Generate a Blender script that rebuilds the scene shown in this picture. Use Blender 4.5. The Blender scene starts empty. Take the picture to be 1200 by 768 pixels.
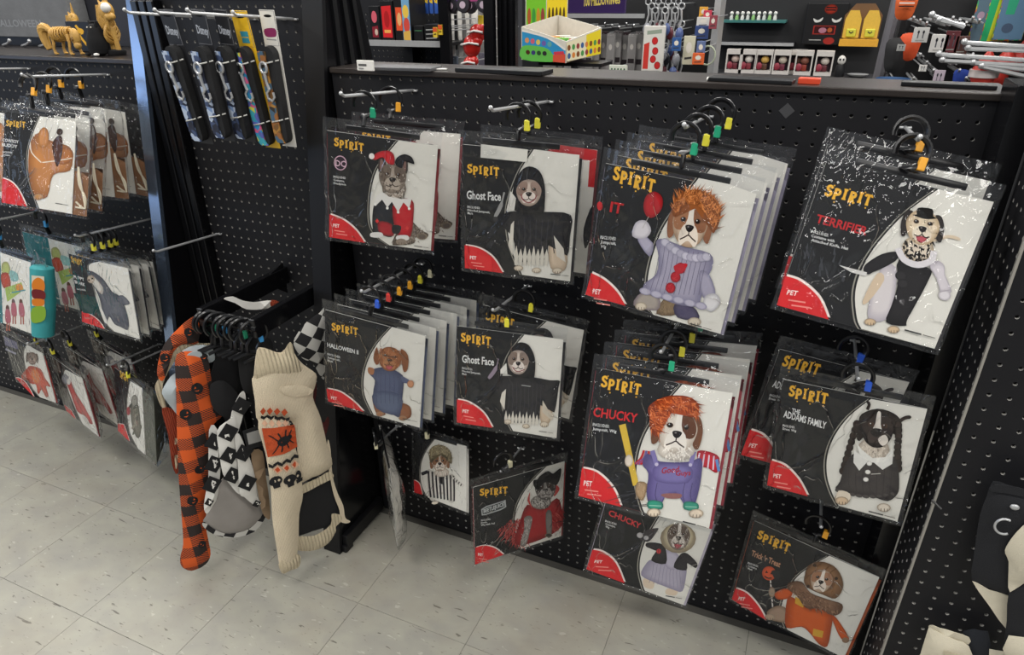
import bpy, bmesh, math, random
import numpy as np
from mathutils import Vector, Matrix, noise
from mathutils.geometry import delaunay_2d_cdt

random.seed(7)
IN = 0.0254                      # every number below is in inches
scene = bpy.context.scene
COL = scene.collection

# ---------------------------------------------------------------- camera
CAM_C = (38.083, -50.209, 54.393)
CAM_F = 790.267                   # focal length in pixels of a 1200 x 768 frame
CAM_R = np.array([[0.9158185, 0.4015036, -0.0084497], [0.1721169, -0.4114302, -0.8950424], [-0.3628392, 0.8182421, -0.445901]])
cd = bpy.data.cameras.new('camera'); cam = bpy.data.objects.new('camera', cd); COL.objects.link(cam)
cd.sensor_width = 36; cd.lens = CAM_F * 36 / 1200; cd.clip_start = 0.02; cd.clip_end = 60
cam.matrix_world = Matrix.Translation(Vector(CAM_C) * IN) @ Matrix(
    [(CAM_R[0][i], -CAM_R[1][i], -CAM_R[2][i]) for i in range(3)]).to_4x4()
scene.camera = cam

# ---------------------------------------------------------------- light and exposure
scene.view_settings.view_transform = 'Standard'
scene.view_settings.look = 'None'
scene.view_settings.gamma = 1
scene.view_settings.use_curve_mapping = False
scene.view_settings.exposure = 0.3
scene.cycles.transparent_max_bounces = 32
scene.cycles.max_bounces = 6
W = bpy.data.worlds.new('store_air'); scene.world = W; W.use_nodes = True
W.node_tree.nodes['Background'].inputs[0].default_value = (0.93, 0.96, 1.0, 1)
W.node_tree.nodes['Background'].inputs[1].default_value = 0.22

def area(name, loc, rot, sx, sy, power, col=(1, 1, 1)):
    l = bpy.data.lights.new(name, 'AREA'); l.shape = 'RECTANGLE'; l.size = sx * IN; l.size_y = sy * IN
    l.energy = power; l.color = col
    o = bpy.data.objects.new(name, l); COL.objects.link(o)
    o.location = Vector(loc) * IN; o.rotation_euler = [math.radians(a) for a in rot]
    return o
# rows of fluorescent troffers in the ceiling, and the shop window to the left
for yy, pw in ((-120, 24), (-52, 25), (20, 28), (90, 24), (160, 22)):
    for xx in (-110, -20, 70, 160):
        area('ceiling_troffer', (xx, yy, 118), (0, 0, 0), 46, 20, pw, (1.0, 0.975, 0.93))
area('shop_window', (-230, -150, 62), (90, 0, -58), 130, 70, 30, (0.50, 0.68, 1.0))

# ---------------------------------------------------------------- pixel to point
def ray(px, py):
    return np.array([(px - 600) / CAM_F, (py - 384) / CAM_F, 1.0]) @ CAM_R
def on(ax, v, px, py):
    d = ray(px, py); return np.array(CAM_C) + d * (v - CAM_C[ax]) / d[ax]
def at(px, py, Y):               # the point of the upright plane Y that a pixel sees
    return on(1, Y, px, py)
def floor_at(px, py, z=0.0):
    return on(2, z, px, py)

# ---------------------------------------------------------------- materials
def lin(h):
    if not isinstance(h, str): return tuple(h[:3])
    h = h.lstrip('#'); h = h if len(h) == 6 else ''.join(k * 2 for k in h); c = [int(h[i:i + 2], 16) / 255 for i in (0, 2, 4)]
    return tuple(x / 12.92 if x <= .04045 else ((x + .055) / 1.055) ** 2.4 for x in c)
MATS = {}
class NT:
    def __init__(s, name):
        s.m = bpy.data.materials.new(name); s.m.use_nodes = True; s.t = s.m.node_tree
        s.b = s.t.nodes['Principled BSDF']; s.out = s.t.nodes['Material Output']
    def n(s, typ, **kw):
        k = s.t.nodes.new('ShaderNode' + typ)
        for a, v in kw.items():
            if a == 'ins':
                for i, x in v.items(): k.inputs[i].default_value = x
            else: setattr(k, a, v)
        return k
    def l(s, a, b): s.t.links.new(a, b)
    def math(s, op, a, b=None, c=None):
        k = s.n('Math', operation=op)
        for i, x in enumerate((a, b, c)):
            if x is None: continue
            if isinstance(x, (int, float)): k.inputs[i].default_value = x
            else: s.l(x, k.inputs[i])
        return k.outputs[0]
    def mix(s, f, a, b):
        k = s.n('Mix', data_type='RGBA')
        for i, x in ((0, f), (6, a), (7, b)):
            if isinstance(x, (int, float)): k.inputs[i].default_value = x
            elif isinstance(x, tuple): k.inputs[i].default_value = (*x[:3], 1)
            else: s.l(x, k.inputs[i])
        return k.outputs[2]
    def obj(s): return s.n('TexCoord').outputs['Object']
    def bump(s, h, strength, dist=.01):
        k = s.n('Bump', ins={0: strength, 1: dist}); s.l(h, k.inputs['Height']); return k.outputs[0]
def mat(name, hexc, rough=.5, metal=0., var=.12, scale=60., bump=0., bscale=400., spec=.5):
    if name in MATS: return MATS[name]
    N = NT(name); c = lin(hexc); co = N.obj()
    nz = N.n('TexNoise', ins={'Scale': scale, 'Detail': 3.}); N.l(co, nz.inputs['Vector'])
    N.l(N.mix(nz.outputs[0], tuple(x * (1 - var) for x in c), tuple(min(1, x * (1 + var)) for x in c)), N.b.inputs['Base Color'])
    N.b.inputs['Roughness'].default_value = rough; N.b.inputs['Metallic'].default_value = metal
    N.b.inputs['Specular IOR Level'].default_value = spec
    if bump:
        n2 = N.n('TexNoise', ins={'Scale': bscale, 'Detail': 2.}); N.l(co, n2.inputs['Vector'])
        N.l(N.bump(n2.outputs[0], bump, .002), N.b.inputs['Normal'])
    MATS[name] = N.m; return N.m
def plastic_film():
    N = NT('clear_film'); co = N.obj()
    mp = N.n('Mapping'); mp.inputs['Scale'].default_value = (14, 14, 9); N.l(co, mp.inputs[0])
    n1 = N.n('TexNoise', ins={'Scale': 2.6, 'Detail': .6, 'Distortion': 1.6}); N.l(mp.outputs[0], n1.inputs['Vector'])
    n2 = N.n('TexNoise', ins={'Scale': .8, 'Detail': 0., 'Distortion': .6}); N.l(mp.outputs[0], n2.inputs['Vector'])
    n3 = N.n('TexNoise', ins={'Scale': 1.5, 'Detail': 1.2, 'Distortion': 1.0}); N.l(mp.outputs[0], n3.inputs['Vector'])
    rd = N.math('POWER', N.math('SUBTRACT', 1.0, N.math('ABSOLUTE', N.math('MULTIPLY_ADD', n3.outputs[0], 2., -1.))), 14.)
    ms = N.n('TexNoise', ins={'Scale': .5, 'Detail': 1.}); N.l(mp.outputs[0], ms.inputs['Vector'])
    mk = N.n('MapRange', ins={1: .45, 2: .62}); N.l(ms.outputs[0], mk.inputs[0])
    h = N.math('ADD', N.math('ADD', N.math('MULTIPLY', n1.outputs[0], .8), N.math('MULTIPLY', n2.outputs[0], 1.8)), N.math('MULTIPLY', N.math('MULTIPLY', rd, mk.outputs[0]), .75))
    nb = N.bump(h, 1.0, .0065)
    ge = N.n('NewGeometry'); dp = N.n('VectorMath', operation='DOT_PRODUCT'); N.l(ge.outputs['Incoming'], dp.inputs[0]); N.l(nb, dp.inputs[1])
    sch = N.math('POWER', N.math('SUBTRACT', 1.0, N.math('ABSOLUTE', dp.outputs['Value'])), 5.)
    f = N.math('MINIMUM', N.math('MULTIPLY_ADD', sch, .9, .036), .8)
    tr = N.n('BsdfTransparent', ins={0: (.97, .975, .98, 1)})
    gl = N.n('BsdfGlossy', ins={'Roughness': .06}); N.l(nb, gl.inputs['Normal'])
    df = N.n('BsdfDiffuse', ins={0: (.75, .77, .8, 1)})
    m1 = N.n('MixShader', ins={0: .010}); N.l(tr.outputs[0], m1.inputs[1]); N.l(df.outputs[0], m1.inputs[2])
    m2 = N.n('MixShader'); N.l(f, m2.inputs[0]); N.l(m1.outputs[0], m2.inputs[1]); N.l(gl.outputs[0], m2.inputs[2])
    N.l(m2.outputs[0], N.out.inputs[0]); return N.m
FILM = plastic_film()
def ink():
    N = NT('printed_ink'); a = N.n('Attribute', attribute_name='Col')
    nz = N.n('TexNoise', ins={'Scale': 900., 'Detail': 2.}); N.l(N.obj(), nz.inputs['Vector'])
    k = N.math('MULTIPLY_ADD', nz.outputs[0], .2, .9)
    v = N.n('VectorMath', operation='SCALE'); N.l(a.outputs['Color'], v.inputs[0]); N.l(k, v.inputs['Scale'])
    N.l(v.outputs[0], N.b.inputs['Base Color']); N.b.inputs['Roughness'].default_value = .45
    N.b.inputs['Specular IOR Level'].default_value = .12
    return N.m
INK = ink()
def floor_mat():
    N = NT('vinyl_composition_tile'); co = N.obj()
    oi = N.n('ObjectInfo')
    add = N.n('VectorMath', operation='MULTIPLY_ADD'); add.inputs[1].default_value = (1, 1, 1)
    cmb = N.n('CombineXYZ'); N.l(N.math('MULTIPLY', oi.outputs['Random'], 37.), cmb.inputs[0]); N.l(N.math('MULTIPLY', oi.outputs['Random'], 91.), cmb.inputs[1])
    N.l(co, add.inputs[0]); N.l(cmb.outputs[0], add.inputs[2])
    def streak(rot, sc, stretch, lo, hi, seed):
        mp = N.n('Mapping'); mp.inputs['Rotation'].default_value = (0, 0, rot); mp.inputs['Scale'].default_value = (sc, sc * stretch, sc)
        mp.inputs['Location'].default_value = (seed, seed * 2, 0)
        N.l(add.outputs[0], mp.inputs[0])
        nz = N.n('TexNoise', ins={'Scale': 1., 'Detail': 2.5, 'Roughness': .55, 'Distortion': .4}); N.l(mp.outputs[0], nz.inputs['Vector'])
        mr = N.n('MapRange', ins={1: lo, 2: hi}); N.l(nz.outputs[0], mr.inputs[0]); return mr.outputs[0]
    base = N.mix(streak(.3, 10, 1.5, .35, .7, 1), lin('#a09e92'), lin('#94928a'))
    c = N.mix(N.math('MULTIPLY', streak(.9, 26, 4.2, .665, .71, 3), .8), base, lin('#55504a'))
    c = N.mix(N.math('MULTIPLY', streak(.8, 60, 3.4, .665, .72, 5), .6), c, lin('#6f665c'))
    c = N.mix(N.math('MULTIPLY', streak(.3, 30, 2.5, .66, .72, 8), .35), c, lin('#d3cfc3'))
    gp = N.n('NewGeometry')
    ds = N.n('TexNoise', ins={'Scale': 2.2, 'Detail': 5., 'Roughness': .65}); N.l(gp.outputs['Position'], ds.inputs['Vector'])
    mr = N.n('MapRange', ins={1: .48, 2: .72, 4: .35}); N.l(ds.outputs[0], mr.inputs[0])
    c = N.mix(mr.outputs[0], c, lin('#877a69'))
    N.l(c, N.b.inputs['Base Color']); N.b.inputs['Roughness'].default_value = .42
    N.b.inputs['Specular IOR Level'].default_value = .35
    N.l(N.bump(ds.outputs[0], .08, .003), N.b.inputs['Normal'])
    return N.m
M = {
 'black': mat('black_powder_coat', '#121214', .42, 0, .15, 25, spec=.3),
 'gloss': mat('gloss_black_steel', '#0e0e10', .2, 0, .1, 20, spec=.35),
 'peg': mat('black_pegboard', '#17171a', .55, 0, .2, 14, .15, 900, .25),
 'hole': mat('raw_hole_edge', '#a3a19c', .6, 0, .1, 60),
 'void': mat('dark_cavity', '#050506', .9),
 'steel': mat('chrome_wire', '#b6b7b8', .33, .45, .08, 90),
 'cap': mat('scuffed_top_rail', '#332d2a', .3, .3, .3, 18),
 'hang': mat('black_hanger_plastic', '#121214', .28, 0, .1, 40),
 'white': mat('white_card_stock', '#d9d7d0', .55, 0, .03, 60),
 'vct': floor_mat(),
 'slab': mat('grout_slab', '#4c4a45', .8),
 'blue_strip': mat('polished_edge_blue_sheen', '#8fa0b8', .2, .9, .06, 12),  # polished post face, with the window's blue reflection tinted into its colour
 'clear': mat('smoky_clear_plastic', '#b8bcc2', .15, 0, .1, 30),
}

# ---------------------------------------------------------------- mesh builder (inches in, metres out)
class MB:
    def __init__(s): s.v = []; s.f = []; s.mi = []; s.c = []; s.ms = []
    def m(s, mt):
        if mt not in s.ms: s.ms.append(mt)
        return s.ms.index(mt)
    def face(s, pts, mt, col=None):
        i = len(s.v); s.v += [tuple(p) for p in pts]; s.f.append(tuple(range(i, i + len(pts)))); s.mi.append(s.m(mt))
        if col is not None: s.c += [col] * len(pts) if not isinstance(col, list) else col
    def raw(s, vs, fs, mt):
        i = len(s.v); k = s.m(mt); s.v += [tuple(p) for p in vs]; s.f += [tuple(a + i for a in f) for f in fs]; s.mi += [k] * len(fs)
        return s
    def box(s, x0, y0, z0, x1, y1, z1, mt, bev=0.0, T=None):
        bm = bmesh.new(); bmesh.ops.create_cube(bm, size=1)
        for v in bm.verts: v.co = Vector(((x0 + x1) / 2 + v.co.x * abs(x1 - x0), (y0 + y1) / 2 + v.co.y * abs(y1 - y0), (z0 + z1) / 2 + v.co.z * abs(z1 - z0)))
        if bev: bmesh.ops.bevel(bm, geom=bm.edges[:], offset=bev, segments=2, affect='EDGES', profile=.5)
        if T is not None: bm.transform(T)
        bm.verts.index_update(); s.raw([v.co[:] for v in bm.verts], [[v.index for v in f.verts] for f in bm.faces], mt); bm.free(); return s
    def prism(s, pts, y0, y1, mt, ax=1):          # outline in the (x,z) plane pulled along y (or (y,z) along x, ax=0; (x,y) along z, ax=2)
        mk = {1: lambda a, b, y: (a, y, b), 0: lambda a, b, y: (y, a, b), 2: lambda a, b, y: (a, b, y)}[ax]
        n = len(pts); vs = [mk(a, b, y0) for a, b in pts] + [mk(a, b, y1) for a, b in pts]
        fs = [tuple(range(n)), tuple(range(2 * n - 1, n - 1, -1))] + [(i, i + n, (i + 1) % n + n, (i + 1) % n) for i in range(n)]
        return s.raw(vs, fs, mt)
    def tube(s, path, r, mt, n=8, closed=False, flat=1.0):
        P = [Vector(p) for p in path]; k = len(P); vs = []; fs = []; up = None
        for i, p in enumerate(P):
            a = P[(i - 1) % k] if (closed or i) else p; b = P[(i + 1) % k] if (closed or i < k - 1) else p
            d = (b - a).normalized()
            if up is None: up = d.orthogonal().normalized()
            u = (up - d * up.dot(d)); u = u.normalized() if u.length > 1e-6 else d.orthogonal().normalized(); up = u; w = d.cross(u)
            rr = r
            if isinstance(r, (list, tuple)):
                u_ = i * (len(r) - 1) / max(1, k - 1); i_ = min(int(u_), len(r) - 2); rr = r[i_] + (r[i_ + 1] - r[i_]) * (u_ - i_)
            for j in range(n):
                t = 2 * math.pi * j / n; vs.append(p + u * (math.cos(t) * rr) + w * (math.sin(t) * rr * flat))
        for i in range(k if closed else k - 1):
            for j in range(n):
                a = i * n + j; b = i * n + (j + 1) % n; c = ((i + 1) % k) * n; fs.append((a, b, c + (j + 1) % n, c + j))
        if not closed: fs += [tuple(range(n - 1, -1, -1)), tuple(range((k - 1) * n, k * n))]
        return s.raw(vs, fs, mt)
    def ball(s, c, r, mt, seg=10, rings=7, T=None):
        r = (r, r, r) if not isinstance(r, (tuple, list)) else r; vs = []; fs = []
        for i in range(rings + 1):
            a = math.pi * i / rings
            for j in range(seg):
                b = 2 * math.pi * j / seg; p = Vector((math.sin(a) * math.cos(b) * r[0], math.sin(a) * math.sin(b) * r[1], math.cos(a) * r[2]))
                if T is not None: p = T @ p
                vs.append(p + Vector(c))
        for i in range(rings):
            for j in range(seg): fs.append((i * seg + j, (i + 1) * seg + j, (i + 1) * seg + (j + 1) % seg, i * seg + (j + 1) % seg))
        return s.raw(vs, fs, mt)
    def lathe(s, prof, c, mt, n=16):
        vs = []; fs = []
        for r, z in prof:
            for j in range(n): t = 2 * math.pi * j / n; vs.append((c[0] + r * math.cos(t), c[1] + r * math.sin(t), c[2] + z))
        for i in range(len(prof) - 1):
            for j in range(n): fs.append((i * n + j, i * n + (j + 1) % n, (i + 1) * n + (j + 1) % n, (i + 1) * n + j))
        fs += [tuple(range(n - 1, -1, -1)), tuple(range((len(prof) - 1) * n, len(prof) * n))]
        return s.raw(vs, fs, mt)
    def build(s, name, parent=None, smooth=False):
        me = bpy.data.meshes.new(name); me.from_pydata([(a * IN, b * IN, c * IN) for a, b, c in s.v], [], s.f)
        for mt in s.ms: me.materials.append(mt)
        if len(s.ms) > 1: me.polygons.foreach_set('material_index', s.mi)
        if s.c:
            at_ = me.color_attributes.new('Col', 'FLOAT_COLOR', 'CORNER')
            at_.data.foreach_set('color', [x for c in s.c for x in (*c[:3], 1.0)])
        if smooth:
            me.polygons.foreach_set('use_smooth', [True] * len(me.polygons))
            try: me.set_sharp_from_angle(angle=math.radians(40))
            except Exception: pass
        me.update(); o = bpy.data.objects.new(name, me); COL.objects.link(o)
        if parent is not None: o.parent = parent
        return o
def tag(o, label, cat, group=None, kind=None):
    o['label'] = label; o['category'] = cat
    if group: o['group'] = group
    if kind: o['kind'] = kind
    return o
def thing(name, label, cat, loc=(0, 0, 0), M3=None, group=None):
    o = bpy.data.objects.new(name, None); COL.objects.link(o); o.empty_display_size = .02
    T = Matrix.Translation(Vector(loc) * IN)
    if M3 is not None: T = T @ M3.to_4x4()
    o.matrix_world = T
    return tag(o, label, cat, group)
def copy_tree(r, label=None, T=None):
    c = r.copy(); COL.objects.link(c)
    if label: c['label'] = label
    if T is not None: c.matrix_world = T
    for ch in list(r.children):
        d = ch.copy(); COL.objects.link(d); d.parent = c
        for g in list(ch.children):
            e = g.copy(); COL.objects.link(e); e.parent = d
    return c
def eul(yaw, pitch, roll):
    y, p, r = [math.radians(a) for a in (yaw, pitch, roll)]
    return Matrix.Rotation(y, 3, 'Z') @ Matrix.Rotation(p, 3, 'X') @ Matrix.Rotation(r, 3, 'Y')
def pose(x, y, z, yaw, pitch, roll): return Matrix.Translation(Vector((x, y, z)) * IN) @ eul(yaw, pitch, roll).to_4x4()
def smooth_loop(pts, k=4, closed=True):
    n = len(pts); out = []
    for i in range(n if closed else n - 1):
        g = lambda j: pts[j % n] if closed else pts[max(0, min(n - 1, j))]
        a, b, c, d = g(i - 1), g(i), g(i + 1), g(i + 2)
        for q in range(k):
            t = q / k
            out.append(tuple(.5 * (2 * b[e] + (c[e] - a[e]) * t + (2 * a[e] - 5 * b[e] + 4 * c[e] - d[e]) * t * t + (3 * b[e] - a[e] - 3 * c[e] + d[e]) * t ** 3) for e in range(len(b))))
    if not closed: out.append(pts[-1])
    return out

# ---------------------------------------------------------------- flat print on cards
_TXT = {}
def text_mesh(s, res=2):
    if (s, res) in _TXT: return _TXT[(s, res)]
    cu = bpy.data.curves.new('lettering', 'FONT'); cu.body = s; cu.resolution_u = res; cu.offset = .022
    o = bpy.data.objects.new('lettering', cu); COL.objects.link(o)
    dg = bpy.context.evaluated_depsgraph_get(); dg.update(); ev = o.evaluated_get(dg); me = ev.to_mesh()
    v = [(a.co.x, a.co.y) for a in me.vertices]; f = [tuple(p.vertices) for p in me.polygons]
    ev.to_mesh_clear(); bpy.data.objects.remove(o); bpy.data.curves.remove(cu)
    if v:
        x0 = min(a for a, _ in v); x1 = max(a for a, _ in v)
        v = [((a - x0) / max(1e-6, x1 - x0), b / .7) for a, b in v]
    _TXT[(s, res)] = (v, f); return v, f
def homography(q):
    A = []; b = []
    for (x, y), (u, v) in zip(q, ((0, 0), (1, 0), (1, 1), (0, 1))):
        A += [[x, y, 1, 0, 0, 0, -u * x, -u * y], [0, 0, 0, x, y, 1, -v * x, -v * y]]; b += [u, v]
    return np.append(np.linalg.solve(np.array(A, float), np.array(b, float)), 1).reshape(3, 3)
# strokes of the spiky logo letters: (polylines, serif bars) in a 1 x 1.4 cell
GLYPH = {'S': [[(.85, 1.1), (.6, 1.38), (.25, 1.3), (.15, 1.0), (.4, .78), (.7, .62), (.85, .35), (.6, .05), (.2, .08), (.08, .35)]],
         'P': [[(.25, 0), (.25, 1.4)], [(.1, 1.36), (.65, 1.36), (.9, 1.1), (.8, .75), (.3, .62)], [(.02, .04), (.5, .04)]],
         'I': [[(.5, 0), (.5, 1.4)], [(.2, 1.36), (.8, 1.36)], [(.2, .04), (.8, .04)]],
         'R': [[(.25, 0), (.25, 1.4)], [(.1, 1.36), (.65, 1.36), (.88, 1.1), (.75, .8), (.3, .7)], [(.45, .7), (.75, .1), (1.0, -.1)], [(.02, .04), (.5, .04)]],
         'T': [[(.5, 0), (.5, 1.4)], [(.02, 1.15), (.08, 1.38), (.92, 1.38), (.98, 1.15)], [(.25, .04), (.75, .04)]]}
class Print:
    def __init__(s, W_, H_, quad, y0=0.0):
        s.W, s.H, s.y = W_, H_, y0; s.h = homography(quad); s.b = MB(); s.rnd = random.Random(11)
    def q(s, p):
        a = s.h @ np.array([p[0], p[1], 1.0]); return ((a[0] / a[2] - .5) * s.W, -a[1] / a[2] * s.H)
    def step(s): s.y -= .0012
    def poly(s, pts, col):
        s.step(); s.b.face([(*_i(s.q(p), s.y),) for p in pts], INK, lin(col))
    def B(s, pts, col, edge=None, k=3):
        L = smooth_loop(pts, k)
        if edge is None: return s.poly(L, col)
        s.step(); cx = sum(p[0] for p in L) / len(L); cy = sum(p[1] for p in L) / len(L); c = lin(col); e = lin(edge)
        inn = [(cx + (p[0] - cx) * .62, cy + (p[1] - cy) * .62) for p in L]; n = len(L)
        P = lambda p: _i(s.q(p), s.y)
        for i in range(n):
            j = (i + 1) % n
            s.b.face([P((cx, cy)), P(inn[i]), P(inn[j])], INK, c)
            s.b.face([P(inn[i]), P(L[i]), P(L[j]), P(inn[j])], INK, [c, e, e, c])
    def E(s, cx, cy, rx, ry, col, edge=None, rot=0, n=16):
        r = math.radians(rot)
        L = [(cx + rx * math.cos(t) * math.cos(r) - ry * math.sin(t) * math.sin(r), cy + rx * math.cos(t) * math.sin(r) + ry * math.sin(t) * math.cos(r)) for t in [2 * math.pi * i / n for i in range(n)]]
        s.B(L, col, edge, 1)
    def L(s, pts, w, col, sm=True):
        if sm and len(pts) > 2: pts = smooth_loop(pts, 3, False)
        s.step(); n = len(pts); A = []; Bk = []
        for i, p in enumerate(pts):
            a = pts[max(0, i - 1)]; b = pts[min(n - 1, i + 1)]; dx, dy = b[0] - a[0], b[1] - a[1]; d = math.hypot(dx, dy) or 1
            ww = w[i * (len(w) - 1) // max(1, n - 1)] if isinstance(w, (list, tuple)) else w
            A.append((p[0] - dy / d * ww / 2, p[1] + dx / d * ww / 2)); Bk.append((p[0] + dy / d * ww / 2, p[1] - dx / d * ww / 2))
        c = lin(col)
        for i in range(n - 1): s.b.face([_i(s.q(x), s.y) for x in (A[i], A[i + 1], Bk[i + 1], Bk[i])], INK, c)
    def up(s, p, h):
        i = np.linalg.inv(s.h); a = s.h @ np.array([p[0], p[1], 1.]); a = a / a[2]; b = i @ np.array([a[0], a[1] - .01, 1.]); b = b / b[2]
        d = np.array([b[0] - p[0], b[1] - p[1]]); return d / np.linalg.norm(d) * h
    def T(s, txt, p0, p1, h, col, res=2):
        v, f = text_mesh(txt, res); s.step(); u = s.up(p0, h); c = lin(col)
        P = [_i(s.q((p0[0] + (p1[0] - p0[0]) * a + u[0] * b, p0[1] + (p1[1] - p0[1]) * a + u[1] * b)), s.y) for a, b in v]
        i = len(s.b.v); k = s.b.m(INK); s.b.v += P
        for g in f: s.b.f.append(tuple(a + i for a in g)); s.b.mi.append(k); s.b.c += [c] * len(g)
    def logo(s, p0, p1, h, col='#e2ac33'):
        s.step(); u = s.up(p0, h * .84); n = 6; d = (p1[0] - p0[0], p1[1] - p0[1]); dl = math.hypot(*d)
        for i, ch in enumerate('SPIRIT'):
            off = (.10, -.10, .06, -.08, .08, -.02)[i]
            mp = lambda a, b: (p0[0] + d[0] * (i + a * .86) / n + u[0] * (b / 1.4 + off), p0[1] + d[1] * (i + a * .86) / n + u[1] * (b / 1.4 + off))
            for st in GLYPH[ch]: s.L([mp(*p) for p in st], dl / n * (.34 if len(st) > 2 or st[0][0] == st[-1][0] else .25), col, len(st) > 4)
            if i in (1, 3, 5): s.E(*mp(.5, -.42), dl * .018, dl * .018, col, n=8)
            if i in (0, 2, 4): s.E(*mp(.95, 1.55), dl * .014, dl * .018, col, n=8)
    def fur(s, pts, cols, n, ln, w=1.2, ang=90, spread=50):
        xs = [p[0] for p in pts]; ys = [p[1] for p in pts]; s.step()
        L = smooth_loop(pts, 2)
        def inside(x, y):
            r = False
            for i in range(len(L)):
                (x1, y1), (x2, y2) = L[i - 1], L[i]
                if (y1 > y) != (y2 > y) and x < (x2 - x1) * (y - y1) / (y2 - y1) + x1: r = not r
            return r
        m = 0
        for _ in range(n * 6):
            x = s.rnd.uniform(min(xs), max(xs)); y = s.rnd.uniform(min(ys), max(ys))
            if not inside(x, y): continue
            a = math.radians(ang + s.rnd.uniform(-spread, spread)); l = ln * s.rnd.uniform(.5, 1.3)
            ex, ey = math.cos(a) * l, math.sin(a) * l; ox, oy = -math.sin(a) * w / 2, math.cos(a) * w / 2
            s.b.face([_i(s.q(p), s.y) for p in ((x - ox, y - oy), (x + ox, y + oy), (x + ex, y + ey))], INK, lin(s.rnd.choice(cols)))
            m += 1
            if m >= n: break
    def build(s, name, parent): return s.b.build(name, parent)
def _i(xz, y): return (xz[0], y, xz[1])

# ================================================================ the large structure
def peg_sheet(hx, hz, x0, x1, z0, z1, r=.125, th=.22, T=None, face='peg'):
    """board in the x-z plane, front at y=0, with a real round hole at every (hx, hz)"""
    b = MB(); vs = []; fs = []; mi = []; k1 = b.m(M[face]); k2 = b.m(M['hole'])
    ex = [x0] + [(a + c) / 2 for a, c in zip(hx, hx[1:])] + [x1]; ez = [z0] + [(a + c) / 2 for a, c in zip(hz, hz[1:])] + [z1]
    cs = [(math.cos(math.radians(a)) * r, math.sin(math.radians(a)) * r) for a in range(225, 225 + 360, 45)]
    for i, x in enumerate(hx):
        for j, z in enumerate(hz):
            a, c, d, e = ex[i], ex[i + 1], ez[j], ez[j + 1]; n = len(vs)
            out = [(a, d), (x, d), (c, d), (c, z), (c, e), (x, e), (a, e), (a, z)]
            vs += [(p, 0, q) for p, q in out] + [(x + p, 0, z + q) for p, q in cs] + [(x + p, th, z + q) for p, q in cs]
            for k in range(8):
                l = (k + 1) % 8
                fs += [(n + k, n + l, n + 8 + l, n + 8 + k), (n + 8 + k, n + 8 + l, n + 16 + l, n + 16 + k)]; mi += [k1, k2]
    if T is not None: vs = [T @ Vector(v) for v in vs]
    b.v, b.f, b.mi = vs, fs, mi
    return b
def rng(a, n): return [a + i for i in range(n)]

# floor: slab plus every vinyl tile
fl = MB().box(-120, -100, -.6, 110, 190, -.06, M['slab']).build('floor'); fl['kind'] = 'structure'
fl['label'] = 'scuffed off-white vinyl tile floor below the racks'
tm = MB().box(-5.985, -5.985, -.055, 5.985, 5.985, 0, M['vct'], .02).build('floor_tile', fl)
tm.location = Vector((4.4 - 6, -.7 - 6, 0)) * IN
for i in range(-9, 6):
    for j in range(0, 7):
        if (i, j) == (-1, 0): continue
        t = tm.copy(); COL.objects.link(t); t.parent = fl; t.location = Vector((4.4 + i * 12 + 6, -.7 - j * 12 - 6, 0)) * IN
        t.rotation_euler = (0, 0, math.pi / 2 * ((i + j) % 2) * 0)
# grey painted walls of the shop far behind the racks
wb = MB().box(-160, 236, -.06, 240, 240, 118, mat('painted_far_wall', '#3a3a3d', .8)).build('wall_back'); wb['kind'] = 'structure'

# --- main rack: waist-high double-sided pegboard
rack = thing('pegboard_rack', 'long black waist-high pegboard rack holding twelve hooks of pet costume bags', 'rack', (24, 0, 0))
def rel(o, d): o.location = Vector(d) * IN; return o
OFF = (-24, 0, 0)
def part(b, name, root, off=OFF, smooth=False):
    o = b.build(name, root, smooth); o.location = Vector(off) * IN; return o
part(peg_sheet(rng(0, 48), rng(1, 48), -.9, 48, 0.4, 48.35), 'pegboard_panel', rack)
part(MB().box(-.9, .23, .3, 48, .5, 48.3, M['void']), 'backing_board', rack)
part(MB().box(-.9, -.3, 48.3, 48.6, 5.6, 48.75, M['cap'], .08), 'top_rail', rack)
part(MB().box(-.9, 5.2, .3, 48.2, 5.45, 48.3, M['peg']), 'rear_panel', rack)
part(MB().box(47.75, -3.6, 0, 49.0, .2, 49.6, M['gloss'], .06), 'upright_post', rack)
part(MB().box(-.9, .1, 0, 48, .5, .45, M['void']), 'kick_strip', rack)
lb = MB().box(-2.0, -.06, -.25, 0, 0, .32, mat('grey_shelf_label', '#77787a', .5)).build('shelf_label', rack)
p = at(405, 528, -.1); lb.location = Vector((p[0] + 1.9 - 24, -.05, p[2] - .5)) * IN

pt = MB().box(-.36, -.03, -.36, .36, 0, .36, mat('grey_glue_patch', '#3c3c3e', .5), .01).build('sticker_residue', rack); p = at(922, 130, 0); pt.location = Vector((p[0] - 24, -.005, p[2])) * IN; pt.rotation_euler = (0, .75, 0)

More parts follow.
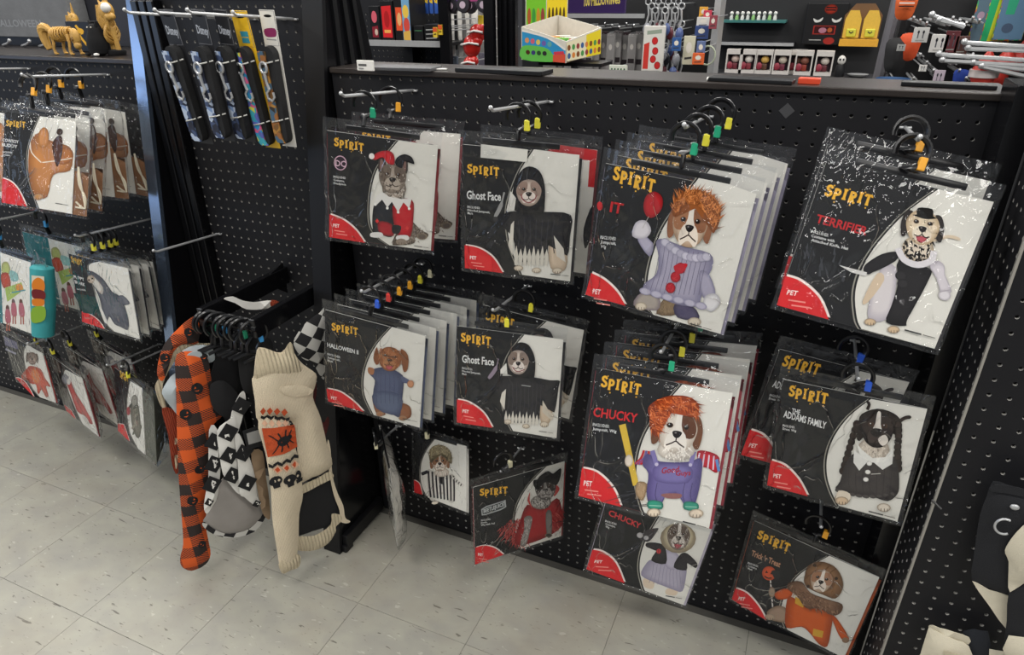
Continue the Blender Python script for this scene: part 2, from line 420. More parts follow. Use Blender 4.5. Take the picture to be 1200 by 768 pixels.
# --- leash tower: taller A-frame between two slanted side panels
tower = thing('leash_tower', 'taller black A-frame pegboard tower with dog leads at eye height', 'rack', (-13.5, 0, 0))
TO = (13.5, 0, 0)
def tp(b, name, smooth=False): return part(b, name, tower, TO, smooth)
tp(peg_sheet([-22.45 + i for i in range(21)], [.15 + i for i in range(54)], -22.7, -1.9, -.3, 54.4, T=Matrix.Translation((0, .4, 0.3))), 'pegboard_panel')
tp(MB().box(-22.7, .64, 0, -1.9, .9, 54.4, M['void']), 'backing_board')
side = [(.45, 54.7), (-8, 0), (18, 0), (5.4, 54.7)]
tp(MB().prism(side, -3.2, -1.2, M['gloss'], 0), 'side_panel')
tp(MB().prism([(.3, 54.7), (-8.15, .1), (-7.7, .1), (.75, 54.7)], -3.25, -1.15, M['black'], 0), 'front_edge')
tp(MB().prism(side, -24.0, -22.6, M['gloss'], 0), 'side_panel')
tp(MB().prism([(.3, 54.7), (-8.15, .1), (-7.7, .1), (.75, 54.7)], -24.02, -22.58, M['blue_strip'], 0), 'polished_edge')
for k in range(3):
    a = 1.3 + k * 1.35
    tp(MB().prism([(a, 54.6), (a + .55, 54.6), (a + 1.2 + k * 2.6 + .6, 2), (a + 1.2 + k * 2.6, 2)], -1.2, -.95, M['black'], 0), 'side_rib')
tp(MB().box(-1.2, -7.4, .5, -.55, -.5, 2.2, M['black'], .1).box(-1.2, -7.7, 0, -.6, -6.4, .9, M['black'], .12), 'base_foot')
for k in range(3): tp(MB().box(-22.45 + k * 1.02, -.75, 1, -21.6 + k * 1.02, .35, 54, M['gloss'], .12), 'slotted_upright')
tp(MB().box(-24.2, -.3, 54.7, -1.0, 6, 55.1, mat('pale_top_cap', '#b9b7b0', .35, .1), .08), 'top_cap')

# --- left rack, in line with the main one
lrack = thing('pegboard_rack', 'black pegboard rack at the left edge with skeleton figures standing on top', 'rack', (-51, 0, 0))
LO = (51, 0, 0)
part(peg_sheet([-75.5 + i for i in range(51)], rng(1, 48), -76.2, -24.1, .4, 48.35), 'pegboard_panel', lrack, LO)
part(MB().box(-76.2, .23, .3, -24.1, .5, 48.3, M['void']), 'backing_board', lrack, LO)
part(MB().box(-76.2, -.4, 48.3, -24.1, 13.4, 48.75, M['cap'], .08), 'top_rail', lrack, LO)
part(MB().box(-76.2, 13.0, .3, -24.1, 13.3, 48.3, M['peg']), 'rear_panel', lrack, LO)
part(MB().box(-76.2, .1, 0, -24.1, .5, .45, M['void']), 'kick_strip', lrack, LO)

# --- right-hand wing: a narrow side board and a board turned towards the aisle
wing = thing('pegboard_wing', 'black pegboard corner at the right edge jutting into the aisle', 'rack', (49.1, -8.5, 0))
WO = (-49.1, 8.5, 0)
TA = Matrix.Translation((49.1, 0, 0)) @ Matrix.Rotation(math.radians(-90), 4, 'Z')
part(peg_sheet([4.15 + i for i in range(5)], [.17 + i for i in range(54)], 3.55, 8.5, -.3, 54.4, T=Matrix.Translation((49.1, 0, 0.3)) @ Matrix(((0, 1, 0, 0), (-1, 0, 0, 0), (0, 0, 1, 0), (0, 0, 0, 1)))), 'side_board', wing, WO)
TB = Matrix.Translation((49.1, -8.52, 0)) @ Matrix.Rotation(math.radians(-4), 4, 'Z')
part(peg_sheet([.84 + i for i in range(30)], [.17 + i for i in range(54)], 0, 30.5, 0, 54.4, T=TB), 'front_board', wing, WO)
part(MB().box(0, .24, 0, 30.5, .5, 54.4, M['void'], T=TB), 'backing_board', wing, WO)
part(MB().box(-.03, -.03, 0, .1, .3, 54.4, mat('pale_worn_edge', '#8f8c84', .5), T=TB), 'worn_edge', wing, WO)
part(MB().box(49.35, -8.2, 0, 49.6, -3.6, 54.4, M['void']), 'side_backing', wing, WO)

# ================================================================ peg hooks
def hook_z(h, y): return h[1] - .075 * y
def peg_hook(X, Z, L, label, y0=.1, T=None, group=None):
    t = thing('peg_hook', label, 'hook', (X, 0, Z), None, group)
    MB().tube([(0, .5, -.9), (0, .35, 0), (0, -.3, 0.02)], .1, M['steel'], 8).tube([(-.32, -.16, -.02), (.32, -.16, -.02), (.32, .4, .05)], .09, M['steel'], 6).build('back_clip', t, True)
    MB().tube([(0, -.25, .02), (0, -L * .5, .0375 * L), (0, -L + .35, .075 * L - .02), (0, -L, .075 * L + .18)], .115, M['steel'], 8).ball((0, -L, .075 * L + .2), .15, M['steel'], 8, 6).build('rod', t, True)
    return t
H = {'1': (7.2, 47.2, 9.7), '2': (19.1, 46.9, 10.4), '3': (31.0, 46.5, 9.3), '4': (43.2, 46.5, 8.0), '5': (6.6, 31.9, 9.2), '6': (17.4, 31.45, 7.2),
     '7': (31.0, 31.5, 9.3), '8': (43.3, 31.3, 7.4), '9': (2.4, 12.7, 4.5), '10': (16.7, 13.9, 4.8), '11': (31.4, 16.6, 6.0), '12': (43.6, 17.3, 5.2),
     'a': (-28.9, 47.2, 8.5), 'b': (-41.1, 47.4, 8.5), 'c': (-27.3, 32.3, 9.2), 'd': (-42.0, 32.0, 9.5), 'e': (-40.5, 17.8, 10.0), 'f': (-32.0, 15.6, 7.2), 'g': (-18.5, 31.5, 8.2), 'h': (-28.2, 16.6, 8.0)}
for k, lab in (('1', 'first long chrome peg hook from the left on the top row of the main rack'), ('2', 'chrome peg hook above the black-robed dog bag on the top row'),
               ('3', 'chrome peg hook carrying the thick stack of clown dog bags'), ('4', 'chrome peg hook at the right end of the top row'),
               ('5', 'chrome peg hook crowded with black hangers on the middle row at left'), ('6', 'chrome peg hook holding the hooded dog bags of the middle row'),
               ('7', 'chrome peg hook behind the overalls dog bags on the middle row'), ('8', 'chrome peg hook at the right end of the middle row'),
               ('9', 'low chrome peg hook of the bag seen edge on'), ('10', 'low chrome peg hook above the red-dress dog bag'),
               ('11', 'low chrome peg hook hidden behind the overalls dog bags'), ('12', 'short low chrome peg hook above the orange-suit dog bag'),
               ('a', 'chrome peg hook of the tan-suit bags on the left rack top row'), ('b', 'leftmost chrome peg hook on the left rack top row'),
               ('c', 'chrome peg hook of the grey shark bags on the left rack'), ('d', 'chrome peg hook of the teal-edged bags on the left rack'),
               ('e', 'chrome peg hook of the red suit bags low on the left rack'), ('f', 'bare thin chrome hook jutting out low on the left rack'),
               ('g', 'bare long chrome hook in the middle of the leash tower'), ('h', 'low chrome hook of the camouflage bag on the left rack')):
    X, Z, L = H[k]; o = peg_hook(X, Z, L, lab)
    if k == 'g': o.location.y += .4 * IN
LH = []
for X, lab in ((-12.1, 'leash hook nearest the blue-lit post at the left'), (-8.9, 'second leash hook from the blue-lit post'), (-5.6, 'third leash hook from the blue-lit post'), (-4.4, 'leash hook nearest the dark right-hand post')):
    peg_hook(X, 52.45, 10.2 if X < -5 else 7, lab).location.y += .4 * IN

# ================================================================ bagged costumes
def sleeve(Wd, Hd, parent, seed, amp=.12, thick=.5):
    b = MB(); nx, nz = 16, 16; rs = random.Random(seed); ph = rs.uniform(0, 90)
    def pt(i, j, sgn):
        u, v = i / nx, j / nz; x = (u - .5) * Wd; z = -v * Hd
        e = min(1, min(u, 1 - u) / .10); g = min(1, (1 - v) / .06) * min(1, max(0, v - .06) / .10)
        nv = noise.noise(Vector((x * .55 + ph, z * .3, sgn * 5 + seed)))
        if sgn > 0: y = thick * math.sqrt(max(0, e * g)) + .02 + amp * nv * (.3 + .7 * e * g)
        else: y = min(-.085, -.17 - .06 * e * g + amp * nv * (.3 + .7 * e * g)) if v > .07 else -.08 + amp * nv
        if sgn < 0 and i in (0, nx): y = -.085
        return (x + (.1 * noise.noise(Vector((z * .5, seed, 3))) if i in (0, nx) else 0), y, z + (.07 * noise.noise(Vector((x * .6, seed, 9))) if j in (0, nz) else 0))
    for sgn in (-1, 1):
        base = len(b.v); b.v += [pt(i, j, sgn) for j in range(nz + 1) for i in range(nx + 1)]
        for j in range(nz):
            for i in range(nx):
                a = base + j * (nx + 1) + i; b.f.append((a, a + 1, a + nx + 2, a + nx + 1)); b.mi.append(b.m(FILM))
    return b.build('clear_sleeve', parent, True)
TAGC = {'g': '#1f9a72', 'o': '#e3a02a', 'y': '#d8cf3c', 'b': '#2a59c8', 'w': '#d8d2b0', 'r': '#d3403a', 'c': '#3a8fc9'}
def hanger(root, c, tagc, Wd, hw=.62):
    """black hanger: bar in the bag mouth, neck, round hook whose inside rests on the rod at local point c"""
    h = MB(); r = .86; cx, cy, cz = c.x, c.y, c.z - r + .16
    arc = [(cx + r * math.cos(a), cy, cz + r * math.sin(a)) for a in [math.radians(200 - i * 15) for i in range(21)]]
    h.tube(arc + [(cx + .12, cy * .6, cz - r - .1), (cx + .1, -.02, -.35)], [.2] * 20 + [.22, .24, .26], M['hang'], 8, flat=.6)
    h.box(-Wd * hw / 2, -.09, -.78, Wd * hw / 2, .09, -.38, M['hang'], .06)
    o = h.build('hanger', root, True)
    a = math.radians(-38)
    MB().box(-.2, -.17, -.36, .2, .17, .36, mat('size_clip_' + tagc, TAGC[tagc], .4), .05, T=Matrix.Translation((cx + r * math.cos(a), cy - .03, cz + r * math.sin(a)))).build('size_clip', o)
def bag(P, hook, prn, label, fabric='#3a3a3c', tagc='y', copies=(), group=None, seed=1, topm=1.0, side=.3, rmar=0., fabtop=0., cord=False, roll=None, bot=.3, thick=.55, amp=.12, cname='costume_bag', yc=None, tags=''):
    x, y, z, yaw, pit, rol, Wd, Hd = P
    root = thing(cname, label, 'costume bag', (x, y, z), eul(yaw, pit, rol), group)
    hx, hz_, _ = H[hook]
    inv = root.matrix_world.inverted()
    yy = y if yc is None else yc
    c = inv @ (Vector((hx, yy, hook_z(H[hook], yy))) * IN) / IN
    c.y = max(-.8, min(.8, c.y)); c.x = max(-1.6, min(1.6, c.x)); c.z = max(1.0, min(2.3, c.z))
    hanger(root, c, tagc, Wd)
    cw, chh = Wd - 2 * side - rmar, Hd - topm - bot; ccx = -rmar / 2
    card = MB().box(ccx - cw / 2, -.06, -Hd + bot, ccx + cw / 2, -.02, -topm, M['white']).build('card', root)
    pr = Print(cw, chh, prn[0]); prn[1](pr)
    po = pr.build('print', card); po.location = Vector((ccx, -.063, -topm)) * IN
    fb = MB(); n = 10                        # folded costume behind the card, a soft pad with puckers
    def fp(i, j, s):
        u, v = i / n, j / n; e = min(1, min(u, 1 - u) * 7) * min(1, min(v, 1 - v) * 7)
        return ((u - .5) * (Wd - .35) + .08, .02 + (thick * (e ** .5) * (1 + .35 * noise.noise(Vector((u * 5, v * 7, seed)))) if s else .0), -topm - .25 - chh * fabtop - v * (chh * (1 - fabtop) - .2))
    for s in (0, 1):
        o = len(fb.v); fb.v += [fp(i, j, s) for j in range(n + 1) for i in range(n + 1)]
        for j in range(n):
            for i in range(n): a = o + j * (n + 1) + i; fb.f.append((a, a + 1, a + n + 2, a + n + 1)); fb.mi.append(fb.m(mat('folded_cloth_' + fabric[1:], fabric, .85, 0, .3, 50, .3, 700)))
    fb.build('folded_costume', root, True)
    if cord:
        x = Wd / 2 - rmar * .5
        for k in range(2): MB().tube(smooth_loop([(x - .5, -.05, -Hd * .52), (x - .3 + .2 * k, -.12, -Hd * .68), (x + .45, -.12, -Hd * (.8 + .07 * k)), (x + .3, -.05, -Hd * .9), (x - .6, -.05, -Hd * (.85 + .05 * k))], 4, False), .09, mat('white_cord', '#c9bfa8', .8), 6).build('cord', root, True)
    if roll:
        x = Wd / 2 - rmar * .5; rm = mat('rolled_cloth_' + roll[1:], roll, .7, 0, .12, 40)
        ro = MB().tube([(x, .3, -topm - .1), (x, .28, -topm - .3), (x + .1, .3, -Hd * .55), (x, .3, -Hd + .5), (x, .3, -Hd + .35)], [rmar * .4, rmar * .55, rmar * .58, rmar * .52, rmar * .4], rm, 10).build('rolled_cloth', root, True)
        pr = Print(rmar * .62, Hd * .62, [(0, 0), (40, 0), (40, 200), (0, 200)]); pr.poly([(2, 4), (38, 4), (38, 120), (2, 120)], '#c9c2ae'); pr.B([(4, 30), (20, 10), (38, 24), (36, 60), (6, 58)], '#c9762c'); pr.B([(4, 58), (38, 60), (38, 92), (6, 90)], '#6a2a2c'); pr.B([(4, 94), (36, 92), (34, 116), (6, 118)], '#c9762c'); pr.B([(2, 130), (38, 120), (38, 170), (2, 185)], '#7da03a')
        po = pr.build('roll_print', root); po.rotation_euler = (0, 0, .65); po.location = Vector((x + math.sin(.65) * rmar * .6, .3 - math.cos(.65) * rmar * .6, -topm - .8)) * IN
    sleeve(Wd, Hd, root, seed, amp, thick + .3)
    R0 = [root]
    for P2, lab in copies:
        T = pose(*P2[:6]); T = T @ Matrix.Diagonal((P2[6] / Wd, 1, P2[7] / Hd, 1)) if len(P2) > 6 else T
        cp = copy_tree(root, lab, T); R0.append(cp)
        if len(R0) - 2 < len(tags):
            for ch in cp.children:
                for g in ch.children:
                    if g.name.startswith('size_clip'): g.data = g.data.copy(); g.data.materials[0] = mat('size_clip_' + tags[len(R0) - 2], TAGC[tags[len(R0) - 2]], .4)
    return root
def lerp(a, b, t): return tuple(p + (q - p) * t for p, q in zip(a, b))

# ================================================================ what is printed on the cards (drawn in the pixels of enlarged views of the photo)
WH, BK, RD, YL = '#d8d5cc', '#19191a', '#cf2327', '#e2ac33'
def base(p, quad, white, red, pet, grey=None):
    p.poly(quad, BK)
    rs = random.Random(len(white) * 7 + int(quad[0][0]))
    (x0, y0), (x1, y1), (x2, y2), (x3, y3) = quad
    for _ in range(9):          # faint smoky shapes on the dark part
        u, v = rs.uniform(.06, .34), rs.uniform(.4, .8); w = abs(x1 - x0)
        cx = x0 + (x1 - x0) * u + (x3 - x0) * v; cy = y0 + (y1 - y0) * u + (y3 - y0) * v
        p.E(cx, cy, w * rs.uniform(.02, .05), w * rs.uniform(.05, .1), rs.choice(['#222324', '#262729', '#1f1f22']), BK, rs.uniform(0, 60), 10)
    L = smooth_loop(white[0], 4, False)
    off = abs(x1 - x0) * .022
    p.poly([(a - off, b) for a, b in L] + white[1], '#8e8a80'); p.poly([(a - off * .6, b) for a, b in L] + white[1], BK)
    p.poly(L + white[1], WH)
    R_ = smooth_loop(red, 4, False)
    p.poly([(a + off * .5, b - off * .5) for a, b in R_] + [(quad[3][0], quad[3][1])], '#e6d9d2'); p.poly(R_ + [quad[3]], RD)
    if pet:
        (a, b), h = pet; s = abs(x1 - x0) / 450
        p.T('PET', (a, b), (a + 26 * s, b + 3 * s), h, '#f2e4df', 1)
        for k in range(2): p.L([(a + (4 + 8 * k) * s, b + (15 + 14 * k) * s), (a + (48 + 10 * k) * s, b + (21 + 14 * k) * s)], 4 * s, '#e58a80', False)
def incl(p, x, y, h, lines, dx=1, dy=.1, col='#cfcfcd'):
    w = h * .62
    for k, t in enumerate(lines): p.T(t, (x, y + k * h * 1.45), (x + w * len(t) * dx, y + k * h * 1.45 + w * len(t) * dy), h, col, 1)
def upc(p, x, y, w, dy): 
    p.L([(x, y), (x + w * .55, y + dy * .55)], w * .05, '#3a3a3a', False); p.L([(x + w * .6, y + dy * .6), (x + w, y + dy)], w * .03, '#77756f', False)
def face(p, cx, cy, r, rot=0, fur='#b09a80', edge=None, muz='#d8cdbd', patch=None, ears=None, earc='#3a3230', tongue=False, jowl=0., blaze=None, eye='#1d1512', specks=None):
    a = math.radians(rot); ca, sa = math.cos(a), math.sin(a)
    q = lambda x, y: (cx + r * (x * ca - y * sa), cy + r * (x * sa + y * ca))
    ql = lambda L: [q(*t) for t in L]
    if ears == 'up':
        for s in (-1, 1):
            p.B(ql([(.45 * s, -.7), (.75 * s, -1.5), (1.0 * s, -1.35), (1.0 * s, -.35)]), earc); p.B(ql([(.6 * s, -.75), (.78 * s, -1.25), (.9 * s, -1.15), (.9 * s, -.5)]), '#7d5f58')
    if ears == 'down':
        for s in (-1, 1): p.B(ql([(.6 * s, -.75), (1.0 * s, -.8), (1.25 * s, -.1), (1.15 * s, .75), (.85 * s, .6), (.8 * s, -.1)]), earc)
    p.B(ql([(-.55, -.85), (0, -1), (.55, -.85), (.95, -.3), (.9, .3), (.65, .8), (.25, 1.08), (-.25, 1.08), (-.65, .8), (-.9, .3), (-.95, -.3)]), fur, edge or fur)
    if patch:
        for s, c in patch: p.B(ql([(.12 * s, -.75), (.6 * s, -.78), (.9 * s, -.3), (.85 * s, .2), (.5 * s, .3), (.2 * s, 0)]), c)
    if blaze: p.B(ql([(-.1, -.98), (.1, -.98), (.16, -.3), (.3, .2), (-.3, .2), (-.16, -.3)]), blaze)
    p.B(ql([(-.3, .0), (.3, .0), (.55, .4 + jowl), (.42, .85 + jowl), (.1, .82), (-.1, .82), (-.42, .85 + jowl), (-.55, .4 + jowl)]), muz, None)
    if tongue: p.B(ql([(-.3, .62), (.3, .6), (.22, .85), (0, 1.0), (-.22, .88)]), '#b8505a', '#7c2a32')
    p.L(ql([(-.45, .55 + jowl), (-.2, .62), (0, .5), (.2, .62), (.45, .55 + jowl)]), r * .07, '#3b2c28'); p.L(ql([(0, .3), (0, .52)]), r * .06, '#3b2c28')
    p.B(ql([(-.24, .05), (0, -.02), (.24, .05), (.14, .28), (0, .34), (-.14, .28)]), '#1a1516'); p.E(*q(-.07, .09), r * .06, r * .04, '#7b7474', n=8)
    for s in (-1, 1):
        p.E(*q(.4 * s, -.24), r * .17, r * .13, '#54392a', n=10); p.E(*q(.4 * s, -.24), r * .115, r * .11, eye, n=10); p.E(*q(.4 * s - .04, -.28), r * .035, r * .035, '#d8d8d8', n=6)
    if specks: p.fur(ql([(-.8, -.7), (.8, -.7), (.9, .3), (.4, .95), (-.4, .95), (-.9, .3)]), specks, 60, r * .16, r * .065)
    return q
def paw(p, x, y, r, col='#cfc2ae'):
    p.E(x, y, r * 1.25, r * .8, col, '#8d7e6c', n=12)
    for k in (-.5, .1, .65): p.L([(x + k * r, y + r * .15), (x + k * r, y + r * .7)], r * .12, '#5d5147', False)

Q1 = [(45, 225), (490, 272), (465, 712), (38, 662)]
def d_jester(p):
    base(p, Q1, ([(330, 256), (270, 330), (232, 400), (212, 500), (212, 600), (240, 655), (290, 692)], [Q1[2], Q1[1]]), [(43, 565), (100, 588), (150, 630), (187, 684)], ((56, 618), 14))
    p.logo((72, 285), (190, 302), 34)
    p.E(94, 352, 26, 30, '#c9a3b4', n=20); p.E(94, 352, 22, 26, '#31232c', n=20); p.T('DC', (74, 364), (115, 368), 24, '#d3b1c0')
    incl(p, 64, 412, 9, ['INCLUDES:', 'Costume,', 'Headpiece'])
    p.B([(365, 580), (420, 620), (455, 640), (440, 660), (400, 655), (395, 680), (340, 690), (300, 680)], '#6a5d52', '#4c423a')       # haunch
    p.fur([(365, 590), (450, 640), (390, 680), (300, 680)], ['#8d8075', '#3c352f', '#a3968a'], 130, 12, 5)
    p.B([(240, 495), (310, 505), (310, 600), (300, 655), (250, 645), (225, 650), (220, 570)], '#25262b', '#141417')
    p.B([(310, 505), (385, 495), (392, 560), (380, 650), (338, 660), (310, 600)], '#b81c26', '#7d0f18')
    p.B([(246, 590), (300, 600), (308, 650), (250, 640)], '#a3222a', '#6a161c'); p.B([(305, 605), (340, 608), (330, 640), (303, 636)], '#1b1b1e')
    for x, y in ((236, 645), (345, 655)): p.B([(x - 22, y - 6), (x + 22, y - 8), (x + 24, y + 12), (x - 22, y + 12)], '#d9d6d2')
    paw(p, 340, 675, 18, '#8b7d70'); paw(p, 428, 650, 18, '#5b5048')
    for x, y in ((240, 588), (365, 615)): p.poly([(x, y - 10), (x + 8, y), (x, y + 10), (x - 8, y)], '#c33')
    p.E(312, 450, 50, 48, '#9d9084', '#6e6359'); p.fur([(270, 430), (355, 430), (350, 500), (275, 495)], ['#4b423b', '#c9bfb3', '#d8cec2'], 130, 14, 5)
    p.P = p.poly; p.poly([(240, 480), (228, 515), (238, 520), (262, 497), (283, 530), (302, 505), (328, 548), (350, 506), (374, 532), (384, 490), (340, 492), (290, 484), (262, 465)], '#d8d5d0')
    for x, y in ((233, 518), (283, 532), (328, 548), (374, 532)): p.E(x, y, 6, 6, '#e8e5df', n=10)
    face(p, 306, 405, 58, 2, '#a09285', '#6d6156', '#ada092', [(-1, '#6b5d52'), (1, '#64574d')], 'up', '#3b3330', specks=['#4a4039', '#c5b9ab', '#55493f'])
    p.B([(222, 325), (250, 302), (290, 296), (312, 312), (313, 350), (288, 348), (265, 322), (236, 335)], '#c2222b', '#8d1520'); p.E(222, 320, 11, 12, '#e5dfdb')
    p.B([(316, 350), (325, 322), (355, 308), (385, 320), (395, 348), (372, 332), (350, 340), (345, 365)], '#1e1c20', '#100f12')
    upc(p, 395, 690, 62, 8)
Q2 = [(48, 236), (450, 262), (440, 745), (47, 692)]
def d_robe(p, Q=Q2, sticker=True):
    base(p, Q, ([(290, 246), (245, 320), (215, 400), (200, 470), (205, 560), (225, 640), (258, 718)], [Q[2], Q[1]]), [(47, 602), (100, 614), (150, 650), (187, 712)], ((66, 656), 13))
    p.logo((62, 335), (172, 341), 32)
    p.T('Ghost Face', (58, 427), (178, 432), 30, '#d4d4d2')
    incl(p, 60, 460, 8, ['INCLUDES:', 'Hooded Jumpsuit,', 'Mask'])
    p.B([(355, 590), (385, 560), (425, 640), (415, 700), (365, 690)], '#c9b59e', '#a3907b'); paw(p, 390, 700, 16)
    p.B([(225, 470), (330, 470), (430, 480), (432, 560), (425, 640), (385, 580), (355, 590), (350, 640), (330, 660), (300, 640), (270, 670), (235, 640), (222, 570), (165, 505), (190, 480)], '#232225', '#17161a')
    for k in range(7): p.L([(240 + k * 22, 500), (246 + k * 20, 560 + (k % 3) * 20), (238 + k * 23, 630)], 3, '#2f2e33')
    for k in range(8): p.poly([(228 + k * 16, 640), (236 + k * 16, 600 + (k % 2) * 12), (244 + k * 16, 645), (240 + k * 16, 680), (230 + k * 16, 678)], '#c8c2b6')
    p.poly([(215, 520), (226, 505), (222, 640), (206, 600)], '#cfc9bd'); p.poly([(372, 560), (410, 610), (420, 665), (385, 640)], '#cdc7bc')
    paw(p, 245, 690, 14); paw(p, 312, 698, 14)
    p.L([(190, 400), (178, 450), (158, 492)], [6, 14, 10], '#8f8e8c'); p.E(160, 500, 9, 10, '#2b2a2d')
    p.B([(225, 465), (222, 380), (245, 325), (275, 305), (312, 320), (332, 370), (335, 440), (322, 480)], '#1b1a1d', '#111013')
    face(p, 277, 398, 46, 0, '#c4b3a6', '#8f7d72', '#d8ccc2', [(-1, '#8d7569'), (1, '#957e72')], None)
    p.L([(250, 405), (256, 425), (277, 436), (298, 424), (304, 408)], 4, '#8d4a4c')
    p.poly([(212, 395), (232, 420), (226, 468), (198, 468)], '#d3d0c8')
    if sticker: p.poly([(110, 232), (270, 246), (268, 290), (108, 278)], '#c9c7bf')
    upc(p, 365, 712, 70, 8)
Q3 = [(112, 268), (562, 352), (470, 748), (24, 636)]
def d_clown(p):
    base(p, Q3, ([(400, 300), (340, 370), (285, 440), (250, 520), (232, 600), (240, 680)], [(250, 694), Q3[2], Q3[1]]), [(48, 570), (90, 590), (130, 625), (158, 668)], ((48, 632), 15))
    p.logo((132, 310), (258, 345), 36); p.T('IT', (118, 395), (158, 402), 28, '#b01f22'); p.E(88, 380, 9, 12, '#b9262a')
    incl(p, 84, 470, 9, ['INCLUDES:', 'Jumpsuit,', 'Wig'])
    p.B([(290, 640), (330, 640), (330, 690), (260, 690)], '#7f6a50', '#5a4836'); p.fur([(285, 640), (330, 640), (330, 690), (255, 690)], ['#a58c6c', '#4f3f30'], 60, 10)
    p.B([(215, 625), (270, 640), (262, 680), (185, 665)], '#a0968c', '#766a70'); p.B([(320, 660), (380, 665), (400, 705), (330, 700)], '#4b4560', '#322d42')
    paw(p, 210, 668, 16); paw(p, 385, 712, 18)
    body = [(285, 470), (345, 490), (430, 510), (440, 545), (425, 580), (405, 640), (395, 665), (330, 660), (270, 640), (225, 625), (222, 600), (262, 570), (270, 520), (262, 480)]
    p.B(body, '#a09bad', '#75718a')
    p.B([(255, 490), (240, 520), (205, 475), (215, 455), (240, 470)], '#a8a3b4', '#7d7990'); p.B([(400, 560), (430, 570), (452, 630), (420, 645), (402, 610)], '#a19cae', '#7a768c')
    for k in range(11): p.L([(275 + k * 15, 490 + k * 2), (262 + k * 15, 560), (238 + k * 16, 630)], 1.6, '#6b667c')
    p.B([(188, 462), (200, 425), (232, 420), (248, 448), (225, 470)], '#cdc8cc', '#a5a0a8'); p.B([(412, 660), (420, 632), (452, 625), (468, 650), (445, 678), (425, 675)], '#d5d2d2', '#a9a6aa')
    for k in range(9): p.E(292 + k * 16, 480 + 18 * math.sin(k / 8 * math.pi) + k * 5, 15, 12, ('#b9b5c2', '#a6a2b2')[k % 2], '#8d899c', 20, 12)
    for k in range(6): p.E(226 + k * 36, 622 + k * 8, 20, 11, '#b3aebd', '#85819a', 12, 12)
    for (x, y) in ((340, 552), (324, 578), (308, 610)): p.E(x, y, 16, 16, '#b3202b', '#7c121d'); p.fur([(x - 14, y - 12), (x + 14, y - 12), (x + 14, y + 14), (x - 14, y + 14)], ['#d03742', '#8a1822'], 26, 9, 1.2, 0, 180)
    p.B([(318, 548), (336, 540), (362, 540), (350, 560), (330, 570)], '#b0222d')
    face(p, 368, 432, 55, 8, '#c3ab95', '#9a8068', '#d9cdbf', [(-1, '#9a6848'), (1, '#8c5a3c')], 'down', '#8a5a3e', jowl=.22, blaze='#dcd2c6')
    hair = [(314, 400), (318, 372), (345, 345), (385, 338), (425, 350), (455, 375), (460, 415), (440, 455), (428, 420), (400, 385), (360, 375), (335, 392), (325, 410)]
    p.B(hair, '#9c5a2e', '#73401f'); p.fur(hair, ['#c4753d', '#8d4d24', '#d58a50', '#6e3b1a'], 300, 24, 3.4, -70, 70)
    p.B([(226, 382), (236, 352), (262, 342), (284, 358), (282, 388), (258, 410), (236, 408)], '#a92126', '#7f1519'); p.L([(242, 408), (222, 440)], 1.6, '#a9a49c', False)
    upc(p, 372, 716, 70, 18)
Q4 = [(190, 165), (690, 262), (495, 730), (40, 605)]
def d_dalmatian(p):
    base(p, Q4, ([(520, 230), (420, 310), (340, 400), (290, 480), (265, 560), (268, 640), (280, 672)], [Q4[2], Q4[1]]), [(66, 516), (110, 532), (160, 580), (186, 645)], ((68, 572), 15))
    p.logo((182, 268), (316, 292), 38); p.T('TERRIFIER', (154, 350), (300, 384), 26, '#b3262a')
    incl(p, 140, 382, 9, ['INCLUDES:', 'Costume with', 'Attached Knife, Hat'], 1, .22)
    for k in range(18):
        rs = p.rnd; x, y = rs.uniform(110, 230), rs.uniform(430, 530); p.L([(x, y), (x + rs.uniform(-8, 12), y - rs.uniform(15, 50))], [7, 1], '#3a3c40', False)
    p.L([(490, 395), (545, 378), (582, 386)], [10, 5], '#cfbda4')
    p.B([(345, 480), (385, 480), (380, 560), (355, 640), (300, 640), (312, 560)], '#cfc8c8', '#a9a2aa'); p.B([(330, 500), (350, 520), (300, 590), (285, 585)], '#cbb69c')
    p.B([(395, 455), (485, 480), (480, 520), (415, 640), (408, 660), (352, 650), (368, 600), (390, 530)], '#211f20', '#141213')
    p.B([(345, 440), (390, 432), (385, 460), (310, 500), (290, 490), (300, 470)], '#201e20', '#131113'); p.E(303, 490, 14, 14, '#1f1d1f')
    p.poly([(218, 478), (250, 486), (300, 498), (296, 510), (255, 500)], '#cfccc8')
    for x, y in ((400, 505), (405, 530)): p.E(x, y, 18, 15, '#2a2829', '#161415')
    p.B([(388, 440), (420, 470), (490, 470), (500, 440), (470, 420), (410, 420)], '#232122')
    p.B([(485, 470), (510, 455), (530, 470), (532, 500), (550, 550), (520, 560), (505, 510)], '#cfc8cc', '#a9a2aa'); p.E(528, 562, 19, 17, '#d3ced0', '#aaa4a8')
    p.L([(512, 553), (546, 545)], 3, '#a59ea4')
    paw(p, 305, 650, 14, '#cbb08e'); paw(p, 373, 672, 15, '#cbb08e')
    p.E(452, 420, 48, 40, '#d3c5b2', '#a9987f'); p.fur([(410, 395), (495, 395), (490, 455), (420, 450)], ['#1d1a19', '#26211f'], 70, 15, 8)
    p.L([(392, 420), (410, 455), (450, 470), (490, 455), (500, 425)], 20, '#d5d0d2')
    face(p, 468, 350, 52, 8, '#d8c6ab', '#b49c7c', '#e0d3bf', None, 'down', '#2a2422', True)
    p.fur([(420, 320), (515, 330), (510, 400), (430, 395)], ['#2a2522'], 22, 5, 4)
    p.B([(450, 318), (455, 292), (498, 294), (500, 316), (512, 322), (475, 326), (438, 314)], '#1a1817', '#0f0e0d')
    upc(p, 405, 672, 90, 24)
Q5 = [(35, 265), (445, 332), (432, 750), (42, 642)]
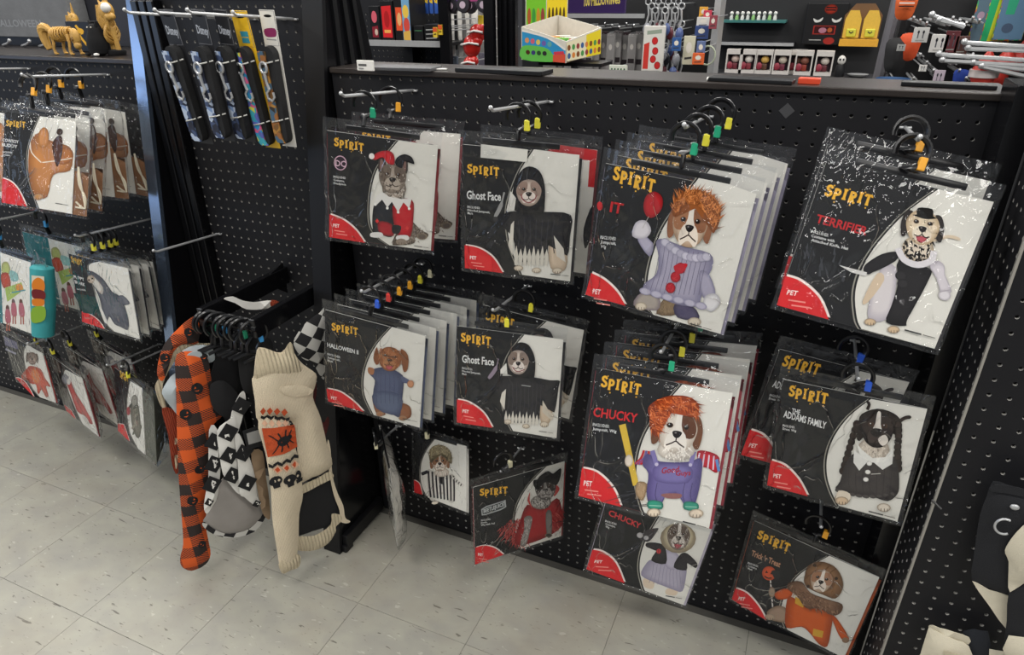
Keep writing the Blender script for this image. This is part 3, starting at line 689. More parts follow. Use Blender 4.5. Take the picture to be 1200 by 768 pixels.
def d_blue(p):
    base(p, Q5, ([(300, 306), (245, 375), (205, 450), (186, 530), (190, 610), (225, 690)], [(228, 696), Q5[2], Q5[1]]), [(36, 588), (90, 600), (145, 640), (186, 684)], ((54, 632), 12))
    p.logo((60, 345), (162, 352), 32); p.T('HALLOWEEN II', (42, 412), (164, 434), 17, '#d8d8d6')
    incl(p, 42, 446, 9, ['INCLUDES:', 'Jumpsuit,', 'Mask'], 1, .2)
    p.B([(220, 610), (245, 640), (280, 690), (240, 690)], '#8a5638', '#6b3f27'); p.B([(340, 640), (385, 650), (390, 700), (340, 710)], '#8a5638', '#6b3f27'); paw(p, 255, 690, 14, '#a3714d'); paw(p, 355, 706, 15, '#a3714d')
    p.B([(228, 490), (285, 480), (350, 510), (355, 560), (348, 640), (340, 700), (310, 690), (240, 665), (225, 600), (232, 540), (206, 510)], '#4e5672', '#353b54')
    p.B([(230, 590), (345, 600), (335, 690), (240, 665)], '#566079', '#3d4560')
    for k in range(6): p.L([(240 + k * 18, 500 + k * 3), (236 + k * 20, 560), (242 + k * 18, 640)], 1.8, '#3b425c')
    p.B([(205, 485), (228, 490), (225, 515), (205, 510)], '#a06a48'); p.B([(345, 515), (380, 530), (375, 545), (350, 540)], '#4e5672'); p.E(386, 547, 15, 17, '#c38a66', '#9a6849')
    p.B([(240, 395), (225, 440), (235, 470), (250, 460)], '#7d4a2c'); p.B([(340, 395), (372, 420), (372, 480), (355, 495), (345, 450)], '#7d4a2c')
    q = face(p, 295, 440, 50, 4, '#a4663f', '#7c4829', '#b07a52', None, None, tongue=True); p.fur([(255, 395), (345, 400), (345, 470), (250, 470)], ['#c07f50', '#7c4727', '#9a5d38'], 160, 13, 3.4)
    p.L([(262, 425), (300, 432), (330, 430)], 3, '#2d2826')
    upc(p, 355, 706, 65, 14)
Q6 = [(52, 228), (557, 265), (545, 725), (48, 672)]
def d_robe2(p):
    s = [(2.0, 0)]
    base(p, Q6, ([(372, 252), (310, 330), (280, 400), (268, 470), (275, 560), (295, 640), (328, 700)], [Q6[2], Q6[1]]), [(50, 562), (110, 574), (180, 620), (226, 690)], ((78, 622), 15))
    p.logo((72, 296), (214, 305), 40); p.T('Ghost Face', (76, 388), (230, 396), 34, '#d6d6d4')
    incl(p, 76, 418, 9, ['INCLUDES:', 'Hooded Jumpsuit,', 'Mask'])
    p.B([(455, 560), (490, 540), (520, 600), (500, 660), (465, 650)], '#c8b49c', '#9d8a73'); paw(p, 482, 660, 18)
    p.B([(290, 440), (420, 440), (500, 450), (548, 450), (545, 480), (530, 600), (500, 560), (470, 545), (455, 600), (455, 640), (420, 650), (360, 660), (280, 640), (275, 560), (205, 505), (200, 470), (230, 450)], '#262528', '#19181b')
    for k in range(9): p.L([(300 + k * 20, 470), (306 + k * 19, 540 + (k % 3) * 20), (296 + k * 20, 620)], 3, '#333237')
    for k in range(10): p.poly([(284 + k * 17, 636), (292 + k * 17, 600 + (k % 2) * 14), (300 + k * 17, 640), (296 + k * 17, 668), (286 + k * 17, 664)], '#cbc5b9')
    p.poly([(270, 520), (290, 500), (284, 600), (262, 560)], '#cfc9bd'); p.poly([(470, 545), (500, 590), (530, 610), (520, 640), (470, 600)], '#c6bcab')
    paw(p, 302, 655, 15); paw(p, 392, 672, 15)
    p.L([(252, 362), (238, 410), (205, 455)], [5, 18, 12], '#8a7c8a')
    p.B([(292, 430), (292, 360), (315, 310), (350, 285), (395, 295), (425, 350), (428, 420), (410, 445)], '#1c1b1e', '#111013')
    face(p, 347, 372, 52, 0, '#cbbcb0', '#94857b', '#ddd2c9', [(-1, '#7d6c62'), (1, '#84736a')], None); p.L([(320, 395), (330, 410), (350, 416), (378, 405)], 3.5, '#7c1f28')
    p.poly([(262, 410), (290, 380), (296, 430), (262, 430)], '#d5d2ca')
    p.L([(365, 478), (410, 482)], 4, '#9a9a9a', False)
    upc(p, 458, 692, 70, 6)
Q7 = [(105, 205), (535, 262), (485, 718), (60, 606)]
def d_overall(p):
    base(p, Q7, ([(370, 242), (310, 320), (262, 400), (240, 480), (238, 560), (258, 640), (268, 662)], [Q7[2], Q7[1]]), [(68, 516), (115, 530), (165, 580), (192, 642)], ((74, 572), 16))
    p.logo((120, 262), (240, 280), 36); p.T('CHUCKY', (98, 352), (232, 368), 28, '#c0272b')
    incl(p, 98, 382, 9, ['INCLUDES:', 'Jumpsuit, Wig'])
    for k in range(14): rs = p.rnd; x, y = rs.uniform(130, 230), rs.uniform(560, 640); p.L([(x, y), (x + rs.uniform(20, 60), y + rs.uniform(-16, 4))], 2, '#3a3a3e', False)
    p.poly([(178, 378), (198, 372), (246, 566), (228, 572)], '#cfae3e'); p.E(212, 490, 13, 20, '#d8cdbd', '#a99b88')
    p.B([(240, 560), (272, 565), (262, 620), (238, 600)], '#a98d6c', '#7d664b'); p.fur([(238, 560), (275, 560), (270, 640), (240, 610)], ['#c5aa88', '#6d573f'], 50, 10)
    for k in range(5):
        p.L([(258 + k * 8, 455 + k * 1), (250 + k * 10, 480), (232 + k * 4, 500)], 7, ('#b3262e', '#6c5d94')[k % 2])
    p.B([(430, 455), (470, 455), (505, 475), (500, 525), (470, 510), (440, 500)], '#b0303a', '#8a1f2b')
    for k in range(4): p.L([(438 + k * 16, 460 + k * 3), (432 + k * 18, 500 + k * 5)], 5, '#c9b7c6', False)
    p.L([(496, 480), (506, 520)], 10, '#5a7fb0', False)
    p.B([(270, 465), (310, 490), (400, 490), (445, 478), (448, 540), (440, 600), (428, 640), (400, 640), (385, 600), (330, 610), (318, 640), (282, 630), (272, 590), (275, 530), (255, 500)], '#6d6496', '#4e4673')
    p.B([(300, 500), (410, 505), (405, 560), (300, 555)], '#776ea2', '#5b5282')
    for a, c in ((285, 300), (420, 410)): p.L([(a, 455), (c, 500)], 14, '#7d74a8', False); p.E(c, 500, 6, 6, '#b8b0c8', n=8)
    p.T('Good', (316, 530), (372, 524), 20, '#a02a3a'); p.T('Guys', (362, 536), (412, 534), 17, '#a02a3a')
    for x in (305, 395, 420): p.L([(x, 560), (x - 5, 600), (x + 3, 625)], 1.8, '#443c66')
    p.B([(318, 600), (345, 595), (385, 598), (380, 612), (340, 612)], '#8d5f5c')
    for x, y in ((302, 632), (420, 636)): p.B([(x - 22, y - 12), (x + 20, y - 8), (x + 22, y + 16), (x - 22, y + 14)], '#3a8f78', '#286656'); p.L([(x - 20, y + 4), (x + 20, y + 6)], 3, '#8fc2ae', False)
    paw(p, 298, 660, 18, '#d6c7b2'); paw(p, 438, 664, 20, '#d6c7b2')
    p.E(362, 450, 62, 36, '#d9d2c8', '#aaa196')
    face(p, 362, 390, 66, 6, '#d9d0c4', '#b3a698', '#e2dbd1', [(1, '#5e3a28')], 'down', '#6b4632', jowl=.2, blaze='#e2dad0')
    p.fur([(320, 440), (410, 440), (400, 480), (330, 476)], ['#b5aca2', '#efe9e0'], 90, 14, 4)
    hair = [(272, 352), (266, 320), (290, 295), (335, 278), (390, 278), (425, 300), (426, 335), (412, 345), (390, 322), (350, 320), (325, 335), (312, 370), (300, 410), (276, 390)]
    p.B(hair, '#a5451f', '#7c2f14'); p.fur(hair, ['#c9622f', '#8d3a18', '#db7a44', '#702a10'], 300, 26, 3.4, 40, 60)
    upc(p, 395, 690, 80, 22)
Q8 = [(185, 160), (750, 268), (638, 712), (108, 590)]
def d_braids(p):
    base(p, Q8, ([(535, 232), (450, 300), (390, 380), (360, 460), (358, 540), (378, 610), (404, 660)], [Q8[2], Q8[1]]), [(126, 486), (185, 506), (240, 560), (278, 628)], ((134, 556), 16))
    p.logo((205, 225), (362, 252), 44)
    p.T('THE', (216, 290), (250, 297), 18, '#d8d8d6'); p.T('ADDAMS FAMILY', (182, 308), (354, 352), 27, '#d8d8d6')
    incl(p, 178, 346, 9, ['INCLUDES:', 'Dress, Wig'], 1, .15)
    p.B([(484, 330), (498, 290), (560, 268), (622, 284), (652, 318), (650, 380), (634, 350), (560, 296), (505, 330), (496, 390), (478, 388)], '#2a1f1b', '#191210')
    for s, x, y0, y1 in ((0, 478, 330, 540), (1, 640, 330, 520)):
        for k in range(9): p.E(x + (-7 * k if not s else 2 * math.sin(k)), y0 + k * (y1 - y0) / 9, 15, 17, ('#2e221d', '#231915')[k % 2], '#15100d', 20, 10)
    p.L([(520, 272), (528, 252), (520, 240)], [12, 6], '#2a1f1b'); p.L([(648, 312), (668, 300), (690, 297)], [14, 6], '#2a1f1b')
    p.B([(490, 450), (560, 470), (612, 445), (640, 490), (645, 560), (638, 600), (600, 630), (540, 615), (480, 610), (440, 605), (392, 590), (410, 560), (432, 490), (460, 450)], '#3c3736', '#292525')
    for k in range(7): p.L([(450 + k * 28, 490), (444 + k * 28, 550), (452 + k * 26, 600)], 2.4, '#2c2827')
    for k in range(9): p.E(405 + k * 27, 596 + 18 * math.sin(k / 8 * 3), 15, 8, '#453f3e', '#2c2827', 10, 10)
    p.E(545, 425, 62, 45, '#cfc3b3', '#a3978a'); p.fur([(500, 400), (600, 410), (590, 460), (500, 450)], ['#b1a496', '#e0d6c8'], 90, 16, 4)
    p.poly([(468, 430), (480, 440), (530, 465), (488, 512), (465, 480)], '#d9d7d1'); p.poly([(530, 465), (600, 460), (622, 420), (618, 480), (580, 505)], '#d9d7d1'); p.poly([(480, 405), (500, 430), (540, 460), (590, 455), (616, 420), (622, 440), (585, 475), (535, 478), (490, 455)], '#dfddd6')
    for x, y in ((528, 482), (522, 516), (514, 546)): p.E(x, y, 11, 9, '#e3e0da', '#b9b5ad', n=12)
    p.L([(535, 524), (572, 520)], 3, '#b9b5ad', False)
    paw(p, 420, 628, 26, '#d5c6b0'); paw(p, 585, 655, 22, '#d8cdbd'); p.B([(405, 595), (450, 605), (445, 635), (395, 640)], '#d8cbb8'); paw(p, 418, 636, 22, '#d0b596')
    face(p, 560, 345, 66, 6, '#241c1a', '#171110', '#3a302c', [(-1, '#2a201d'), (1, '#2a201d')], None, blaze='#d6cfc6', eye='#2b1a10')
    p.B([(562, 384), (590, 366), (602, 392), (580, 410)], '#cfc7bd'); p.B([(532, 352), (555, 342), (578, 352), (568, 372), (546, 374)], '#191414')
    upc(p, 525, 672, 105, 22)
Q9 = [(178, 43), (420, 125), (400, 465), (154, 328)]
def d_stripes(p):
    base(p, Q9, ([(275, 80), (225, 140), (195, 210), (190, 290), (205, 345)], [(215, 362), Q9[2], Q9[1]]), [(158, 270), (172, 278), (184, 298), (190, 345)], None)
    for x in (245, 328): p.E(x, 392, 16, 8, '#d8cdbd')
    p.B([(225, 225), (255, 240), (290, 262), (330, 255), (350, 270), (350, 320), (345, 380), (335, 402), (312, 395), (300, 360), (262, 350), (245, 380), (222, 370), (218, 290)], '#cfcbc2', '#b5b0a6')
    for k in range(8): p.L([(228 + k * 17, 232 + k * 5), (226 + k * 17, 300 + k * 3), (228 + k * 16, 362 + k * 5)], 8, '#26242a')
    p.L([(225, 235), (195, 245)], 16, '#26242a', False); p.L([(345, 275), (392, 325)], 15, '#cfcbc2', False)
    for k in range(4): p.L([(352 + k * 11, 278 + k * 11), (344 + k * 11, 290 + k * 11)], 5, '#26242a', False)
    p.poly([(282, 258), (292, 262), (290, 305), (282, 300)], '#1b1a1d')
    p.E(290, 245, 36, 22, '#d5c9bc', '#a99c8e')
    face(p, 285, 196, 38, 3, '#d0bfae', '#a08d7c', '#e0d5c8', [(-1, '#8a6247'), (1, '#93694c')], 'down', '#8a6247', jowl=.1)
    hair = [(238, 172), (240, 138), (265, 115), (300, 112), (330, 130), (345, 165), (342, 205), (328, 195), (318, 165), (290, 155), (255, 165), (245, 195)]
    p.B(hair, '#8a7d62', '#665b45'); p.fur(hair, ['#b0a280', '#6a5e46', '#c4b792'], 160, 13, 2.2, -80, 80)
Q10 = [(437, 335), (848, 222), (848, 570), (460, 712)]
def d_reddress(p):
    base(p, Q10, ([(770, 242), (700, 320), (655, 400), (638, 470), (640, 540), (670, 628)], [(672, 632), Q10[2], Q10[1]]), [(458, 628), (500, 618), (550, 630), (592, 662)], ((472, 668), 13))
    p.logo((472, 376), (600, 362), 34)
    p.poly([(478, 440), (500, 425), (580, 400), (590, 395), (595, 430), (570, 445), (500, 468), (482, 470)], '#a5a8a8'); p.poly([(484, 444), (505, 430), (582, 404), (588, 428), (566, 440), (502, 462), (486, 464)], '#3a3d3e'); p.T('BEETLEJUICE', (490, 458), (584, 424), 17, '#c9cccb')
    incl(p, 480, 498, 8, ['INCLUDES:', 'Dress,', 'Wig with Veil'], 1, -.15)
    p.fur([(570, 530), (640, 480), (690, 480), (700, 600), (640, 610), (600, 570)], ['#b23a38', '#8d2a2b', '#c95a54'], 200, 40, 5, 100, 40)
    p.B([(690, 420), (760, 440), (820, 390), (845, 440), (848, 520), (790, 570), (690, 610), (640, 600), (660, 500)], '#a02427', '#741517'); p.fur([(790, 440), (848, 440), (848, 520), (800, 540)], ['#c25650', '#8a2526'], 60, 24, 4, 60, 50)
    p.B([(680, 480), (715, 480), (705, 560), (690, 615), (665, 610), (680, 540)], '#9a948e', '#6b655f'); p.fur([(680, 485), (715, 485), (690, 610), (668, 605)], ['#3a3533', '#c5bfb8'], 50, 10, 3)
    p.B([(775, 460), (800, 455), (805, 560), (785, 570)], '#7d7772', '#55504c'); paw(p, 792, 565, 13, '#2a2725')
    p.E(750, 408, 46, 34, '#a39d96', '#6e6862'); p.fur([(710, 385), (795, 385), (785, 430), (715, 430)], ['#35302d', '#ccc6be'], 90, 12, 4.5)
    p.B([(700, 360), (690, 400), (715, 440), (700, 400)], '#b5403c')
    p.B([(812, 330), (830, 345), (820, 370), (806, 380)], '#b5403c')
    face(p, 768, 345, 48, -6, '#85807c', '#56514e', '#9c9691', [(-1, '#3b3634'), (1, '#3b3634')], None, specks=['#35302d', '#c5bfb8'])
    p.B([(715, 330), (712, 305), (730, 300), (740, 285), (775, 262), (800, 275), (830, 250), (832, 290), (815, 330), (790, 315), (750, 320), (735, 350)], '#191718', '#0e0d0e')
Q11 = [(262, 10), (890, 165), (672, 714), (128, 436)]
def d_dress(p):
    base(p, Q11, ([(560, 84), (500, 180), (440, 280), (405, 380), (398, 470), (415, 560), (425, 588)], [Q11[2], Q11[1]]), [(162, 335), (210, 350), (270, 410), (312, 530)], ((166, 404), 15))
    p.T('CHUCKY', (245, 155), (405, 222), 30, '#c4373a'); incl(p, 228, 190, 10, ['INCLUDES:', 'Costume,', 'Wig'], 1, .3)
    p.B([(420, 510), (480, 530), (470, 580), (420, 560)], '#d2bfa8'); p.B([(560, 590), (630, 600), (620, 640), (555, 625)], '#d2bfa8')
    p.B([(470, 400), (560, 420), (640, 440), (690, 470), (690, 520), (665, 618), (600, 600), (540, 570), (480, 540), (405, 490), (430, 430)], '#aba5b4', '#8b8598')
    for k in range(9): p.L([(480 + k * 22, 425 + k * 6), (470 + k * 22, 490), (450 + k * 26, 540 + k * 8)], 3, '#8a8498')
    p.B([(555, 345), (640, 380), (610, 470), (550, 440)], '#b3adbb', '#9690a2')
    p.B([(445, 300), (520, 305), (555, 340), (555, 430), (465, 405), (500, 345), (440, 325)], '#2c292b', '#1d1b1d'); p.B([(650, 375), (700, 372), (770, 440), (755, 470), (700, 430), (692, 480), (605, 455)], '#2c292b', '#1d1b1d')
    p.E(512, 352, 14, 16, '#b3363a', n=8); p.L([(512, 338), (508, 368)], 3, '#2c292b', False); p.B([(440, 230), (500, 215), (510, 225), (460, 290), (420, 290), (400, 270)], '#3a3638'); p.E(405, 258, 18, 16, '#b5b1b0', '#8a8686'); p.E(440, 272, 15, 13, '#b5b1b0', '#8a8686')
    p.E(640, 275, 118, 92, '#a89a82', '#857862'); p.E(640, 265, 98, 84, '#cfc4ad', '#a39678')
    face(p, 640, 262, 78, 6, '#9c8f84', '#6f635a', '#d8cfc5', [(-1, '#5c4e45'), (1, '#5c4e45')], None, tongue=True, blaze='#d8d0c6'); p.fur([(575, 200), (705, 205), (700, 330), (585, 320)], ['#7a6c61', '#d8d0c6', '#55493f'], 150, 20, 3)
    upc(p, 552, 632, 110, 34)
Q12 = [(185, 142), (728, 396), (596, 785), (62, 522)]
def d_orange(p):
    base(p, Q12, ([(520, 302), (440, 350), (380, 400), (340, 460), (312, 520), (305, 580), (330, 655)], [(335, 662), Q12[2], Q12[1]]), [(84, 464), (140, 488), (195, 550), (232, 620)], ((94, 522), 17))
    p.logo((196, 222), (342, 284), 40); p.T("Trick 'r Treat", (166, 300), (300, 356), 26, '#b98a6c'); incl(p, 148, 340, 9, ['INCLUDES:', 'Costume,', 'Mask'], 1, .35)
    p.E(250, 385, 33, 34, '#c4502c', '#a03c1e', n=20); p.B([(262, 372), (300, 375), (296, 412), (275, 408)], '#262728')
    for a in ((238, 378), (262, 384)): p.poly([(a[0] - 7, a[1] + 5), (a[0], a[1] - 8), (a[0] + 8, a[1] + 6)], '#2b1d16')
    p.L([(228, 398), (245, 408), (262, 406)], 6, '#2b1d16'); p.L([(256, 418), (264, 548)], 6, '#d6d0c8', False)
    for k in range(6): p.L([(255 + k, 432 + k * 18), (262 + k, 438 + k * 18)], 5, '#3a3232', False)
    p.B([(235, 575), (290, 540), (335, 560), (330, 620), (280, 620), (255, 612)], '#9d8470', '#75604e'); paw(p, 250, 600, 20, '#b09880'); p.E(262, 475, 16, 26, '#a08a74', '#75604e')
    p.B([(275, 480), (320, 455), (360, 465), (345, 500), (290, 510)], '#c0521e', '#94390f')
    p.B([(345, 490), (420, 540), (510, 545), (540, 580), (535, 640), (520, 730), (480, 720), (440, 670), (400, 640), (330, 650), (325, 570)], '#c4571f', '#933a10')
    p.B([(535, 580), (560, 590), (615, 680), (600, 700), (570, 670)], '#c0521e', '#94390f'); p.E(600, 692, 16, 14, '#8d7058')
    p.poly([(372, 492), (412, 515), (408, 545), (370, 525)], '#c99a33'); p.poly([(455, 645), (502, 655), (496, 688), (452, 680)], '#c99a33')
    p.B([(345, 425), (400, 420), (440, 470), (520, 500), (580, 520), (575, 560), (540, 575), (480, 545), (420, 545), (380, 490), (335, 455)], '#7d5c46', '#553b2b'); p.fur([(350, 430), (430, 470), (570, 530), (530, 565), (420, 540), (370, 480)], ['#9c785e', '#5a4030', '#6d4d3a'], 140, 24, 5, 70, 50)
    p.B([(415, 385), (430, 345), (480, 325), (540, 345), (575, 395), (580, 450), (550, 495), (500, 480), (440, 455), (412, 425)], '#8b6545', '#5f432c')
    p.E(490, 412, 62, 52, '#5a3f2b', '#7b583c', 20)
    face(p, 488, 412, 50, 14, '#c9b39d', '#9a816b', '#ddd0c2', [(-1, '#9b6f52'), (1, '#a0755a')], None, jowl=.15, blaze='#ddd2c6')
    for x, y in ((458, 342), (552, 400), (430, 440)): p.E(x, y, 8, 8, '#3a2a1e', n=8)
    p.L([(470, 728), (540, 768)], 8, '#3a3a3a', False)
QA = [(2, 210), (378, 268), (360, 715), (35, 662)]
def d_tan(p):
    base(p, QA, ([(190, 240), (160, 330), (142, 420), (148, 520), (175, 610), (210, 690)], [QA[2], QA[1]]), [(26, 552), (70, 570), (110, 610), (152, 682)], None)
    p.logo((20, 292), (120, 300), 34, '#d8a93a'); p.T('COWBOY', (10, 372), (92, 384), 16, '#d8d8d6'); p.T('BUDDY', (10, 396), (88, 408), 16, '#d8d8d6')
    incl(p, 16, 430, 9, ['INCLUDES:', 'Costume'])
    p.B([(150, 380), (190, 330), (250, 370), (340, 400), (362, 440), (350, 520), (270, 540), (245, 640), (185, 630), (150, 520)], '#b57a48', '#8a5730')
    p.B([(190, 330), (215, 300), (240, 330), (235, 400), (195, 400)], '#c08450', '#94602f'); p.B([(270, 420), (350, 410), (362, 470), (300, 490)], '#a86a3a', '#83502a')
    p.L([(150, 380), (160, 430), (210, 480)], 5, '#d9d0bf'); p.L([(215, 480), (300, 470), (360, 460)], 5, '#d9d0bf')
    p.B([(262, 380), (290, 345), (310, 360), (312, 430), (300, 480), (285, 500), (265, 430)], '#4b2c22', '#331c15'); p.E(296, 325, 16, 18, '#3b2a20', '#2a1d16')
    paw(p, 205, 640, 18, '#b9864f'); upc(p, 285, 668, 60, 10)
QB = [(5, 205), (325, 262), (428, 718), (62, 600)]
def d_shark(p):
    base(p, QB, ([(165, 236), (110, 260), (125, 330), (150, 430), (180, 540), (212, 612), (260, 664)], [QB[2], QB[1]]), [(62, 534), (110, 550), (160, 590), (198, 648)], None)
    p.poly([(20, 420), (150, 440), (185, 560), (70, 540)], '#1c3a38'); p.logo((22, 250), (78, 262), 34, '#d8a93a'); p.T('PUPPY', (30, 335), (86, 348), 18, '#d8d8d6'); p.T('SHARK', (34, 362), (90, 378), 18, '#d8d8d6'); incl(p, 44, 400, 9, ['INCLUDES:'])
    p.B([(100, 300), (130, 290), (190, 330), (240, 400), (290, 430), (330, 520), (350, 600), (345, 650), (300, 630), (260, 610), (225, 560), (205, 640), (190, 560), (170, 450), (130, 360)], '#5b5d66', '#44464f')
    p.B([(265, 440), (305, 420), (350, 470), (300, 480)], '#5f616a', '#484a53'); p.B([(120, 310), (150, 330), (190, 380), (185, 420), (160, 400), (125, 350)], '#c9c4bb', '#a19c94')
    p.E(122, 335, 20, 24, '#b5a594', '#8a7b6b'); p.E(130, 330, 5, 5, '#1c1614'); p.E(112, 340, 6, 5, '#1c1614')
    p.B([(145, 420), (165, 470), (215, 590), (200, 600), (165, 500)], '#d6d3cc'); p.B([(240, 540), (300, 560), (345, 640), (300, 625)], '#4d4f58')
    upc(p, 330, 680, 60, 16)
QC = [(-150, 158), (185, 290), (150, 740), (-130, 640)]
def d_kids(p):
    p.poly(QC, WH); p.poly([(-150, 158), (0, 215), (0, 690), (-130, 640)], '#2c6f74')
    p.B([(10, 300), (45, 290), (60, 350), (30, 400), (5, 380)], '#a9b06a', '#8a8a5a'); p.B([(0, 380), (45, 370), (55, 460), (10, 470)], '#b04a34', '#8a3a2a')
    p.B([(55, 350), (100, 370), (100, 420), (60, 420)], '#86b0ac'); p.poly([(20, 470), (120, 430), (130, 480), (30, 560)], '#9db35c'); p.E(105, 465, 22, 24, '#cf8a3a')
    for x, y in ((65, 560), (108, 560), (30, 600)): p.E(x, y, 10, 22, '#5b3a2c'); p.B([(x - 12, y + 10), (x + 12, y + 10), (x + 14, y + 80), (x - 14, y + 80)], '#a8606a'); p.L([(x - 6, y + 80), (x - 10, y + 130)], 7, '#9a5a48', False); p.L([(x + 6, y + 80), (x + 4, y + 130)], 7, '#9a5a48', False)
    p.L([(60, 500), (140, 480)], 8, '#4d8f96')
QD = [(40, 95), (295, 215), (372, 540), (100, 350)]
def d_redsuit(p):
    base(p, QD, ([(185, 160), (160, 210), (165, 300), (190, 400), (240, 470)], [(245, 478), QD[2], QD[1]]), [(92, 345), (120, 350), (160, 385), (205, 470)], None)
    p.poly([(48, 120), (120, 150), (125, 190), (52, 170)], '#5c5a78'); p.L([(52, 190), (110, 215)], 10, '#8f8fa0', False); p.poly([(50, 240), (100, 260), (115, 300), (60, 300)], '#1f2126')
    p.B([(170, 300), (200, 285), (270, 310), (300, 370), (330, 410), (335, 430), (300, 420), (315, 480), (290, 485), (270, 430), (235, 460), (225, 400), (190, 390), (160, 350), (140, 360), (132, 335)], '#c2472c', '#99301d')
    p.E(228, 348, 30, 48, '#d2702e', '#bb5a24', -15); face(p, 215, 240, 36, 6, '#7d665a', '#5a473d', '#9b8478', None, 'down', '#4a3a34')
QE = [(300, 235), (480, 335), (590, 735), (385, 560)]
def d_redlong(p):
    base(p, QE, ([(385, 300), (375, 330), (395, 420), (430, 520), (470, 620)], [(482, 642), QE[2], QE[1]]), [(372, 520), (395, 540), (415, 560), (440, 612)], None)
    p.poly([(305, 245), (350, 270), (360, 330), (320, 330)], '#5a4a40'); p.poly([(330, 400), (390, 420), (430, 560), (370, 520)], '#6d6a64')
    p.B([(385, 370), (410, 360), (430, 420), (480, 500), (530, 590), (550, 640), (530, 640), (500, 590), (450, 560), (415, 460)], '#bb3a38', '#932627'); p.E(382, 360, 20, 32, '#8f8f94', '#66666c'); p.E(400, 372, 12, 20, '#c9c4bd')
QF = [(190, 200), (335, 372), (300, 725), (172, 498)]
def d_camo(p):
    base(p, QF, ([(268, 300), (245, 360), (228, 440), (228, 540), (250, 620)], [(262, 660), QF[2], QF[1]]), [(176, 468), (190, 480), (205, 500), (222, 590)], None)
    p.logo((215, 262), (258, 300), 40, '#d8a93a'); p.poly([(185, 330), (215, 370), (220, 420), (185, 390)], '#2c2d30')
    p.B([(262, 400), (290, 410), (300, 480), (290, 600), (262, 600), (245, 500)], '#6b675a', '#4d4a40'); p.E(278, 415, 22, 32, '#8d8a80', '#605d55')
    for k in range(12): x, y = p.rnd.uniform(250, 295), p.rnd.uniform(420, 600); p.E(x, y, 9, 13, p.rnd.choice(['#3f3f36', '#8a8474', '#59594a']), rot=p.rnd.uniform(0, 90), n=7)
    p.E(238, 445, 10, 22, '#a3484a')

def d_redband(p):
    base(p, Q2, ([(290, 246), (245, 320), (215, 400), (200, 470), (205, 560), (225, 640), (258, 718)], [Q2[2], Q2[1]]), [(47, 602), (100, 614), (150, 650), (187, 712)], ((66, 656), 13))
    p.poly([(290, 246), (450, 262), (448, 400), (425, 398), (425, 300), (260, 290)], '#b8262a'); p.T('Ghost Face', (58, 427), (178, 432), 30, '#d4d4d2'); p.B([(420, 560), (447, 470), (446, 600), (430, 640)], '#26252a')

# ================================================================ the bags on the main rack
G1 = 'pet costume bags on the main rack'
T_ = lambda a, n, front, back, labs: [(lerp(front[:6], back[:6], (i + 1) / n), labs[i]) for i in range(n)]
f = (8.65, -7.0, 45.67, 21, 5, 7.9, 8.9, 10.0)
bag(f, '1', (Q1, d_jester), 'bagged costume picturing a speckled dog in a red and black jester suit', '#7a1c22', 'g', tags='o', copies=[((8.4, -3.0, 45.64, 25, -4, 5.5), 'second jester dog bag, half hidden behind the front one at top left')], group=G1, seed=1)
f = (19.3, -6.0, 45.44, 10, 4, 2.8, 9.0, 11.1)
bag(f, '2', (Q2, d_robe), 'bagged costume, upper row, white sticker over a dog in black hooded robe', '#242326', 'y', (), G1, 2, amp=.2)
bag((20.0, -4.0, 45.5, 8, 3, 3.2, 9.0, 11.0), '2', (Q2, d_redband), 'upper-row bag with a red card corner, hanging behind the stickered black robe dog bag', '#5a2a2c', 'y', (), G1, 14)
f = (30.83, -8.0, 44.97, -5, -3, 5.0, 10.2, 10.6)
bag(f, '3', (Q3, d_clown), 'bagged costume picturing a dog in orange wig and grey clown suit with red balloon', '#8d889c', 'g',
    [(lerp(f[:6], (32.1, -3.5, 45.8, 0, -5, 4.7), t), l) for t, l in ((.33, 'second of the clown dog bags, right behind the front one'), (.66, 'third of the clown dog bags, in the middle of the stack'), (1, 'rearmost of the clown dog bags, highest against the pegboard'))], G1, 3, amp=.18, tags='ygyg')
f = (43.38, -7.0, 45.67, 10, -17, 11.1, 9.5, 9.8)
bag(f, '4', (Q4, d_dalmatian), 'bagged costume picturing a dalmatian in a small black hat and black and white suit', '#2b292b', 'o', [((43.3, -5.0, 46.3, 10, -17, 10.5), 'bag behind the dalmatian bag, only its top showing')], G1, 4)
f = (6.83, -8.0, 30.39, 8, 4, 8.9, 9.8, 11.4)
bag(f, '5', (Q5, d_blue), 'bagged costume picturing a brown curly dog in a dark blue jumpsuit', '#39435e', 'b',
    [(lerp(f[:6], (8.3, -1.6, 30.9, 8, 3, 4), t), l) for t, l in ((.2, 'second blue jumpsuit bag of the tight stack at left'), (.4, 'third blue jumpsuit bag of the tight stack at left'), (.6, 'fourth blue jumpsuit bag of the tight stack at left'), (.8, 'fifth blue jumpsuit bag of the tight stack at left'), (1, 'rearmost blue jumpsuit bag, flat against the pegboard'))], G1, 5, amp=.1, thick=.28, tags='rooyw')
f = (18.3, -6.0, 30.86, 10, -4, 1.5, 9.4, 10.4)
bag(f, '6', (Q6, d_robe2), 'bagged costume picturing a white-faced dog in a black hooded robe, middle row', '#242326', 'y', [((19.4, -3.6, 31.3, 4, 2, 6.6), 'middle-row black robe dog bag hanging behind, tilted to the right')], G1, 6)
f = (31.14, -8.0, 30.6, 3, -18, .7, 10.2, 11.3)
bag(f, '7', (Q7, d_overall), 'bagged costume picturing a bulldog in red wig and purple overalls', '#8a2733', 'g',
    [(lerp(f[:6], (32.11, -3.4, 31.83, 13, -8, 1.6), t), l) for t, l in ((.35, 'second purple overalls bag, right behind the front one'), (.7, 'third purple overalls bag of the stack'), (1, 'rearmost purple overalls bag against the pegboard'))], G1, 7, amp=.18, tags='yyg')
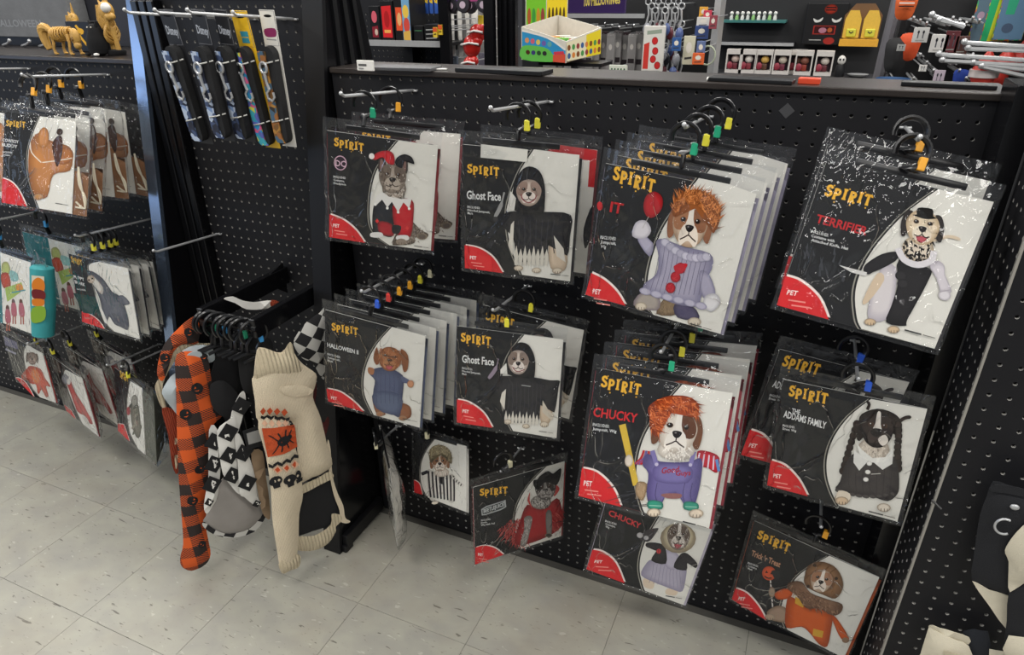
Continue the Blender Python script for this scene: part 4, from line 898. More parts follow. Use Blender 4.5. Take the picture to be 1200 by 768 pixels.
f = (43.16, -7.0, 31.72, -6, 0, -2.0, 9.1, 10.3)
bag(f, '8', (Q8, d_braids), 'bagged costume picturing a black and white dog with dark braids and white collar', '#1f1d1e', 'b', [((42.7, -4.3, 32.3, 8, -4, 9), 'braided dog bag behind, its red corner sticking out at left')], G1, 8)
bag((8.55, -1.9, 14.6, -17, -14, -10.5, 8.2, 7.6), '9', (Q9, d_stripes), 'small low bag picturing a curly-wigged dog in a black and white striped suit', '#c9c5bc', 'w', (), G1, 9, topm=.5, thick=.3)
bag((18.69, -5.0, 15.96, 48, 0, .8, 9.8, 10.5), '10', (Q10, d_reddress), 'low bag turned sideways picturing a grey dog in a red tulle dress', '#8f2325', 'w', (), G1, 10)
bag((31.6, -4.0, 16.14, 6, -7, 9.2, 9.6, 10.6), '11', (Q11, d_dress), 'lowest bag under the overalls bags picturing a dog in a pale dress and black jacket', '#a8a2b0', 'y', (), G1, 11)
bag((43.70, -3.9, 15.6, -12, 2, 3.6, 10.2, 11.2), '12', (Q12, d_orange), 'low bag at right picturing a dog in an orange suit and sack hood', '#a8491a', 'o', (), G1, 12)
# the bag that hangs edge on below the jumpsuit stack
bag((3.9, -4.9, 14.0, -49, 0, 6, 9.2, 10.6), '9', (Q9, d_stripes), 'low bag hanging edge on, only its thin wavy side in view', '#d0ccc2', 'w', (), G1, 13, thick=.8, amp=.35)

# ================================================================ the bags on the left rack
G2 = 'pet costume bags on the left rack'
f = (-27.45, -8.0, 45.29, 13, -19, 5.4, 9.6, 9.8)
bag(f, 'a', (QA, d_tan), 'front tan cowboy-suit dog bag on the top row of the left rack', '#7a5232', 'o',
    [((-28.25, -6.0, 45.26, 11, -15, 6.7), 'second tan-suit dog bag, its white cord showing at the side'), ((-28.97, -4.0, 45.59, 14, -8, 4.1), 'third tan-suit dog bag of the left rack'), ((-28.9, -2.0, 45.3, 12, 0, 8), 'rearmost tan-suit dog bag next to the blue-lit post')], G2, 21, amp=.22, rmar=1.3, fabtop=.5, cord=True, thick=.9)
f = (-26.68, -8.0, 31.19, -1, -5, 1.8, 9.5, 9.0)
bag(f, 'c', (QB, d_shark), 'front grey shark-suit dog bag on the middle row of the left rack', '#26282c', 'y',
    [((-27.2, -6.7, 30.9, 2, -4, 3.3), 'second grey shark-suit dog bag'), ((-27.8, -5.4, 30.6, 4, 0, 5.5), 'third grey shark-suit dog bag'), ((-28.6, -4.2, 30.3, 4, 1, 5), 'rearmost grey shark-suit dog bag by the blue-lit post')], G2, 22)
f = (-41.0, -8.0, 29.73, 1, -14, 5.5, 11.6, 9.5)
bag(f, 'd', (QC, d_kids), 'teal-sided bag with a white card of colourful small figures, far left', '#2f8c90', 'c', [((-38.6, -4.0, 30.4, 4, -4, 6), 'second teal-sided bag, pushed back beside the shark bags')], G2, 23, thick=1.0, rmar=2.1, roll='#2f8c90')
bag((-45.2, -8.0, 18.01, -6, -1, 6.9, 9.1, 8.4), 'e', (QD, d_redsuit), 'low bag picturing a dog in a red suit with orange belly', '#9a2d24', 'y', (), G2, 24)
f = (-38.35, -8.0, 16.21, -14, -2, .7, 9.5, 9.3)
bag(f, 'e', (QE, d_redlong), 'low slanting bag with a long red figure on its card', '#7c1d22', 'y',
    [((-37.6, -6.2, 16.6, -12, 0, 2), 'second slanting red-figure bag'), ((-35.6, -4.0, 17.2, -10, 2, 4), 'rearmost red-figure bag, plain white card edge showing')], G2, 25)
bag((-27.3, -7.6, 16.6, -18, -12, -2, 11.0, 9.4), 'h', (QF, d_camo), 'low bag beside the garments with camouflage cloth bulging behind its card', '#4d4e42', 'y', (), G2, 26, thick=1.6, rmar=2.6)
bag((-37.6, -6.5, 45.0, 10, -14, 5, 9.5, 10), 'b', (QA, d_tan), 'bag with a yellow and white card cut by the left picture edge', '#b5a04a', 'w', (), G2, 27)

# ================================================================ garments on the hang rail
def plaid():
    N = NT('orange_black_plaid'); co = N.obj(); s = N.n('SeparateXYZ'); N.l(co, s.inputs[0])
    def band(o, per, off): return N.math('GREATER_THAN', N.math('FRACT', N.math('MULTIPLY_ADD', o, 1 / (per * IN), off)), .5)
    a = band(s.outputs[0], 2.5, .15); b = band(s.outputs[2], 2.5, .3)
    d = N.math('ADD', s.outputs[0], s.outputs[2]); h = N.math('GREATER_THAN', N.math('FRACT', N.math('MULTIPLY', d, 1 / (.22 * IN))), .45)
    one = N.math('MULTIPLY', N.math('ABSOLUTE', N.math('SUBTRACT', a, b)), h); both = N.math('MULTIPLY', a, b)
    c = N.mix(N.math('MAXIMUM', one, both), lin('#cb551b'), lin('#2b211e')); N.l(c, N.b.inputs['Base Color']); N.b.inputs['Roughness'].default_value = .9
    n = N.n('TexNoise', ins={'Scale': 500.}); N.l(co, n.inputs[0]); N.l(N.bump(n.outputs[0], .25, .001), N.b.inputs['Normal']); return N.m
def checks(name, per, c1, c2, rot):
    N = NT(name); mp = N.n('Mapping'); mp.inputs['Rotation'].default_value = (0, rot, 0); N.l(N.obj(), mp.inputs[0])
    s = N.n('SeparateXYZ'); N.l(mp.outputs[0], s.inputs[0])
    f = [N.math('GREATER_THAN', N.math('FRACT', N.math('MULTIPLY', s.outputs[i], 1 / (per * IN))), .5) for i in (0, 2)]
    w = N.n('TexNoise', ins={'Scale': 60., 'Detail': 2.}); N.l(N.obj(), w.inputs[0])
    x = N.math('ABSOLUTE', N.math('SUBTRACT', f[0], f[1]))
    c = N.mix(x, lin(c1), lin(c2)); N.l(c, N.b.inputs['Base Color']); N.b.inputs['Roughness'].default_value = .9; return N.m
def knit(name, col, rib, bs=.004):
    N = NT(name); co = N.obj(); w = N.n('TexWave', wave_type='BANDS', bands_direction='X', ins={'Scale': rib, 'Distortion': .6, 'Detail': 1.}); N.l(co, w.inputs[0])
    n = N.n('TexNoise', ins={'Scale': 420., 'Detail': 3.}); N.l(co, n.inputs[0])
    h = N.math('ADD', w.outputs['Fac'], n.outputs[0]); N.l(N.bump(h, 1., bs), N.b.inputs['Normal'])
    c = lin(col); N.l(N.mix(n.outputs[0], tuple(v * .78 for v in c), tuple(min(1, v * 1.12) for v in c)), N.b.inputs['Base Color']); N.b.inputs['Roughness'].default_value = .95; return N.m
PLAID = plaid(); CHECK = checks('ghost_check_print', 2.6, '#d7d5cf', '#1d1c1e', .5); CHECK2 = checks('black_white_check', 2.2, '#b9b7b1', '#1b1a1c', .9)
KNIT = knit('cream_knit', '#ddceb3', 110, .0009); RIB = knit('cream_rib_knit', '#d6c7a9', 36); 
BLKF = mat('black_fleece', '#141416', .95, 0, .3, 90, .4, 900); GREYF = mat('pale_blue_grey_fleece', '#a9b2b6', .95, 0, .12, 60, .4, 700); LINING = mat('grey_mesh_lining', '#8d8883', .9, 0, .1, 30, .3, 600)
BROWN = mat('tan_cloth', '#8a745c', .95, 0, .15, 60, .3, 600); RUSTK = knit('rust_knit', '#a8401f', 70)
YAW = 60.0
class Plane:
    def __init__(s, X0, Y0=-10.5, yaw=YAW):
        s.o = np.array([X0, Y0, 0.0]); r = math.radians(yaw); s.ax = np.array([math.cos(r), math.sin(r), 0]); s.n = np.array([math.sin(r), -math.cos(r), 0])
        s.yaw = yaw
    def __call__(s, px, py):
        d = ray(px, py); c = np.array(CAM_C); t = (s.o - c) @ s.n / (d @ s.n); p = c + t * d - s.o; return (float(p @ s.ax), float(p[2]))
    def thing(s, name, label, cat, group=None):
        t = thing(name, label, cat, s.o, Matrix.Rotation(math.radians(s.yaw), 3, 'Z'), group); return t
def cloth(L, thick, mt, name, parent, y0=0., fold=.25, freq=.45, res=.75, seed=0, back=.5, k=3, ret=False):
    """outline in (x, z) filled with a soft, folded, closed body of real thickness"""
    L = smooth_loop(L, k) if k > 1 else L; n = len(L); A = np.array(L)
    x0, z0 = A.min(0); x1, z1 = A.max(0)
    def dist(x, z):
        p = np.array([x, z]); a = A; b = np.roll(A, -1, 0); ab = b - a; t = np.clip(((p - a) * ab).sum(1) / np.maximum((ab ** 2).sum(1), 1e-9), 0, 1)
        return float(np.sqrt(((a + ab * t[:, None] - p) ** 2).sum(1).min()))
    pts = [Vector(p) for p in L]
    for i in range(int((x1 - x0) / res) + 1):
        for j in range(int((z1 - z0) / res) + 1):
            x = x0 + (i + .5 + .25 * (j % 2)) * res; z = z0 + (j + .5) * res
            if dist(x, z) > res * .45: pts.append(Vector((x, z)))
    vs, _, fs, *_r = delaunay_2d_cdt(pts, [(i, (i + 1) % n) for i in range(n)], [list(range(n))], 1, 1e-5)
    def hgt(x, z, d=None):
        d = dist(x, z) if d is None else d
        e = math.sqrt(min(1, d / max(.6, thick * 1.3))); w = noise.noise(Vector((x * freq * 1.8, z * freq * .55, seed * 7.3))) + .5 * noise.noise(Vector((x * freq * 3.7, z * freq, seed * 3.1)))
        return -thick * e * .6 + fold * w * (.4 + .6 * e), thick * e * back + fold * w * .7
    N = len(vs); D = [dist(v.x, v.y) for v in vs]; Hh = [hgt(v.x, v.y, d if d > 1e-3 else 0) for v, d in zip(vs, D)]
    b = MB(); V = [(v.x, y0 + h[0] - .02, v.y) for v, h in zip(vs, Hh)] + [(v.x, y0 + h[1] + .02, v.y) for v, h in zip(vs, Hh)]
    F = [tuple(f) for f in fs] + [tuple(i + N for i in reversed(f)) for f in fs]
    cnt = {}
    for f in fs:
        for i in range(len(f)):
            e = (f[i], f[(i + 1) % len(f)]); cnt[e] = 1
    for (a, c) in cnt:
        if (c, a) not in cnt: F.append((a, a + N, c + N, c))
    b.raw(V, F, mt); o = b.build(name, parent, True)
    return (o, lambda x, z: y0 + hgt(x, z)[0] - .03) if ret else o
def stf(o): o['kind'] = 'stuff'; return o
class Decal:
    """small flat appliques laid on the front of a cloth body"""
    def __init__(s, hf): s.b = MB(); s.hf = hf; s.k = 0
    def poly(s, pts, mt, lift=.02):
        s.k += 1; cx = sum(p[0] for p in pts) / len(pts); cz = sum(p[1] for p in pts) / len(pts); e = lift + s.k * .0008
        c = (cx, s.hf(cx, cz) - e, cz); V = [(p[0], min(s.hf(*p), c[1] + e + .06) - e, p[1]) for p in pts]; n = len(pts)
        s.b.raw([c] + V, [(0, i + 1, (i + 1) % n + 1) for i in range(n)], mt)
    def ell(s, cx, cz, rx, rz, mt, rot=0, n=12, lift=.02):
        s.poly([(cx + rx * math.cos(t) * math.cos(rot) - rz * math.sin(t) * math.sin(rot), cz + rx * math.cos(t) * math.sin(rot) + rz * math.sin(t) * math.cos(rot)) for t in [2 * math.pi * i / n for i in range(n)]], mt, lift)
c4 = lambda L: [(170 + x / 2.56, 380 + y / 2.56) for x, y in L]
c5 = lambda L: [(180 + x / 4.7, 340 + y / 4.7) for x, y in L]
c6 = lambda L: [(180 + x / 3.84, 480 + y / 3.84) for x, y in L]
c7 = lambda L: [(290 + x / 5.485, 380 + y / 5.485) for x, y in L]
c8 = lambda L: [(290 + x / 4.8, 520 + y / 4.8) for x, y in L]
c9 = lambda L: [(270 + x / 4.5, 340 + y / 4.5) for x, y in L]
mp = lambda P, L: [P(*p) for p in L]

# the rail itself: two arms from the tower and a cross bar
rail = thing('hang_rail', 'black U-shaped hang rail sticking out of the tower, full of pet clothes', 'rail', (-7, .3, 28.2))
RO = (7, -.3, -28.2)
for x in (-10.0, -4.0):
    part(MB().box(x - .35, -11.2, 27.3, x + .35, .2, 29.1, M['gloss'], .08), 'arm', rail, RO)
    part(MB().prism([(-.1, 26.2), (-.1, 29.6), (-2.4, 29.0), (-1.6, 27.3)], x - .12, x + .12, M['black'], 0), 'gusset', rail, RO)
part(MB().tube([(-10.3, -10.9, 28.2), (-3.6, -10.9, 28.2)], .4, M['gloss'], 10), 'cross_bar', rail, RO)
def clothes_hanger(X, tagc, label, sw=0):
    t = thing('clothes_hanger', label, 'hanger', (X, -10.9, 28.62), Matrix.Rotation(math.radians(YAW - 90 + sw), 3, 'Z'), 'hangers on the hang rail')
    r = 1.15; arc = [(0, r * math.cos(a), -r + .15 + r * math.sin(a)) for a in [math.radians(-35 + i * 17) for i in range(16)]]
    MB().tube(arc[::-1] + [(0, r * .82, -r - .45), (0, 0, -r - 1.1), (0, 0, -3.2)][0:0] + [], .16, M['hang'], 6).build('hook', t, True)
    MB().tube([arc[0], (0, .55, -r - .7), (0, .1, -r - 1.3), (0, 0, -3.4)], .17, M['hang'], 6).tube([(0, -1.3, -3.6), (0, 0, -3.3), (0, 1.3, -3.6)], .16, M['hang'], 6).build('neck', t, True)
    if tagc: MB().box(-.2, .36, -r - .85, .2, .72, -r - .15, mat('size_clip_' + tagc, TAGC[tagc], .4), .05).build('size_clip', t)
for X, tc, lab in ((-9.75, 'g', 'leftmost black clothes hanger, teal size clip'), (-9.35, None, 'second black clothes hanger from the left on the rail'), (-8.5, 'c', 'black clothes hanger with blue clip near the left arm'), (-7.4, None, 'black clothes hanger near the middle of the rail, without clip'),
                   (-6.9, None, 'black clothes hanger just right of the rail middle'), (-6.1, 'g', 'black clothes hanger with teal clip above the black hood'), (-5.5, None, 'black clothes hanger beside the teal-clip one'), (-4.3, 'c', 'rightmost black clothes hanger, blue clip, above the cream sweater')):
    clothes_hanger(X, tc, lab, random.uniform(-8, 8))

def pumpkin(dc, P, px, py, r):
    x, z = P(px, py); dc.ell(x, z, r * .8, r, BLKF, .3); o = mat('orange_print', '#cb551b', .9)
    for s in (-1, 1): dc.poly([(x + s * r * .45, z + r * .1), (x + s * r * .12, z + r * .12), (x + s * r * .25, z + r * .5)], o)
    dc.poly([(x - r * .5, z - r * .25), (x, z - r * .5), (x + r * .5, z - r * .2), (x, z - r * .32)], o)
# orange plaid pyjamas in front
P = Plane(-9.6); g = P.thing('pet_pajamas', 'orange and black plaid pet pajamas with pumpkin faces, front left, leg nearly touching floor', 'pet clothes', 'pet clothes on the hang rail')
o, hf = cloth(mp(P, c4([(95, 92), (148, 84), (186, 100), (196, 150), (208, 200), (238, 236), (236, 270), (206, 300), (196, 330), (192, 400), (186, 520), (182, 600), (190, 650), (196, 690), (180, 722), (140, 741), (110, 728), (106, 700), (114, 660), (108, 560), (100, 450), (96, 300), (92, 180)])), 1.1, PLAID, 'body', g, 0, .3, ret=True)
dc = Decal(hf)
for x, y, r in ((150, 182, .62), (118, 264, .62), (212, 250, .5), (160, 430, .55), (138, 520, .6), (175, 95, .4), (168, 652, .45)): pumpkin(dc, P, *c4([(x, y)])[0], r)
stf(dc.b.build('pumpkin_print', o))
cloth(mp(P, c5([(300, 500), (370, 480), (440, 540), (480, 620), (470, 720), (400, 690), (330, 650), (300, 590)])), .5, BLKF, 'hood_lining', g, -.9, .1)
P = Plane(-10.9); g = P.thing('pet_pajamas', 'second orange plaid pet garment, its sleeve showing at far left behind the grey hood', 'pet clothes', 'pet clothes on the hang rail')
o, hf = cloth(mp(P, c5([(20, 470), (30, 390), (60, 300), (110, 240), (180, 175), (240, 148), (246, 290), (160, 300), (110, 340), (80, 430), (50, 500)])), .9, PLAID, 'body', g, 0, .25, ret=True)
dc = Decal(hf); [pumpkin(dc, P, *c5([q])[0], .5) for q in ((190, 228), (60, 370))]; stf(dc.b.build('pumpkin_print', o))
# grey hooded coat with a cream sweater behind it
P = Plane(-10.4); g = P.thing('hooded_coat', 'pale grey hooded pet coat between the orange plaid garments', 'pet clothes', 'pet clothes on the hang rail')
cloth(mp(P, c5([(120, 370), (190, 310), (300, 300), (330, 345), (320, 390), (200, 405), (160, 440), (150, 560), (142, 690), (110, 660), (50, 580), (45, 540), (90, 470), (130, 430)])), .8, GREYF, 'hood', g, -.3, .3)
cloth(mp(P, c5([(180, 330), (240, 320), (250, 345), (190, 372), (140, 400), (130, 390)])), .4, GREYF, 'collar_roll', g, -.9, .1)
P = Plane(-11.2); g = P.thing('pet_sweater', 'cream and rust knit pet sweater squeezed at the left end of the rail', 'pet clothes', 'pet clothes on the hang rail')
cloth(mp(P, c5([(112, 282), (235, 292), (330, 296), (200, 330), (110, 400), (50, 520), (60, 600), (72, 660), (40, 640), (12, 560), (14, 510), (80, 420)])), .6, RIB, 'collar', g, 0, .2)
cloth(mp(P, c5([(45, 650), (140, 690), (150, 900), (130, 1010), (100, 960), (80, 800)])), .5, RUSTK, 'rust_band', g, -.1, .2)
cloth(mp(P, c4([(92, 250), (100, 260), (96, 420), (88, 410)])), .3, RIB, 'hem', g, -.1, .1)
# black fleece pieces
P = Plane(-10.9); g = P.thing('fleece_hoodie', 'plain black fleece pet hoodie behind the orange plaid pajamas', 'pet clothes', 'pet clothes on the hang rail')
cloth(mp(P, c5([(370, 285), (460, 290), (500, 340), (500, 560), (490, 700), (460, 780), (420, 760), (350, 640), (310, 520), (330, 420)])), .9, BLKF, 'body', g)
cloth(mp(P, c4([(170, 310), (196, 330), (190, 520), (180, 600), (168, 560)])), .5, RUSTK, 'lower_sleeve', g, .3, .1)
P = Plane(-7.6); g = P.thing('fleece_hood', 'black fleece pet hood hanging over the ghost-check coat', 'pet clothes', 'pet clothes on the hang rail')
cloth(mp(P, c5([(462, 300), (500, 262), (570, 252), (640, 268), (656, 340), (648, 440), (590, 520), (560, 560), (500, 560), (470, 470)])), 1.1, BLKF, 'hood', g, -.3, .35)
# ghost check coat with grey lining
P = Plane(-6.6); g = P.thing('checked_coat', 'black and white ghost-check pet coat with big grey lined hood flap', 'pet clothes', 'pet clothes on the hang rail')
cloth(mp(P, c6([(318, 320), (375, 362), (430, 405), (490, 440), (504, 478), (455, 540), (350, 574), (270, 556), (228, 515), (240, 490), (290, 400)])), .45, LINING, 'lining', g, .4, .2)
cloth(mp(P, c6([(232, 512), (280, 548), (345, 566), (440, 540), (500, 470), (508, 486), (455, 556), (350, 584), (270, 566), (224, 530)])), .3, CHECK2, 'lining_trim', g, .2, .05)
WHT = mat('white_print', '#d7d5cf', .9)
def ghost(dc, x, z, r):
    dc.poly([(x - r, z), (x, z + r * 1.1), (x + r, z), (x, z - r * 1.1)], BLKF); dc.poly([(x - r * .42, z - r * .45), (x - r * .38, z + .2 * r), (x, z + r * .6), (x + r * .4, z + .2 * r), (x + r * .45, z - r * .4), (x + .2 * r, z - r * .25), (x, z - r * .5), (x - r * .2, z - r * .3)], WHT)
    for s in (-1, 1): dc.ell(x + s * r * .16, z + r * .12, r * .08, r * .12, BLKF, n=6)
WCL = mat('white_cotton', '#d2d0ca', .9, 0, .06, 60, .25, 600)
for nm, L, gh, yy in (('sleeve', [(250, 95), (285, 88), (302, 230), (290, 380), (262, 440), (238, 468), (226, 430), (246, 300)], [(270, 140), (268, 240), (258, 330), (246, 410)], 0),
              ('hood_side', [(280, 85), (330, 40), (362, 30), (372, 180), (384, 350), (372, 366), (340, 330), (306, 280), (290, 190)], [(325, 85), (330, 185), (345, 275)], -.5),
              ('sleeve', [(352, 110), (372, 90), (400, 150), (430, 230), (446, 300), (452, 370), (470, 398), (455, 412), (430, 402), (395, 372), (374, 352), (366, 220)], [(388, 170), (405, 300), (448, 398)], -.9),
              ('shoulder', [(340, 40), (372, -60), (400, -90), (408, -40), (385, 60), (362, 110)], [(385, -30)], -.4)):
    o, hf = cloth(mp(P, c6(L)), .7, WCL, nm, g, yy, .2, ret=True); dc = Decal(hf)
    for q in gh: ghost(dc, *P(*c6([q])[0]), .95 if q[1] < 390 else .45)
    stf(dc.b.build('ghost_print', o))
lt = cloth(mp(P, c6([(375, 60), (470, 30), (480, 120), (398, 146)])), .08, BLKF, 'hang_tag', g, -1.7, .02, k=1)
cloth(mp(P, c6([(392, 70), (462, 48), (466, 100), (402, 118)])), .04, mat('tag_grey', '#8f8f8d', .6), 'tag_window', g, -1.8, 0, k=1)
P = Plane(-5.6); g = P.thing('tan_leg_piece', 'tan cloth pet garment strip between checked coat and cream sweater', 'pet clothes', 'pet clothes on the hang rail')
cloth(mp(P, c6([(440, 200), (490, 190), (505, 300), (520, 400), (524, 490), (498, 480), (480, 430), (462, 330)])), .5, BROWN, 'body', g, 0, .2)
# cream sweater with the spider
P = Plane(-2.3); g = P.thing('knit_sweater', 'cream knit pet sweater with orange band, black spider and skulls', 'pet clothes', 'pet clothes on the hang rail')
o, hf = cloth(mp(P, c7([(28, 360), (40, 330), (62, 170), (110, 155), (215, 182), (272, 112), (300, 190), (360, 260), (440, 320), (440, 380), (420, 470), (470, 600), (510, 768), (545, 900), (480, 960), (420, 985), (330, 1010), (320, 800), (280, 620), (80, 640), (45, 480)])), 1.2, KNIT, 'body', g, 0, .22, ret=True)
cloth(mp(P, c7([(60, 168), (80, 155), (140, 160), (215, 183), (272, 110), (296, 180), (330, 240), (360, 330), (250, 350), (120, 350), (40, 335), (52, 240)])), 1.2, RIB, 'ribbed_neck', g, -.18, .15)
cloth(mp(P, c7([(190, 385), (270, 370), (350, 378), (400, 400), (380, 430), (300, 450), (220, 430)])), .5, KNIT, 'fold', g, -.75, .1)
so, sf = cloth(mp(P, c8([(50, -150), (200, -155), (236, -90), (262, 20), (282, 110), (300, 270), (280, 380), (275, 530), (268, 620), (278, 668), (225, 690), (190, 706), (172, 690), (160, 610), (132, 430), (118, 220), (90, 40)])), 1.0, KNIT, 'sleeve', g, -.55, .15, ret=True)
cloth(mp(P, c8([(300, 274), (296, 232), (380, 190), (455, 150), (476, 184), (400, 224)])), .5, RIB, 'flap_rib', g, -.3, .06)
cloth(mp(P, c8([(300, 276), (470, 185), (486, 230), (530, 390), (480, 470), (380, 510), (278, 530), (284, 380)])), .3, BLKF, 'dark_lining', g, .55, .1)
cloth(mp(P, c8([(276, 530), (380, 522), (470, 460), (476, 400), (528, 408), (530, 440), (500, 470), (498, 500), (460, 560), (400, 598), (330, 608), (276, 596)])), .5, RIB, 'ribbed_hem', g, .1, .06)
cloth(mp(P, c8([(455, -20), (470, 40), (480, 180), (508, 280), (540, 350), (552, 420), (580, 440), (560, 452), (525, 440), (520, 380), (490, 300), (468, 200), (450, 60)])), .35, KNIT, 'side_edge', g, .1, .05)
cloth(mp(P, c8([(168, 640), (275, 600), (278, 668), (225, 692), (190, 708), (172, 692)])), .9, RIB, 'ribbed_cuff', g, -.7, .05)
dc = Decal(sf); OR = mat('orange_knit_band', '#b84a22', .95, 0, .15, 300, .4, 700); PK = mat('peach_knit', '#d2a68a', .95)
A = lambda x, y: P(*c7([(x, y)])[0]); B8 = lambda x, y: P(*c8([(x, y)])[0])
for k in range(4): x, y = 72 + k * 46, 522 + k * 3; dc.poly([A(x - 20, y), A(x, y - 26), A(x + 20, y), A(x, y + 28)], OR, .05)
for k in range(8): x, y = 62 + k * 23, 562 + k * 2 + 14 * (k % 2); dc.poly([A(x, y - 10), A(x + 24, y + (14 if k % 2 == 0 else -14) - 10), A(x + 24, y + (14 if k % 2 == 0 else -14) + 10), A(x, y + 12)], BLKF, .05)
for k in range(4): x, y = 90 + k * 44, 608; dc.poly([A(x - 18, y), A(x, y - 22), A(x + 18, y), A(x, y + 22)], PK, .05)
q = [[A(70 + (k * 52), 640 - 6 * k) for k in range(5)], [B8(95 + k * 42, 50 - k * 14) for k in range(5)]]
for r_ in range(4):
    for k in range(4):
        l2 = lambda a, b, t: (a[0] + (b[0] - a[0]) * t, a[1] + (b[1] - a[1]) * t)
        dc.poly([l2(q[0][k], q[1][k], r_ / 4), l2(q[0][k + 1], q[1][k + 1], r_ / 4), l2(q[0][k + 1], q[1][k + 1], (r_ + 1) / 4), l2(q[0][k], q[1][k], (r_ + 1) / 4)], OR, .05)
sx, sz = A(205, 712)
dc.ell(sx, sz, .62, .5, BLKF, lift=.09); dc.ell(sx + .55, sz + .1, .3, .28, BLKF, lift=.09)
for k in range(4):
    for s in (-1, 1):
        a = (sx - .35 + k * .25, sz); m_ = (sx - .9 + k * .6, sz + s * .75); e = (sx - 1.2 + k * .8, sz + s * 1.05)
        for u, v in ((a, m_), (m_, e)): dc.poly([(u[0] - .09, u[1]), (u[0] + .09, u[1]), (v[0] + .06, v[1]), (v[0] - .06, v[1])], BLKF, .09)
for k in range(7): x, y = 100 + k * 24, 96 - k * 9 + 10 * (k % 2); dc.poly([B8(x, y - 10), B8(x + 25, y + (8 if k % 2 == 0 else -22) - 8), B8(x + 25, y + (8 if k % 2 == 0 else -22) + 8), B8(x, y + 10)], BLKF, .05)
for k in range(3): x, y = 148 + k * 48, 116 - k * 14; dc.poly([B8(x - 26, y), B8(x, y - 26), B8(x + 26, y), B8(x, y + 24)], PK, .05); dc.poly([B8(x - 16, y), B8(x, y - 17), B8(x + 16, y), B8(x, y + 15)], OR, .06)
for x, y in ((138, 180), (214, 166), (266, 148)):
    c_ = B8(x, y); dc.ell(*c_, .62 if x < 260 else .3, .55, BLKF, lift=.05); dc.poly([(c_[0] - .35, c_[1] - .4), (c_[0] + .35, c_[1] - .4), (c_[0] + .3, c_[1] - .8), (c_[0] - .3, c_[1] - .8)], BLKF, .05)
    for s in (-1, 1): dc.ell(c_[0] + s * .2 + .1, c_[1] + .02, .12, .14, KNIT, lift=.07, n=8)
stf(dc.b.build('spider_pattern', so))
# pieces behind the sweater
P = Plane(-4.6); g = P.thing('checked_scarf', 'black and white diamond-check pet garment sticking up behind the cream sweater', 'pet clothes', 'pet clothes on the hang rail')
cloth(mp(P, c9([(350, 232), (402, 168), (470, 124), (496, 118), (498, 440), (480, 462), (432, 385), (380, 360), (335, 290)])), .8, CHECK2, 'body', g, 0, .25)
P = Plane(-3.8); g = P.thing('dark_sweater', 'dark red-trimmed pet sweater edge behind the right side of the cream sweater', 'pet clothes', 'pet clothes on the hang rail')
cloth(mp(P, c7([(415, 380), (440, 330), (450, 440), (440, 520), (490, 640), (520, 600), (530, 640), (505, 760), (540, 900), (520, 900), (460, 640), (410, 480)])), .5, mat('dark_red_knit', '#4a1a18', .95, 0, .6, 130, .4, 500), 'body', g, .2, .1)
P = Plane(-7.0); g = P.thing('white_sleeve', 'white pet sleeve with orange cuff lying over the hangers behind the rail', 'pet clothes', 'pet clothes on the hang rail')
cloth(mp(P, c9([(0, 86), (48, 74), (100, 94), (160, 102), (250, 92), (262, 108), (255, 128), (200, 140), (120, 140), (60, 108)])), .7, WCL, 'sleeve', g, 2.0, .15)
cloth(mp(P, c9([(248, 92), (285, 94), (304, 112), (280, 126), (252, 126)])), .6, RUSTK, 'cuff', g, 2.0, .05)

# ================================================================ dog leads on the tower
LW, LH_ = 1.62, 10.6
def webbing(name, cols):
    N = NT(name); v = N.n('TexVoronoi', ins={'Scale': 95., 'Randomness': 1.}); N.l(N.obj(), v.inputs[0])
    r = N.n('ValToRGB'); r.color_ramp.interpolation = 'CONSTANT'; e = r.color_ramp.elements
    while len(e) < len(cols): e.new(.5)
    for i, c in enumerate(cols): e[i].position = i / len(cols); e[i].color = (*lin(c), 1)
    s = N.n('SeparateColor'); N.l(v.outputs['Color'], s.inputs[0]); N.l(s.outputs[0], r.inputs[0]); N.l(r.outputs[0], N.b.inputs['Base Color']); N.b.inputs['Roughness'].default_value = .7; return N.m
BLUEW = webbing('blue_patterned_webbing', ['#1c2030', '#6f86ad', '#20263a', '#a7b3c6', '#3a4868'])
TIE = mat('white_zip_tie', '#b9b8b2', .4); BW = mat('black_webbing', '#0e0e10', .8, 0, .2, 200, .3, 900)
